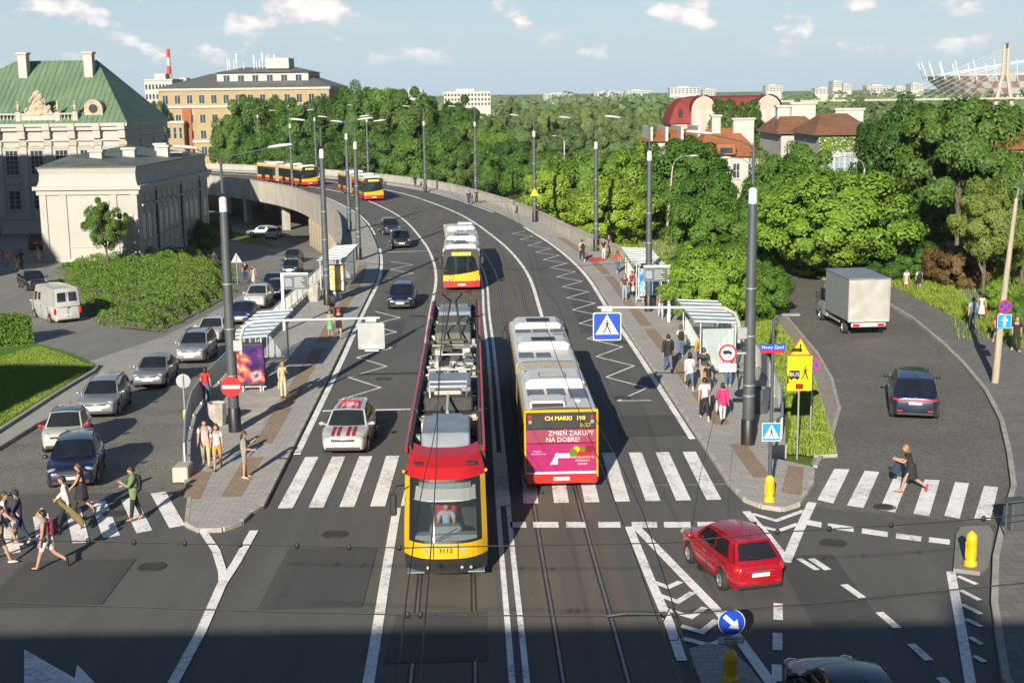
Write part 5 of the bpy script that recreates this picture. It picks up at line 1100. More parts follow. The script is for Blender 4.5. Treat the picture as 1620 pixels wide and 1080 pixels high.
def shelter(label, x0, x1, Y0, Y1, back, ad, adend):
    "back = +1: rear wall on the +x side"
    t = thing('bus_shelter', label, 'bus shelter', ((x0 + x1) / 2, (Y0 + Y1) / 2, .14), group='bus stop shelters'); a, c = (x1 - x0) / 2, (Y1 - Y0) / 2; zb = lambda x: 2.5 + .05 * (x * -back) / a
    mb = MB().loft([[(x, -c, zb(x)), (x, c, zb(x)), (x, c, zb(x) + .05), (x, -c, zb(x) + .05)] for x in (-a, a)]); mb.build('roof_panel', 'shelter_roof', t)
    n = int((Y1 - Y0) / .95)
    for i in range(n + 1):
        y = lp(-c + .04, c - .04, i / n); MB().loft([[(x, y - .045, zb(x) + .05), (x, y + .045, zb(x) + .05), (x, y + .045, zb(x) + .08), (x, y - .045, zb(x) + .08)] for x in (-a - .02, a + .02)]).build('roof_rib', 'shelter_rib', t)
    for sx_ in (-1, 1): MB().bbox(sx_ * a - .04, sx_ * a + .04, -c, c, zb(sx_ * a) - .04, zb(sx_ * a) + .06, .01).build('gutter', 'metal_light', t)
    k_ = max(2, round((Y1 - Y0) / 1.5))
    for i in range(k_ + 1):
        y = lp(-c + .15, c - .15, i / k_); MB().bbox(back * (a - .15) - .035, back * (a - .15) + .035, y - .035, y + .035, 0, zb(back * a), .01).build('post', 'metal_light', t)
        if i < k_: y2 = lp(-c + .15, c - .15, (i + 1) / k_); MB().box(back * (a - .15) - .006, back * (a - .15) + .006, y + .06, y2 - .06, .25, 2.2).build('glass_pane', 'glass_shelter', t)
    for y in (-c + .15, c - .15):
        MB().bbox(-back * (a - .3) - .035, -back * (a - .3) + .035, y - .035, y + .035, 0, 2.5, .01).build('post', 'metal_light', t)
        MB().box(-a + .4, a - .22, y - .006, y + .006, .25, 2.2).build('glass_pane', 'glass_shelter', t); MB().bbox(-a + .3, a - .15, y - .03, y + .03, .18, .24, .01).build('rail', 'metal_light', t)
    MB().bbox(back * (a - .65) - .2, back * (a - .65) + .2, -c * .5, c * .5, .45, .5, .01).build('bench', 'trim', t)
    for y in (-c * .4, c * .4): MB().box(back * (a - .65) - .03, back * (a - .65) + .03, y - .03, y + .03, 0, .45).build('bench_leg', 'metal_dark', t)
    if ad:
        y = adend * (c - .05); MB().bbox(-.62 + .1, .62 + .1, y - .1, y + .1, .3, 2.28, .03).build('advert_case', 'trim', t)
        for s in (-1, 1): MB().box(-.52, .72, y + s * .104 - .004, y + s * .104 + .004, .42, 2.16).build('advert_print', ad, t)
        for xx in (-.3, .5): MB().box(xx - .04, xx + .04, y - .04, y + .04, 0, .3).build('case_leg', 'metal_grey', t)
    return t
shelter('glass bus shelter with ribbed roof at the near left stop', -12.95, -11.15, 59.4, 66.8, -1, 'ad_purple', -1)
shelter('glass bus shelter with ribbed roof at the far left stop', -12.9, -11.1, 88, 96, -1, None, -1)
shelter('glass bus shelter with ribbed roof at the near right stop', 8.65, 10.75, 61.8, 68.4, 1, None, 1)
shelter('glass bus shelter with ribbed roof at the far right stop', 7.7, 9.75, 84, 92, 1, 'ad_blue', -1)
def adbox(label, p, rz, m):
    t = thing('advert_panel', label, 'advert panel', p, rz); MB().bbox(-.55, .55, -.09, .09, .55, 2.35, .03).build('case', 'trim', t); MB().box(-.45, .45, -.1, -.092, .63, 2.27).build('print', m, t); MB().box(-.45, .45, .092, .1, .63, 2.27).build('print', m, t); MB().box(-.15, .15, -.05, .05, 0, .56).build('foot', 'metal_grey', t)
adbox('orange advert panel on the left platform beside a dark pole', at(534, 474, .14), 0., 'ad_orange')
adbox('pink edged advert panel at the end of the near right shelter', at(1078, 503, .14), 1.25, 'bus_magenta')
def display(label, p, side):
    t = thing('info_display', label, 'display', p); MB().bbox(-.08, .08, -.06, .06, 0, 3.35, .01).build('post', 'shelter_rib', t); xs_ = sorted((side * .08, side * 1.5)); MB().bbox(*xs_, -.06, .06, 3.25, 3.35, .01).build('top_bar', 'shelter_rib', t)
    MB().bbox(*xs_, -.1, .1, 2.4, 3.24, .03).build('case', 'cab_grey', t); MB().box(xs_[0] + .06, xs_[1] - .06, -.106, -.1, 2.46, 3.18).build('screen', 'metal_dark', t); MB().box(xs_[0] + .12, xs_[0] + .5, -.11, -.106, 2.58, 3.05).build('notice', 'roof_grey', t)
    for k_ in range(5): MB().box(xs_[0] + .62, xs_[1] - .2 - .1 * (k_ % 3), -.11, -.106, 2.55 + .12 * k_, 2.59 + .12 * k_).build('text_line', 'metal_light', t)
display('passenger display panel on a post at the left platform', at(450, 523, .14), 1); display('passenger display panel on a post at the right platform', at(1058, 509, .14), -1)

# --- railings
M['rail_paint'] = mat('rail_paint', (.5, .5, .48), .5, .2, var=.12, scale=2); M['rail_blue'] = mat('rail_blue', (.3, .37, .44), .4, .3, var=.1)
def railing(label, fn, Y0, Y1, slats_to, name='railing'):
    t = thing(name, label, 'railing', (0, 0, .14)); ys = yrange(Y0, Y1, .5); far = MB()
    MB().tube([(*cp(Y, fn(Y)), 1.08) for Y in ys], .04, 8).build('top_rail', 'rail_blue', t, 40); MB().tube([(*cp(Y, fn(Y)), .16) for Y in ys], .025, 6).build('bottom_rail', 'rail_paint', t, 40)
    base = MB().bbox(-.02, .02, -.06, .06, .14, 1.06, .006).build('slat', 'rail_paint', t).data; first = [c for c in t.children if c.name.startswith('slat')][0]
    Y = Y0; k_ = 0
    while Y < Y1:
        x, y = cp(Y, fn(Y))
        if Y < slats_to:
            o = first if k_ == 0 else link('slat', base, t); o.location = (x, y, 0); o.rotation_euler = (0, 0, head(Y) - math.pi / 2 + math.atan((fn(Y + .5) - fn(Y)) / -.5) )
        else: far.box(x - .012, x + .012, y - .03, y + .03, .15, 1.05)
        if k_ % 14 == 0: MB().bbox(-.035, .035, -.035, .035, -.1, 1.08, .008).build('post', 'rail_paint', t).location = (x, y, 0)
        k_ += 1; Y += .155
    if far.v: tag(far.build('far_slats', 'rail_paint', t, fix=False), kind='stuff')
    x, y = cp(Y0 - .1, fn(Y0)); MB().bbox(-.28, .28, -.45, .45, -.14, .42, .04).build('end_block', 'concrete', t).location = (x, y - .3, 0)
railing('grey slatted railing curving along the left platform above the queue', lambda Y: lb(Y) + .15, 46.6, 113, 76); railing('grey slatted railing curving along the right platform beside the verge', lambda Y: rb(Y) - .15, 48, 101, 76)
# --- bins
def bin_(label, px, py, m='concrete_dirty', r=.3, hh=.85):
    t = thing('litter_bin', label, 'litter bin', at(px, py, .14)); MB().lathe([(r * .8, 0), (r, hh * .5), (r * 1.05, hh), (r * .85, hh), (r * .8, hh - .15)], 8).build('body', m, t, 30); MB().lathe([(r * .84, hh - .12), (.01, hh - .12)], 8).build('opening', 'black', t)
bin_('brown concrete litter bin inside the left railing by the couple', 345, 672, 'stone', .38, .95); bin_('brown litter bin by the left railing near the display panel', 497, 476, 'stone', .42, 1.0); bin_('dark litter bin behind the thick right pole', 1203, 652, 'metal_dark', .4, 1.05)
# --- wire fence on the slope right of the parapet
ft = thing('wire_fence', 'low post and wire fence along the slope under the right trees', 'fence'); fp = [ath(*p) for p in ((905, 336), (945, 350), (985, 360), (1045, 378), (1075, 386))]; k_ = 0
for a_, b_ in zip(fp, fp[1:]):
    n = int((b_ - a_).length / 1.6) + 1
    for i in range(n):
        p = a_.lerp(b_, i / n); o = MB().box(-.03, .03, -.03, .03, -.1, 1.25).build('post', 'metal_grey', ft); o.location = (p.x, p.y, h(p.x, p.y)); q = a_.lerp(b_, (i + 1) / n)
        for zz in (.3, .75, 1.18): MB().tube([(p.x, p.y, h(p.x, p.y) + zz), (q.x, q.y, h(q.x, q.y) + zz)], .012, 4).build('wire', 'metal_grey', ft)
        for u in range(1, 7): r_ = p.lerp(q, u / 7); MB().box(r_.x - .008, r_.x + .008, r_.y - .008, r_.y + .008, h(r_.x, r_.y) + .05, h(r_.x, r_.y) + 1.2).build('wire', 'metal_grey', ft)
# --- grille fence at the right picture edge
gt = thing('barrier', 'dark tubular barrier at the right crossing corner', 'barrier', at(1590, 850, .14), .25)
for x in (-.0, 1.4): MB().tube([(x, 0, -.1), (x, 0, 1.1)], .03, 8).build('post', 'metal_dark', gt)
MB().tube([(0, 0, 1.1), (1.4, 0, 1.1)], .03, 8).build('rail', 'metal_dark', gt); MB().tube([(0, 0, .5), (1.4, 0, .5)], .02, 8).build('rail', 'metal_dark', gt)
MB().bbox(.5, 1.1, .4, .9, 0, .95, .03).build('bin_box', 'metal_dark', gt)
# --- notice boards in front of the palace wing
for px, lab, m_ in ((88, 'tall dark red notice stele in front of the palace wing', 'paint_maroon'), (119, 'dark notice stele with pictures in front of the palace wing', 'metal_dark')):
    t = thing('notice_stele', lab, 'notice board', ath(px, 408)); MB().bbox(-.45, .45, -.12, .12, 0, 2.5, .03).build('board', m_, t)
    for k_ in range(4): MB().box(-.3, .3 - .12 * (k_ % 2), -.13, -.12, 1.1 + .25 * k_, 1.2 + .25 * k_).build('text_line', 'metal_light', t)
# --- overhead wires
def wires():
    t = thing('tram_wire', 'thin black contact wire over the left tram track', 'wire'); u = thing('tram_wire', 'thin black contact wire over the right tram track', 'wire')
    for o, s in ((t, -1), (u, 1)):
        MB().tube([(*cp(Y, s * 1.78 + .15 * math.sin(Y / 9)), 5.55) for Y in yrange(11, 230, 4)], .011, 4).build('contact_wire', 'wire', o); MB().tube([(*cp(Y, s * 1.78), 6.6 + .35 * math.cos(Y / 20 * 2 * math.pi)) for Y in yrange(11, 230, 3)], .009, 4).build('carrier_wire', 'wire', o)
    for px, Ys, lab in (([(-60, 851), (330, 860), (640, 866), (1060, 858), (1220, 842), (1480, 826), (1690, 808)], 23.0, 'black span wire with insulators above the near crossing'), ([(-60, 950), (400, 966), (660, 972), (960, 974), (1060, 972), (1300, 952), (1690, 915)], 20.0, 'black span wire crossing the shaded foreground')):
        s_ = thing('span_wire', lab, 'wire'); pts = [atY(*p, Ys) for p in px]; MB().tube(pts, .012, 5).build('wire', 'wire', s_)
        L_ = sum(((b_ - a_).length for a_, b_ in zip(pts, pts[1:])))
        for q in ((70, 853), (140, 855), (212, 857), (292, 859), (380, 861), (470, 863), (552, 865), (632, 866), (1230, 841), (1312, 836), (1410, 830), (1556, 820)) if Ys > 21 else ((645, 972), (665, 972), (1050, 972), (1068, 972)):
            m_ = MB(); p = atY(*q, Ys); ell(m_, p, (.05, .035, .06)); m_.build('insulator', 'wire', s_)
        if Ys < 21: MB().tube([atY(960, 974, Ys), atY(990, 970, Ys), atY(1055, 971, Ys)], .035, 6).build('steady_arm', 'wire', s_); MB().tube([atY(1060, 960, Ys), atY(1048, 985, Ys), atY(1055, 1012, Ys), atY(1072, 1012, Ys), atY(1078, 985, Ys), atY(1062, 960, Ys)], .012, 5).build('feeder_loop', 'wire', s_)
    s_ = thing('span_wire', 'thin wire running from the right kerb out to the lower left', 'wire'); MB().tube([atY(1130, 660, 40), atY(1108, 750, 32), atY(1090, 860, 25)], .008, 4).build('wire', 'wire', s_)
    for (xl, yl), (xr, yr) in (((372, 682), (1183, 702)), ((518, 482), (1026, 492)), ((568, 411), (943, 397)), ((553, 366), (846, 351)), ((463, 302), (673, 303))):
        a_, b_ = at(xl, yl), at(xr, yr); s_ = thing('span_wire', 'thin span wire between the poles at %s' % {372: 'the near shelters', 518: 'the orange advert', 568: 'the far shelters', 553: 'the bend', 463: 'the far buses'}[xl], 'wire')
        MB().tube([(a_.x, a_.y, 7.4), ((a_.x * .6 + b_.x * .4), a_.y * .6 + b_.y * .4, 6.75), ((a_.x * .4 + b_.x * .6), a_.y * .4 + b_.y * .6, 6.75), (b_.x, b_.y, 7.4)], .008, 4).build('wire', 'wire', s_)
wires()

# ================================================================== BUILDINGS
M['plaster_cream'] = mat('plaster_cream', (.33, .325, .295), .85, var=.08, scale=.5, bump=.1); M['plaster_white'] = mat('plaster_white', (.36, .355, .33), .85, var=.07, scale=.6)
M['plaster_grey'] = mat('plaster_grey', (.33, .34, .34), .85, var=.08, scale=.6); M['plaster_orange'] = mat('plaster_orange', (.28, .21, .11), .85, var=.12, scale=.4); M['plaster_pink'] = mat('plaster_pink', (.42, .3, .25), .85, var=.08)
M['brick_red'] = mat('brick_red', (.26, .075, .035), .85, var=.2, scale=1.); M['roof_slate'] = mat('roof_slate', (.1, .1, .1), .6, var=.2); M['pane'] = mat('pane', (.03, .04, .05), .08, var=.5, scale=.6, spec=.8); M['pane_pale'] = mat('pane_pale', (.2, .24, .28), .15, var=.3, scale=.8)
M['statue'] = mat('statue', (.32, .28, .2), .85, var=.25, scale=3, bump=.4); M['door_dark'] = mat('door_dark', (.015, .014, .013), .7)
a = NT('copper_roof'); wv = a.noise(a.map(a.obj, (2.6, .25, .25)), 1.0, 4); bg_ = a.noise(a.obj, .3, 5); col = a.ramp(wv, (.3, (.095, .155, .09)), (.6, (.135, .2, .12)), (.75, (.18, .25, .17))); col = a.mix(a.ramp(bg_, (.4, (0, 0, 0)), (.75, (.6, .6, .6))), col, (.06, .12, .08)); M['copper_roof'] = a.base(col, .6, .3)
def tiles(name, c0, c1):
    a = NT(name); n1_ = a.noise(a.obj, 2.5, 5, .7); n2_ = a.noise(a.obj, .4, 4); col = a.ramp(n1_, (.3, c0), (.7, c1)); col = a.mix(a.ramp(n2_, (.45, (0, 0, 0)), (.75, (.5, .5, .5))), col, tuple(c * .5 for c in c0))
    wv = a.n('ShaderNodeTexWave', bands_direction='Z'); wv.inputs['Scale'].default_value = 1.6; a.l(a.obj, wv.inputs['Vector']); a.bump(wv.outputs['Fac'], .5, .05); M[name] = a.base(col, .8, .2)
tiles('tiles_orange', (.24, .085, .035), (.31, .12, .05)); tiles('tiles_brown', (.16, .08, .045), (.21, .105, .06)); tiles('metal_red', (.17, .03, .03), (.22, .04, .04))
def win(parent, x, z, w_, hh, y=0., m='pane', frame='plaster_white', bars=(1, 2), nm='window', sill=True):
    "window in a wall facing -y: recess pane, frame and glazing bars"
    f = MB().box(x - w_ / 2 - .08, x + w_ / 2 + .08, y - .06, y + .02, z - .08, z + hh + .08).build(nm, frame, parent); MB().box(x - w_ / 2, x + w_ / 2, y - .068, y - .06, z, z + hh).build('pane', m, f)
    mb = MB()
    for i in range(1, bars[0] + 1): xx = x - w_ / 2 + w_ * i / (bars[0] + 1); mb.box(xx - .03, xx + .03, y - .085, y - .069, z, z + hh)
    for i in range(1, bars[1] + 1): zz = z + hh * i / (bars[1] + 1); mb.box(x - w_ / 2, x + w_ / 2, y - .083, y - .0692, zz - .025, zz + .025)
    if mb.v: mb.build('glazing_bars', frame, f)
    if sill: MB().box(x - w_ / 2 - .15, x + w_ / 2 + .15, y - .16, y - .061, z - .16, z - .082).build('sill', frame, f)
    return f
def hip(parent, x0, x1, y0, y1, z0, z1, rx0, rx1, m, nm='roof', oh=.5, ry=None):
    ry = (y0 + y1) / 2 if ry is None else ry
    return MB().add([(x0 - oh, y0 - oh, z0), (x1 + oh, y0 - oh, z0), (x1 + oh, y1 + oh, z0), (x0 - oh, y1 + oh, z0), (rx0, ry, z1), (rx1, ry, z1)], [(0, 1, 5, 4), (1, 2, 5), (2, 3, 4, 5), (3, 0, 4), (3, 2, 1, 0)]).build(nm, m, parent)
def chimney(parent, x, y, z0, z1, w_=.9, d_=.9, m='plaster_white'):
    c = MB().box(x - w_ / 2, x + w_ / 2, y - d_ / 2, y + d_ / 2, z0, z1).build('chimney', m, parent); MB().box(x - w_ / 2 - .15, x + w_ / 2 + .15, y - d_ / 2 - .15, y + d_ / 2 + .15, z1, z1 + .22).build('chimney_cap', m, c)
# --- palace main block: local x along the facade, facade at y = 0
pal = thing('palace', 'baroque palace with a tall green copper hip roof and attic sculptures', 'palace', (-57.0, 155, 0), .02)
X0, X1, D_ = -13.6, 12.4, 20
MB().box(X0, X1, 0, D_, -6, 10.2).build('wall', 'plaster_cream', pal)
for z0, z1, o in ((10.2, 10.6, .65), (9.75, 10.195, .4), (8.55, 8.8, .25), (7.9, 8.05, .12), (3.7, 3.95, .15), (-.4, -.1, .15)): MB().box(X0 - o, X1 + o, -o, D_ + o, z0, z1).build('cornice', 'plaster_cream', pal)
MB().grid(lambda u, v: (0, 0, 0), 1, 1)
hip(pal, X0, X1, 0, D_, 10.6, 17.9, -2.6, 7.2, 'copper_roof', oh=.7, ry=10)
for k in range(44):
    x = X0 - .4 + .62 * k; tx_ = lp(-2.6, 7.2, (x - X0) / (X1 - X0)); f1 = 1. if -2.6 <= x <= 7.2 else min(1., max(.05, (x - X0 + .7) / (-2.6 - X0 + .7) if x < 0 else (X1 + .7 - x) / (X1 + .7 - 7.2)))
    MB().tube([(x, -.7 + .0, 10.63), (x, -.7 + 10.7 * f1, 10.63 + 7.3 * f1)], .035, 4).build('roof_seam', 'copper_roof', pal)
for xx in (-.9, 6.9): chimney(pal, xx, 7.6, 15.2, 18.6, 1.0, 1.3)
for k in range(9):
    x = X0 + 1.55 + 2.87 * k
    win(pal, x, 4.8, 1.35, 2.7, 0, 'pane', bars=(2, 4)); win(pal, x, .8, 1.25, 2.1, 0, 'pane', bars=(1, 3))
    MB().add([(x - .95, -.12, 7.72), (x + .95, -.12, 7.72), (x, -.12, 8.25 if k % 2 else 7.98), (x - .95, .0, 7.72), (x + .95, 0, 7.72), (x, 0, 8.25 if k % 2 else 7.98)], [(0, 1, 2), (0, 3, 4, 1), (1, 4, 5, 2), (2, 5, 3, 0)]).build('pediment', 'plaster_cream', pal)
    MB().add([(x - .95, -.12, 3.1), (x + .95, -.12, 3.1), (x, -.12, 3.5), (x - .95, .0, 3.1), (x + .95, 0, 3.1), (x, 0, 3.5)], [(0, 1, 2), (0, 3, 4, 1), (1, 4, 5, 2), (2, 5, 3, 0)]).build('pediment', 'plaster_cream', pal)
for k in range(10):
    x = X0 + .12 + 2.87 * k
    MB().bbox(x - .38, x + .38, -.22, .05, -.1, 8.55, .03).build('pilaster', 'plaster_cream', pal); MB().bbox(x - .5, x + .5, -.34, .05, 8.0, 8.5, .05).build('capital', 'statue', pal); MB().bbox(x - .42, x + .42, -.62, .05, 8.82, 9.74, .04).build('frieze_block', 'plaster_cream', pal); MB().bbox(x - .44, x + .44, -.8, .05, 9.76, 10.58, .03).build('cornice_block', 'plaster_cream', pal)
for k in range(5): x = 3 + 4 * k; m_ = win(pal, 0, 4.8, 1.35, 2.7, 0, 'pane', bars=(2, 4)); m_.matrix_basis = Matrix.Translation((X1, x, 0)) @ Matrix.Rotation(math.pi / 2, 4, 'Z')
for k in range(4): MB().bbox(X1 - .02, X1 + .2, 1 + 6.5 * k, 1.7 + 6.5 * k, -.1, 8.55, .03).build('pilaster', 'plaster_cream', pal)
# attic balustrade with the sculpture group
MB().bbox(X0, 7.2, -.25, .15, 10.62, 10.85, .03).build('balustrade_base', 'plaster_cream', pal); MB().bbox(X0, 7.2, -.28, .18, 11.55, 11.75, .03).build('balustrade_cap', 'plaster_cream', pal)
for k in range(49): MB().lathe([(.07, 10.85), (.11, 11.05), (.06, 11.3), (.09, 11.55)], 6, (X0 + .6 + .41 * k, -.05, 0)).build('baluster', 'plaster_cream', pal) if not (.6 < X0 + .6 + .41 * k < 5.1) else None
MB().bbox(.7, 5.1, -.2, .12, 10.85, 11.55, .03).build('attic_panel', 'plaster_cream', pal)
for x in (-9.4, -5.2, .6, 5.1, 7.1): MB().bbox(x - .3, x + .3, -.32, .22, 10.62, 11.9, .03).build('attic_post', 'plaster_cream', pal)
gm = MB(); rnd = random.Random(5)
gm.loft([[(2.9 + wx * math.cos(q), -.05 + .18 * math.sin(q), zz) for q in [2 * math.pi * i / 10 for i in range(10)]] for zz, wx in ((11.5, 1.7), (12.0, 1.5), (12.6, .9), (13.4, .5), (14.0, .2))])
for i in range(60):
    f = rnd.random(); zz = 11.65 + 2.5 * f; wd = 1.65 * (1 - f) ** .9 + .1; ell(gm, (2.9 + rnd.uniform(-wd, wd), -.05 + rnd.uniform(-.15, .15), zz), (rnd.uniform(.13, .3), .22, rnd.uniform(.15, .34)), 7, 5)
gm.build('sculpture_group', 'statue', pal, 60)
for x in (-9.4, -5.2, .6, 5.1, 7.1):
    m_ = MB(); ell(m_, (x, -.05, 12.4), (.2, .2, .5), 8, 6); ell(m_, (x, -.05, 13.0), (.14, .14, .17), 8, 5); m_.tube([(x - .2, -.05, 12.6), (x - .42, -.15, 12.35)], [.08, .06], 6); m_.build('statue', 'statue', pal, 60)
dz = 11.2; dm = MB().loft([[(9.0 + 1.05 * math.cos(math.pi * i / 12), y, dz + 1.0 + 1.05 * math.sin(math.pi * i / 12)) for i in range(13)] + [(7.95, y, dz), (10.05, y, dz)][::1] for y in (.55, 2.6)]); dm.build('dormer', 'statue', pal, 30)
MB().prism(disc(9.0, 0, .5, 16), 0, .05).xf(Matrix.Translation((0, .54, dz + 1.0)) @ Matrix.Rotation(math.pi / 2, 4, 'X')).build('dormer_window', 'door_dark', pal)
MB().bbox(-4.0, -2.6, -.1, .1, -2.2, 2.6, .05).build('portal_door', 'door_dark', pal); MB().bbox(-8.2 + 11.9, -8.2 + 14.4, -.12, .1, -2.2, 3.0, .05).build('portal_door', 'door_dark', pal)
# --- palace front wing
wg = thing('palace_wing', 'cream palace side wing with low green roof seen end-on beside the street', 'building', (-39.9, 126, 0), -.035)
a_, L_ = 4.7, 25.5
MB().box(-a_, a_, 0, L_, -7, 4.9).build('wall', 'plaster_cream', wg)
MB().box(-a_ - .45, a_ + .45, -.45, L_ + .45, 4.9, 5.25).build('cornice', 'plaster_cream', wg); MB().box(-a_ - .2, a_ + .2, -.2, L_ + .2, 4.45, 4.895).build('cornice', 'plaster_cream', wg)
MB().loft([[(-a_ - o, -o, z), (a_ + o, -o, z), (a_ + o, L_ + o, z), (-a_ - o, L_ + o, z)] for z, o in ((5.25, .12), (5.7, -.05), (6.4, -.12), (6.95, .02))]).build('attic', 'plaster_cream', wg)
MB().box(-a_ - .12, a_ + .12, -.12, L_ + .12, 6.955, 7.05).build('coping', 'roof_slate', wg)
MB().add([(-a_, 0, 7.06), (a_, 0, 7.06), (a_, L_, 7.06), (-a_, L_, 7.06), (-a_ + 1.5, 4, 7.9), (-a_ + 1.5, L_ - 3, 8.2)], [(0, 1, 4), (1, 2, 5, 4), (2, 3, 5), (3, 0, 4, 5)]).build('roof', mat('roof_patina', (.085, .11, .09), .6, var=.3, scale=.6), wg)
for x, y in ((-.6, 5), (1.2, 9.5), (3.0, 15), (1.0, 21)): chimney(wg, x, y, 6.9, 8.25, 1.2, .9)
MB().bbox(2.2, 4.2, 18, 20.5, 7.1, 7.6, .05).build('skylight', 'plaster_white', wg)
for x in (-4.35, -2.4, 2.4, 4.35): MB().bbox(x - .33, x + .33, -.14, .05, -3.2, 4.44, .03).build('pilaster', 'plaster_cream', wg)
MB().bbox(-1.9, 1.9, -.06, .02, -.6, 3.9, .03).build('blind_panel', 'plaster_cream', wg)
MB().box(-a_ - .1, a_ + .1, -.18, L_ + .1, -3.4, -1.6).build('plinth', 'plaster_white', wg)
for k in range(13):
    y = 1.3 + 1.88 * k; Rm = Matrix.Translation((a_, y, 0)) @ Matrix.Rotation(math.pi / 2, 4, 'Z')
    for z, hh in ((.1, 2.3), (-3.6, 1.5)): win(wg, 0, z, .85, hh, 0, 'pane_pale', 'plaster_white', bars=(1, 2)).matrix_basis = Rm
    MB().bbox(a_, a_ + .3, y - .6, y + .6, 3.25, 3.45, .02).build('hood', 'plaster_grey', wg); MB().bbox(a_ - .02, a_ + .09, y + .74, y + 1.12, -1.2, 4.3, .02).build('pilaster', 'plaster_cream', wg)
for y in (5.5, 14.2, 21.6): MB().tube([(a_ + .16, y, -6), (a_ + .16, y, 5.0)], .09, 8).build('downpipe', 'trim', wg)
MB().box(a_, a_ + .16, 0, L_, -1.5, -1.25).build('string_course', 'plaster_cream', wg)
t = thing('banner', 'long dark red banner on the corner of the palace wing', 'banner', (-34.4, 127.5, -3.6)); MB().box(0, .05, 0, 5, 0, 1.9).build('cloth', 'paint_maroon', t)
# --- orange office block and its neighbours
ob = thing('office_block', 'long orange office block with dark roof and roof antennas behind the trees', 'building', (-44.5, 240, 0), -.03)
MB().box(-18, 17, 0, 24, -6, 14.6).build('wall', 'plaster_orange', ob); MB().box(-19.6, -12.5, -2.5, 6, -6, 7.6).build('annex', 'plaster_orange', ob); MB().box(-19.8, -12.3, -2.7, 6.2, 7.6, 8.1).build('cornice', 'plaster_white', ob)
for z in (14.1, 10.6, 3.6): MB().box(-18.3, 17.3, -.3, 24.3, z, z + .5).build('cornice', 'plaster_white', ob)
hip(ob, -18, 17, 0, 24, 14.62, 17.6, -10, 10, 'roof_slate'); MB().box(-7, 12, 5, 19, 15.2, 17.6).build('attic_block', 'plaster_white', ob); hip(ob, -7, 12, 5, 19, 17.62, 18.8, -3, 8, 'roof_slate', oh=.6)
MB().box(-2.2, 2.4, -.06, .02, -6, 13.9).build('brick_panel', 'brick_red', ob) if False else MB().box(-13.2, -11.4, -.35, .02, -6, 10.5).build('brick_panel', 'brick_red', ob)
for k in range(14):
    x = -16.6 + 2.5 * k
    for z in (11.5, 7.6, 4.4, 1.1): win(ob, x, z, 1.1, 1.7, -.0, 'pane', 'plaster_white', bars=(1, 0), sill=False)
for k in range(6): win(ob, -18.9 + 1.15 * k, 4.6, .6, 2.2, -2.5, 'pane', 'plaster_white', bars=(0, 1), sill=False)
for k in range(6): win(ob, -5 + 3 * k, 15.9, 1.2, 1.2, 5, 'pane', 'plaster_grey', bars=(1, 0), sill=False)
rnd = random.Random(9)
for k in range(15):
    x = -6 + 15 * rnd.random(); hh = rnd.uniform(1.0, 3.4); m_ = MB().tube([(x, 10, 17.8), (x, 10, 18.6 + hh)], .09, 6)
    if k % 2: m_.bbox(x - .16, x + .16, 9.85, 10.1, 18 + hh - 1.2, 18.5 + hh, .03)
    m_.build('antenna', 'metal_light', ob)
t = ob
MB().bbox(2.5, 7.5, 8, 14, 18.4, 20.6, .1).build('roof_plant', 'plaster_white', ob)
ob.location = (-64.2, 330, -2.2); ob.scale = (1.2, 1.2, 1.2)
def slab(name, label, px0, px1, pyt, Y, m, rows=0, cols=0, dep=14, base=-8, roofm=None, peak=0):
    p0, p1 = atY(px0, pyt, Y), atY(px1, pyt, Y); cxm = (p0.x + p1.x) / 2; w2 = (p1.x - p0.x) / 2; zt = (p0.z + p1.z) / 2; t = thing(name, label, 'building', (cxm, Y, 0))
    MB().box(-w2, w2, 0, dep, base, zt).build('wall', m, t)
    if peak: hip(t, -w2, w2, 0, dep, zt + .02, zt + peak, -w2 * .5, w2 * .5, roofm)
    else: MB().box(-w2 * .5, w2 * .3, dep * .3, dep * .7, zt, zt + 2.2).build('roof_house', m, t); MB().box(-w2 - .2, w2 + .2, -.2, dep + .2, zt + .01, zt + .5).build('coping', 'plaster_grey', t)
    for r_ in range(rows):
        for c_ in range(cols): x = -w2 + 2 * w2 * (c_ + .5) / cols; z = zt - 2.6 - r_ * 3.0; MB().box(x - w2 / cols * .55, x + w2 / cols * .55, -.08, .02, z, z + 1.5).build('window', 'pane', t)
    return t
slab('apartment_block', 'white apartment block beyond the palace roof', 228, 272, 128, 420, 'plaster_white', 4, 8); slab('apartment_block', 'pale apartment block right of the striped chimney', 272, 300, 134, 440, 'plaster_white', 3, 5)
slab('apartment_block', 'long pale apartment block above the centre trees', 702, 776, 146, 900, 'plaster_white', 3, 14, dep=20); slab('apartment_block', 'small pale apartment block left in the far skyline', 640, 668, 143, 1000, 'plaster_white', 2, 5)
t = thing('chimney_stack', 'tall red and white striped chimney on the left skyline', 'chimney', atY(270, 150, 700) * 1.0); t.location.z = -8
for k in range(6): MB().lathe([(1.3 - .07 * k, 20 + 4.2 * k), (1.3 - .07 * (k + 1), 24.2 + 4.2 * k - .01)], 16).build('band', 'plaster_white' if k % 2 == 0 else 'red_sign', t, 40)
MB().lathe([(1.6, 0), (1.3, 20)], 16).build('shaft', 'plaster_white', t, 40)
FAR = [(1060, 1108, 136), (1112, 1132, 139), (1212, 1238, 133), (1290, 1318, 137), (1318, 1332, 126), (1334, 1348, 131), (1372, 1412, 133), (1416, 1436, 135), (1442, 1462, 130), (940, 985, 143), (990, 1030, 141), (860, 905, 146), (560, 600, 140)]
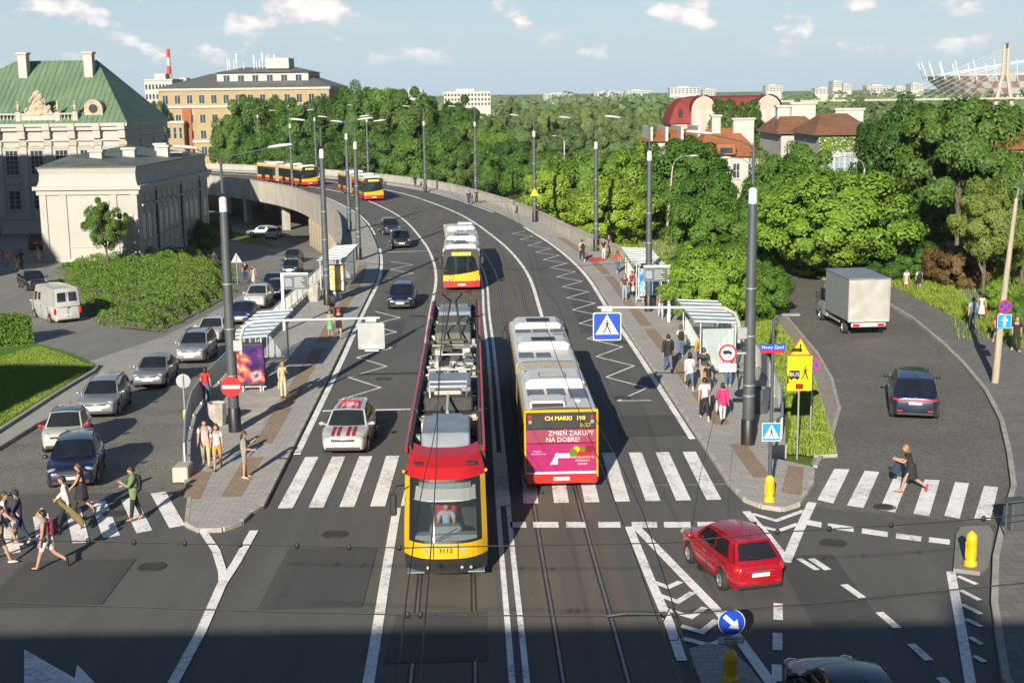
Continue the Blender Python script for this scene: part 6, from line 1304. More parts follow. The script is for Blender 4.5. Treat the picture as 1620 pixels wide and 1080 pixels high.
for i, (x0, x1, yt) in enumerate(FAR): slab('distant_block', 'small white tower block on the horizon, number %s from the left' % ['nine', 'ten', 'eleven', 'twelve', 'thirteen', 'fourteen', 'fifteen', 'sixteen', 'seventeen', 'five', 'seven', 'three', 'one'][i] if False else ['low white block on the horizon left of the long pink house', 'small white block on the horizon above the long pink house', 'white block on the horizon above the orange roofs', 'wide white block on the horizon left of the twin towers', 'slim white twin tower on the horizon, left one', 'slim white twin tower on the horizon, right one', 'long low white block on the horizon near the tall dark tree', 'white block on the horizon beside the tall dark tree', 'tall white block on the horizon left of the stadium', 'faint block on the horizon above the right trees, left one', 'faint block on the horizon above the right trees, right one', 'faint pale block on the horizon right of centre', 'faint pale block on the horizon behind the office block'][i], x0, x1, yt + 3, 2100 + 60 * (i % 4), 'plaster_white', 3, 5 if x1 - x0 < 30 else 8, dep=30, base=-20)['group'] = 'city blocks on the horizon'
# --- old houses right
def house(label, px0, px1, py_e, py_r, Y, wm, rm, dep=10, ridge=.55, chim=(), name='house'):
    t = slab(name, label, px0, px1, py_e, Y, wm, 0, 0, dep, -8, rm, peak=(py_e - py_r) * Y / 2100); zt = atY((px0 + px1) / 2, py_e, Y).z
    for fx_, hh, w_ in chim: chimney(t, fx_, dep * .45, zt, zt + hh, w_, 1.2)
    return t, zt
hA, zA = house('ivy-covered house with brown tiled hip roof among the right trees', 1296, 1384, 214, 182, 125, 'plaster_white', 'tiles_brown', 11); 
for x, w_ in ((-1.35, .9), (-.35, .9), (.65, .9)): win(hA, x + -.3, zA - 3.2, .8, 1.5, 0, 'pane_pale', bars=(1, 1), sill=False)
hB, zB = house('house with bright orange tiled roof and cream wall beyond the right trees', 1108, 1200, 248, 206, 152, 'plaster_cream', 'tiles_orange', 12, chim=((-.8, 4.4, 1.0), (2.4, 4.0, 2.4)))
MB().bbox(-1.6, .6, -.9, 1.5, zB + .2, zB + 1.5, .1).build('dormer', 'tiles_orange', hB); MB().box(-1.2, .2, -.95, -.9, zB + .45, zB + 1.05).build('dormer_window', 'pane', hB)
for k in range(4): win(hB, -2.6 + 1.7 * k, zB - 2.4, .7, 1.6, 0, 'pane', bars=(1, 1))
hC, zC = house('twin-roofed brown tiled house with broad white chimney walls', 1236, 1300, 212, 180, 140, 'plaster_cream', 'tiles_brown', 12, chim=((1.2, 3.0, 2.6), (-.9, 2.7, 1.4)))
hD, zD = house('long low brown roof right of the ivy house', 1350, 1392, 215, 192, 150, 'plaster_cream', 'tiles_brown', 10, chim=((-1.0, 2.8, 3.2),))
hE, zE = house('orange tiled house row with white fire walls left of the long pink house', 1028, 1120, 224, 206, 175, 'plaster_white', 'tiles_orange', 10)
for x in (-3.6, -1.6, .4, 2.6): MB().box(x - .18, x + .18, -.3, 10.3, zE, zE + 1.9).build('fire_wall', 'plaster_white', hE)
house('orange roof at the right picture edge', 1600, 1660, 236, 205, 120, 'plaster_white', 'tiles_orange', 10); house('pale building with flat roof at the right picture edge', 1598, 1650, 196, 186, 150, 'plaster_white', 'tiles_brown', 10)
def long_pink(label, px0, px1, pyt, pye, Y, gpx):
    p0, p1, pe = atY(px0, pye, Y), atY(px1, pye, Y), atY(px0, pyt, Y); w2 = (p1.x - p0.x) / 2; zt = p0.z; hh = pe.z - zt; xm = (p0.x + p1.x) / 2; t = thing('gabled_house', label, 'house', (xm, Y, 0))
    MB().box(-w2, w2, 0, 12, -8, zt).build('wall', 'plaster_pink', t)
    MB().loft([[(-w2 - .4 + o, y0, z), (w2 + .4 - o, y0, z), (w2 + .4 - o, 12.4 - y0 * .8, z), (-w2 - .4 + o, 12.4 - y0 * .8, z)] for z, o, y0 in ((zt, 0, -.4), (zt + hh * .6, 1.0, .7), (zt + hh * .92, 2.6, 2.6), (zt + hh, 5.0, 5.5))]).build('roof', 'metal_red', t, 30)
    for gp_ in gpx:
        gx_ = atY(gp_, pye, Y).x - xm; gw = 2.15; g = [(gx_ - gw * math.cos(q), zt + hh * .5 + hh * .5 * math.sin(q)) for q in [math.pi * i / 12 for i in range(13)]] + [(gx_ + gw, zt - 3), (gx_ - gw, zt - 3)]; gb = plate(t, 'gable', g, -.9, 2.6, 'plaster_pink')
        MB().loft([[(gx_ - (gw + .25) * math.cos(q), y, zt + hh * .5 + (hh * .5 + .25) * math.sin(q)) for q in [math.pi * i / 12 for i in range(13)]] for y in (-1.1, 3.5)], False, False).build('gable_roof', 'metal_red', t, 60)
        for x in (-.9, .9): MB().box(gx_ + x - .5, gx_ + x + .5, -.96, -.9, zt - .3, zt + hh * .5).build('window', 'plaster_white', gb)
    for k in range(9):
        x = -w2 + 1.6 + k * (2 * w2 - 3) / 8
        if min(abs(x - (atY(q, pye, Y).x - xm)) for q in gpx) > 3: MB().bbox(x - .35, x + .35, -.05, .7, zt + hh * .22, zt + hh * .55, .02).build('skylight', 'pane', t)
long_pink('long pink house with red mansard roof and two rounded gables beyond the right trees', 1062, 1248, 153, 196, 240, (1112, 1214))
# --- stadium and bridge pylon far right
st = thing('stadium', 'large bowl stadium with white and red lattice facade on the right horizon', 'stadium', (600, 1520, -8)); R0, R1, z0, z1 = 92, 112, 12, 32
M['stad_red'] = mat('stad_red', (.36, .2, .22), .6); M['stad_white'] = mat('stad_white', (.6, .6, .6), .6)
for j, m_ in ((0, 'stad_red'), (1, 'stad_white')):
    mb = MB()
    for i in range(72):
        for r_ in range(3):
            if (i + r_) % 2 != j: continue
            q = []
            for ii, rr in ((i, r_), (i + 1, r_), (i + 1, r_ + 1), (i, r_ + 1)): a = 2 * math.pi * ii / 72; f = rr / 3; q.append(((lp(R0, R1, f)) * math.cos(a) * 1.15, lp(R0, R1, f) * math.sin(a), lp(z0, z1, f)))
            mb.add(q, [(0, 1, 2, 3)])
    tag(mb.build('facade_mesh', m_, st, fix=False), kind='stuff')
MB().lathe([(86, 0), (94, z0), (104, 30), (100, 33), (60, 36)], 48).build('bowl', 'stad_white', st)
for i in range(36):
    a = 2 * math.pi * i / 36; MB().tube([(R1 * 1.15 * math.cos(a), R1 * math.sin(a), z1 - 4), (R1 * 1.22 * math.cos(a), R1 * 1.06 * math.sin(a), z1 + 16)], .55, 4).build('mast', 'stad_white', st)
MB().tube([(0, 0, 34), (0, 0, 66)], .8, 5).build('needle', 'stad_white', st)
for i in range(24): a = 2 * math.pi * i / 24; MB().tube([(0, 0, 52), (R1 * math.cos(a), R1 * math.sin(a), z1 + 2)], .18, 3).build('roof_cable', 'stad_white', st)
pp = atY(1588, 160, 880); bp = thing('bridge_pylon', 'tall pale cable-stayed bridge pylon on the right skyline', 'bridge pylon', (pp.x, pp.y, -8)); zt = atY(1588, 69, 880).z + 8
M['pylon'] = mat('pylon', (.34, .31, .25), .8, var=.1)
MB().tube([(-7, 0, 0), (-1.6, 0, zt * .58), (-1.3, 0, zt)], [1.5, 1.3, 1.0], 6).tube([(7, 0, 0), (1.6, 0, zt * .58), (1.3, 0, zt)], [1.5, 1.3, 1.0], 6).build('legs', 'pylon', bp); MB().box(-1.6, 1.6, -.8, .8, zt - 3, zt + .3).build('cross_head', 'trim', bp); MB().box(-160, 160, -4, 4, 12.5, 13.6).build('deck', 'pylon', bp)
for sg in (-1, 1):
    for i in range(10): MB().tube([(sg * 1, 0, zt * (.62 + .035 * i)), (sg * (8 + 7.5 * i), 0, 13.6)], .08, 3).build('stay_cable', 'lamp_white', bp)
# --- out of frame left: castle wing and row that shade the square
for x0, x1, y0, y1, ze, lab in ((-95, -58, 62, 116, 22.6, 'castle wing left of the picture that shades the palace front'), (-70, -30.5, 20, 40, 11.5, 'long low castle row left of the picture that shades the lawn')):
    t = thing('castle_wing', lab, 'castle', ((x0 + x1) / 2, (y0 + y1) / 2, 0)); MB().box(-(x1 - x0) / 2, (x1 - x0) / 2, -(y1 - y0) / 2, (y1 - y0) / 2, -4, ze).build('wall', 'plaster', t); hip(t, -(x1 - x0) / 2, (x1 - x0) / 2, -(y1 - y0) / 2, (y1 - y0) / 2, ze + .01, ze + 4.5, -(x1 - x0) / 3, (x1 - x0) / 3, 'rooftile')

# ================================================================== VEGETATION
def leafmat(name, c0, c1, c2, tl=.2):
    a = NT(name); oi = a.n('ShaderNodeObjectInfo'); n1_ = a.noise(a.pos, .7, 3); n2_ = a.noise(a.pos, 9, 2, .7)
    col = a.ramp(n1_, (.3, c0), (.7, c1)); col = a.mix(a.ramp(n2_, (.45, (0, 0, 0)), (.8, (.8, .8, .8))), col, c2)
    hs = a.n('ShaderNodeHueSaturation'); mr = a.n('ShaderNodeMapRange'); a.l(oi.outputs['Random'], mr.inputs[0]); mr.inputs[3].default_value = .78; mr.inputs[4].default_value = 1.22; a.l(mr.outputs[0], hs.inputs['Value'])
    m2 = a.n('ShaderNodeMapRange'); a.l(oi.outputs['Random'], m2.inputs[0]); m2.inputs[3].default_value = .512; m2.inputs[4].default_value = .488; a.l(m2.outputs[0], hs.inputs['Hue']); a.l(col, hs.inputs['Color'])
    a.base(hs.outputs[0], .55, .3); tr_ = a.n('ShaderNodeBsdfTranslucent'); br_ = a.mix(1., hs.outputs[0], (1.1, 1.2, .5), 'MULTIPLY'); a.l(br_, tr_.inputs[0]); ms = a.n('ShaderNodeMixShader'); ms.inputs[0].default_value = tl
    a.l(a.b.outputs[0], ms.inputs[1]); a.l(tr_.outputs[0], ms.inputs[2]); a.l(ms.outputs[0], a.t.nodes['Material Output'].inputs[0]); M[name] = a.m
leafmat('leaf_dark', (0.033, 0.076, 0.011), (0.057, 0.118, 0.015), (0.095, 0.164, 0.026)); leafmat('leaf_mid', (0.052, 0.118, 0.013), (0.081, 0.164, 0.018), (0.123, 0.205, 0.031)); leafmat('leaf_light', (0.098, 0.183, 0.015), (0.138, 0.242, 0.023), (0.195, 0.303, 0.038))
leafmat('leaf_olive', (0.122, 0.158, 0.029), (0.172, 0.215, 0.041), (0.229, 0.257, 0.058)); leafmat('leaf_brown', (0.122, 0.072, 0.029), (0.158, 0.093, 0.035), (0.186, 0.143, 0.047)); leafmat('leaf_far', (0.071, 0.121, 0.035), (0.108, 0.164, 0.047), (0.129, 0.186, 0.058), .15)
leafmat('leaf_grass', (0.144, 0.228, 0.024), (0.201, 0.285, 0.035), (0.287, 0.313, 0.071)); leafmat('leaf_flower', (.09, .15, .025), (.14, .17, .035), (.22, .15, .035))
M['bark'] = mat('bark', (.1, .08, .055), .9, var=.35, scale=3, stretch=(3, 3, .5), bump=.5)
def leaves(C, Nrm, size, rng, jitter=.55, asp=.62):
    "quads (diamonds bent a little) at points C facing roughly Nrm"
    n = len(C); Nn = Nrm + rng.normal(0, jitter, (n, 3)); Nn /= np.linalg.norm(Nn, axis=1, keepdims=True) + 1e-9
    R_ = rng.normal(0, 1, (n, 3)); U = np.cross(Nn, R_); U /= np.linalg.norm(U, axis=1, keepdims=True) + 1e-9; V = np.cross(Nn, U); s = (size * rng.uniform(.6, 1.3, n))[:, None]
    V4 = np.stack([C - U * s, C - V * s * asp, C + U * s, C + V * s * asp], 1).reshape(-1, 3); return V4
def quadmesh(name, V4, mats):
    n = len(V4) // 4; me = bpy.data.meshes.new(name); me.vertices.add(4 * n); me.vertices.foreach_set('co', V4.astype(np.float32).ravel()); me.loops.add(4 * n); me.loops.foreach_set('vertex_index', np.arange(4 * n, dtype=np.int32)); me.polygons.add(n); me.polygons.foreach_set('loop_start', np.arange(0, 4 * n, 4, dtype=np.int32)); me.polygons.foreach_set('loop_total', np.full(n, 4, np.int32)); me.update(); me.validate()
    me.materials.append(M[mats]); return me
def crown_mesh(seed, nclump, nleaf, size, egg=0.):
    "crown in a unit frame: radius 1, z from 0 to 1"
    rng = np.random.default_rng(seed); cs = []; 
    d = rng.normal(0, 1, (nclump, 3)); d /= np.linalg.norm(d, axis=1, keepdims=True); rr = np.where(rng.random(nclump) < .78, rng.uniform(.7, .95, nclump), rng.uniform(.3, .7, nclump))
    lob = 1 + .2 * np.sin(3 * np.arctan2(d[:, 1], d[:, 0]) + seed) + .1 * np.sin(5 * np.arctan2(d[:, 1], d[:, 0]) + 2 * seed)
    P = d * (rr * lob)[:, None]; P[:, 2] = P[:, 2] * .5 + .5; wsc = np.where(P[:, 2] < .25, .55 + 1.6 * P[:, 2], 1) * (1 - egg * np.clip(P[:, 2] - .5, 0, 1)); P[:, :2] *= wsc[:, None]
    cr = rng.uniform(.12, .25, nclump); Cs = []; Ns = []
    for p, r_, dd in zip(P, cr, d):
        u = rng.normal(0, 1, (nleaf, 3)); u[:, 2] += .35; u /= np.linalg.norm(u, axis=1, keepdims=True); q = u * (r_ * rng.uniform(.7, 1.08, nleaf))[:, None]; q[:, 2] *= .5
        Cs.append(p + q); Ns.append(u * .85 + dd * .55 + np.array([0, 0, .25]))
    C = np.concatenate(Cs); Nr = np.concatenate(Ns); V4 = leaves(np.zeros_like(C), Nr, size, rng, .42); V4 = V4.reshape(-1, 4, 3); V4[:, :, 2] *= .62; V4 += C[:, None, :]; return quadmesh('crown', V4.reshape(-1, 3), 'leaf_mid')
CROWNS = [crown_mesh(11 + i, 88 if i < 4 else 70, 430, .03, egg=(0, .25, .1, .45, .2, .35)[i]) for i in range(6)]
CROWNS_F = [crown_mesh(31 + i, 55, 110, .085, egg=.2 * i) for i in range(3)]
def trunk_mesh(seed):
    rng = random.Random(seed); mb = MB(); mb.tube([(0, 0, -.3), (.01, .0, .12), (.02, .01, .4), (-.02, .02, .8)], [.075, .05, .042, .018], 8)
    for i in range(7):
        a = i * .9 + rng.random(); z = .22 + .075 * i; mb.tube([(0, 0, z), (.16 * math.cos(a), .16 * math.sin(a), z + .1), (.36 * math.cos(a), .36 * math.sin(a), z + .3)], [.028, .02, .008], 6)
    return mb
TRUNKS = []
for i in range(3): o = trunk_mesh(i).build('trunk', 'bark'); TRUNKS.append(o.data); bpy.data.objects.remove(o)
CNT = [0]
def plant(name, label, cat, x, y, z, r, zc0, zc1, m, group=None, far=False, trunk=True, rot=None, kind=None):
    i = CNT[0]; CNT[0] += 1; t = thing(name, label, cat, (x, y, z), rot if rot is not None else i * 1.7, group)
    c = link('crown', (CROWNS_F[i % 3] if far else CROWNS[i % 6]), t); c.location = (0, 0, zc0); c.scale = (r, r * (.9 + .2 * ((i * 7) % 5) / 4), zc1 - zc0); c.material_slots[0].link = 'OBJECT'; c.material_slots[0].material = M[m]
    if trunk: k_ = link('trunk', TRUNKS[i % 3], t); k_.scale = (max(2.4, r * .75), max(2.4, r * .75), zc1)
    return t
def tree_px(label, px, pyt, Y, wpx, m, low=.18, group=None, name='tree', far=False):
    p = atY(px, pyt, Y); z = h(p.x, Y); r = wpx / 2 * Y / 2100; H_ = p.z - z; return plant(name, label, 'tree', p.x, Y, z, r, H_ * low, H_, m, group, far)
def bush_px(label, px, pyt, pyb, wpx, m, group=None, name='bush', Y=None):
    b0 = ath(px, pyb) if Y is None else atY(px, pyb, Y); Y = b0.y; t_ = atY(px, pyt, Y); r = wpx / 2 * Y / 2100; return plant(name, label, 'bush', b0.x, Y + r * .5, h(b0.x, Y) - .1, r, 0, t_.z - h(b0.x, Y) + .1, m, group, trunk=False)
# right-hand park
for a in (('tall dark green tree with trunk showing, highest on the right', 1525, 138, 98, 190, 'leaf_dark', .3), ('tall dark green tree left of the highest right-hand tree', 1432, 160, 104, 150, 'leaf_dark', .2), ('broad bright green tree behind the box truck', 1318, 262, 92, 240, 'leaf_light', .12), ('bright green tree left of the broad one behind the truck', 1240, 250, 98, 150, 'leaf_mid', .1),
          ('green tree in front of the orange roof', 1258, 216, 118, 130, 'leaf_mid', .2), ('olive green slender tree by the right footpath', 1565, 292, 84, 120, 'leaf_olive', .35), ('dark tree at the right picture edge', 1628, 245, 88, 120, 'leaf_dark', .15), ('dark tree filling the gap below the highest right tree', 1470, 285, 112, 190, 'leaf_dark', .05),
          ('round dark tree in front of the long pink house', 1165, 150, 232, 100, 'leaf_dark', .1), ('green tree right of the leaning wooden lamp', 1085, 218, 128, 160, 'leaf_mid', .1), ('green tree with dense crown left of the orange roof', 1130, 262, 112, 150, 'leaf_mid', .05), ('bright green tree behind the wire fence', 1010, 232, 132, 150, 'leaf_light', .08),
          ('bright green tree beside the pole with grey lamp', 950, 228, 150, 140, 'leaf_mid', .1), ('bright yellow-green tree past the parapet end', 890, 256, 152, 130, 'leaf_light', .1), ('yellow-green tree by the green direction sign', 848, 235, 200, 110, 'leaf_mid', .08), ('low bright tree over the fence', 965, 285, 122, 150, 'leaf_light', .05), ('low green tree left of the thick right pole', 1120, 300, 100, 150, 'leaf_mid', .02),
          ('dark tree behind the ivy house', 1400, 190, 160, 110, 'leaf_dark', .1), ('light tree behind the orange roof house', 1195, 225, 170, 90, 'leaf_mid', .1), ('dark tree right of the ivy house wall', 1395, 250, 118, 100, 'leaf_dark', .05)):
    tree_px(*a[:6], low=a[6], group='trees in the park on the right')
# dark grove beyond the viaduct
for i, (px, pt, Y, wp, m_) in enumerate(((362, 178, 262, 70, 'leaf_mid'), (395, 152, 270, 95, 'leaf_dark'), (432, 146, 275, 90, 'leaf_mid'), (476, 160, 262, 95, 'leaf_mid'), (520, 142, 285, 100, 'leaf_dark'), (560, 136, 280, 100, 'leaf_mid'), (600, 133, 290, 100, 'leaf_mid'), (640, 140, 275, 100, 'leaf_dark'), (682, 146, 280, 95, 'leaf_dark'), (720, 156, 270, 90, 'leaf_dark'), (755, 176, 262, 85, 'leaf_dark'), (785, 195, 258, 70, 'leaf_mid'),
                                  (415, 205, 255, 90, 'leaf_mid'), (455, 215, 250, 90, 'leaf_dark'), (545, 205, 255, 110, 'leaf_mid'), (610, 200, 250, 110, 'leaf_dark'), (665, 205, 245, 100, 'leaf_mid'), (715, 215, 240, 90, 'leaf_dark'), (500, 225, 250, 90, 'leaf_dark'), (760, 225, 240, 70, 'leaf_mid'), (810, 215, 250, 80, 'leaf_dark'))):
    W_ = ['first', 'second', 'third', 'fourth', 'fifth', 'sixth', 'seventh', 'eighth', 'ninth', 'tenth', 'eleventh', 'twelfth']
    lab = ('%s tree from the left in the back row of the grove beyond the viaduct' % W_[i]) if i < 12 else ('%s lower tree in the front row of the grove beyond the viaduct' % ['outer left', 'second left', 'tall central', 'right of centre', 'fourth from the right', 'third from the right', 'shaded middle', 'second from the right', 'outermost right'][i - 12])
    tree_px(lab, px, pt, Y, wp, m_, low=.1 if i > 11 else .2, group='grove beyond the viaduct')
for i, (px, pt, Y, wp) in enumerate(((812, 158, 420, 60), (850, 165, 400, 70), (895, 168, 430, 70), (935, 165, 400, 64), (985, 172, 380, 70), (1030, 178, 360, 64), (1250, 160, 400, 60), (1300, 165, 420, 70), (1360, 160, 430, 80), (1425, 158, 450, 80), (830, 188, 330, 80), (905, 195, 300, 80), (975, 200, 280, 80), (250, 150, 330, 50))):
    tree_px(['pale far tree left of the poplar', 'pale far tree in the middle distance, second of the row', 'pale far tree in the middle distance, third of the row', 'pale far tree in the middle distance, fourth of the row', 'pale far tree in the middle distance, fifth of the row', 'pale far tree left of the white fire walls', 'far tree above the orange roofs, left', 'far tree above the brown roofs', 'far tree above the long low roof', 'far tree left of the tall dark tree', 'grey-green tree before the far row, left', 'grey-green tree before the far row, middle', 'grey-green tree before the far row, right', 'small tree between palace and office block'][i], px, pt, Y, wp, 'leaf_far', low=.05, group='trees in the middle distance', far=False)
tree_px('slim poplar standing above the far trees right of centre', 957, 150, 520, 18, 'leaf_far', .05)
# bushes
for a in (('large bright bush beside the right shelter', 1130, 385, 520, 150, 'leaf_light'), ('tall green bush at the bend of the cobbled street', 1210, 420, 512, 110, 'leaf_mid'), ('bright bush behind the thick right pole', 1090, 405, 470, 90, 'leaf_light'), ('green bush along the street right of the pole', 1175, 370, 440, 130, 'leaf_mid'), ('brownish red shrub by the right footpath', 1528, 385, 462, 115, 'leaf_brown'), ('light shrub right of the brownish shrub', 1590, 440, 500, 70, 'leaf_light'), ('green shrub below the dark trees on the right', 1455, 385, 450, 110, 'leaf_mid'), ('dense green bush behind the truck, left', 1290, 385, 440, 120, 'leaf_mid'), ('dense green bush behind the truck, right', 1395, 395, 450, 110, 'leaf_dark'),
          ('small bush on the grass beyond the parapet', 795, 288, 312, 66, 'leaf_mid'), ('bright bush at the parapet below the grove', 705, 262, 296, 70, 'leaf_light'), ('dark bush beside the palace wing, near', 318, 352, 400, 60, 'leaf_dark'), ('dark bush beside the palace wing, far', 345, 345, 392, 45, 'leaf_dark'), ('white flowering bush by the leaning lamps', 1145, 350, 395, 60, 'leaf_olive'), ('shrub at the right picture edge', 1618, 470, 540, 60, 'leaf_mid')):
    bush_px(*a)
tree_px('small young tree in front of the palace wing', 163, 316, 121, 66, 'leaf_mid', .3)
# hedge on the left lawn
hp0, hp1 = ath(-70, 560), ath(54, 546); rng = np.random.default_rng(5)
hd = thing('hedge', 'clipped box hedge on the left lawn', 'hedge', (hp1.x, hp1.y, hp1.z + .1), math.atan2(hp1.y - hp0.y, hp1.x - hp0.x)); hl, hdp, hh = 12., 2.4, 1.7
MB().bbox(-hl, -.1, .1, hdp - .1, 0, hh - .1, .15).build('core', 'leaf_dark', hd)
C = []; Nn = []
for face, n in (('t', 5200), ('f', 4200), ('e', 1100)):
    u, v = rng.random(n), rng.random(n)
    if face == 't': C.append(np.stack([-hl * u, hdp * v, hh + rng.normal(0, .03, n)], 1)); Nn.append(np.tile([0, 0, 1.], (n, 1)))
    if face == 'f': C.append(np.stack([-hl * u, rng.normal(0, .03, n), hh * v], 1)); Nn.append(np.tile([0, -1., .2], (n, 1)))
    if face == 'e': C.append(np.stack([rng.normal(0, .03, n), hdp * u, hh * v], 1)); Nn.append(np.tile([1., 0, .2], (n, 1)))
link('foliage', quadmesh('foliage', leaves(np.concatenate(C), np.concatenate(Nn), .07, rng), 'leaf_light'), hd)
# ground cover scattered over polygons
def inside(P, poly):
    x, y = P[:, 0], P[:, 1]; r = np.zeros(len(P), bool); n = len(poly); j = n - 1
    for i in range(n):
        xi, yi = poly[i]; xj, yj = poly[j]; c = ((yi > y) != (yj > y)) & (x < (xj - xi) * (y - yi) / (yj - yi + 1e-12) + xi); r ^= c; j = i
    return r
def cover(name, label, poly, n, hmin, hmax, size, m, seed, blades=False, cat='plants', zoff=0., lump=1.2):
    rng = np.random.default_rng(seed); poly = [tuple(p[:2]) for p in poly]; lo = np.min(poly, 0); hi = np.max(poly, 0); P = rng.uniform(lo, hi, (n * 3, 2)); P = P[inside(P + (rng.normal(0, .28, P.shape) + .5 * np.sin(P[:, ::-1] * 1.3) if cat == 'shrubs' else 0), poly)][:n]
    hx = np.array([h(x, y) for x, y in P]); lm = .5 + .25 * np.sin(P[:, 0] * lump + seed) * np.cos(P[:, 1] * lump * .8) + .25 * np.sin(P[:, 0] * lump * 2.3 + P[:, 1] * lump * 1.7); H_ = hmin + (hmax - hmin) * np.clip(lm, 0, 1)
    if not blades and cat == 'shrubs':
        pa = np.array(poly); ed = np.full(len(P), 9.)
        for i in range(len(pa)):
            A, B = pa[i - 1], pa[i]; d_ = B - A; tt = np.clip(((P - A) @ d_) / (d_ @ d_), 0, 1); ed = np.minimum(ed, np.linalg.norm(P - A - tt[:, None] * d_, axis=1))
        H_ = H_ * np.clip(.25 + ed / 2.2, 0, 1)
    if blades:
        a = rng.uniform(0, 6.283, len(P)); ln = H_ * rng.uniform(.6, 1.2, len(P)); w_ = size; dx, dy = np.cos(a), np.sin(a); b0 = np.stack([P[:, 0] - dy * w_, P[:, 1] + dx * w_, hx], 1); b1 = np.stack([P[:, 0] + dy * w_, P[:, 1] - dx * w_, hx], 1); tp_ = np.stack([P[:, 0] + dx * ln * .45, P[:, 1] + dy * ln * .45, hx + ln], 1); V4 = np.stack([b0, b1, tp_ + [0, 0, .0], tp_ - [.01, 0, .01]], 1).reshape(-1, 3)
    else:
        C = np.stack([P[:, 0], P[:, 1], hx + H_ * rng.uniform(.55, 1.05, len(P)) ** .6], 1); V4 = leaves(C, np.tile([0, -.3, 1.], (len(P), 1)), size, rng, .9)
    V4[:, 2] += zoff; o = link(name, quadmesh(name, V4, m)); tag(o, label, cat, kind='stuff'); return o
cover('shrub_cover', 'dense green shrubs and perennials covering the mound by the queue', bed, 60000, .1, 1.35, .08, 'leaf_mid', 3, cat='shrubs')
cover('shrub_cover', 'yellow-green and orange flowering plants on the mound', [ath(*p) for p in ((250, 430), (345, 405), (362, 430), (362, 468), (300, 500), (255, 470))], 14000, .3, 1.25, .07, 'leaf_flower', 4, cat='shrubs'); cover('shrub_cover', 'light green plants on the upper mound', [ath(*p) for p in ((100, 425), (230, 408), (235, 440), (150, 455))], 11000, .3, 1.0, .08, 'leaf_light', 6, cat='shrubs')
cover('lawn_grass', 'short mown grass blades on the left lawn', [ath(*p) for p in ((-40, 585), (60, 552), (150, 585), (0, 680))], 30000, .07, .14, .012, 'leaf_grass', 8, True, 'grass', .18)
cover('verge_grass', 'grass on the verge beside the right railing', gr[:7] + [(rb(Y) + cx(Y) + .2, Y) for Y in (79, 70, 60, 52, 48)], 34000, .08, .24, .014, 'leaf_grass', 9, True, 'grass', .06)
cover('tall_grass', 'tall rank grass along the right pavement', [(26.2, 66), (26.1, 78), (26, 88), (25.4, 97), (23.5, 106), (30, 112), (31, 96), (28.2, 80), (27.5, 68)], 30000, .2, .6, .022, 'leaf_grass', 10, True, 'grass'); cover('meadow_grass', 'rough grass below the right trees', [(24, 70), (34, 66), (60, 90), (60, 130), (18, 130), (24, 108), (29, 90)], 42000, .2, .6, .04, 'leaf_grass', 12, True, 'grass')
cover('slope_grass', 'rough grass on the slope past the right parapet', [(rb(Y) + cx(Y) + .4, Y) for Y in (98, 110, 125, 140, 160, 180)] + [(20, 190), (26, 150), (22, 110), (16, 100)], 36000, .15, .5, .04, 'leaf_grass', 13, True, 'grass')
cover('parapet_weeds', 'weeds growing along the foot of the right parapet', [(rb(Y) + cx(Y) - .75, Y) for Y in (101, 110, 120, 130)] + [(rb(Y) + cx(Y) - .3, Y) for Y in (130, 120, 110, 101)], 2500, .1, .8, .07, 'leaf_olive', 14, cat='weeds', lump=3.)
# far woods on the river bank: one mass
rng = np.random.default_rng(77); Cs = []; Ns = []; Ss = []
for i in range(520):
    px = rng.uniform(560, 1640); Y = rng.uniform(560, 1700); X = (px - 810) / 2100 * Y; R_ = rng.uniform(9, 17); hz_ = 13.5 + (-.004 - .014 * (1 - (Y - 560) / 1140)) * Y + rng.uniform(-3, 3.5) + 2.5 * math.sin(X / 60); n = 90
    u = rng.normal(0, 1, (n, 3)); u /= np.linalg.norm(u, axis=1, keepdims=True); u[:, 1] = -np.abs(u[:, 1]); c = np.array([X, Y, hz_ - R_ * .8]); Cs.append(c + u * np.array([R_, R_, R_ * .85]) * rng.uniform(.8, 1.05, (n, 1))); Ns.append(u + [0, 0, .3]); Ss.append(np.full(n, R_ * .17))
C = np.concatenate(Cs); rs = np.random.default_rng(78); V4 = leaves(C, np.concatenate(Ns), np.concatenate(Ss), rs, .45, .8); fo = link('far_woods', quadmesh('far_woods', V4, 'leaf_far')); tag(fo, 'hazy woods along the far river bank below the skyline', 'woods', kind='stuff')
# ivy on the house wall
rng = np.random.default_rng(15); n = 5200; w2 = (atY(1384, 214, 125).x - atY(1296, 214, 125).x) / 2; P = np.stack([rng.uniform(-w2, w2, n), rng.uniform(-.25, -.05, n), rng.uniform(-2, zA, n)], 1); keep = ~((np.abs(P[:, 0] + .6) < 1.6) & (P[:, 2] > zA - 3.4) & (P[:, 2] < zA - 1.5)); P = P[keep]
link('ivy', quadmesh('ivy', leaves(P, np.tile([0, -1., .2], (len(P), 1)), .13, rng), 'leaf_light'), hA)

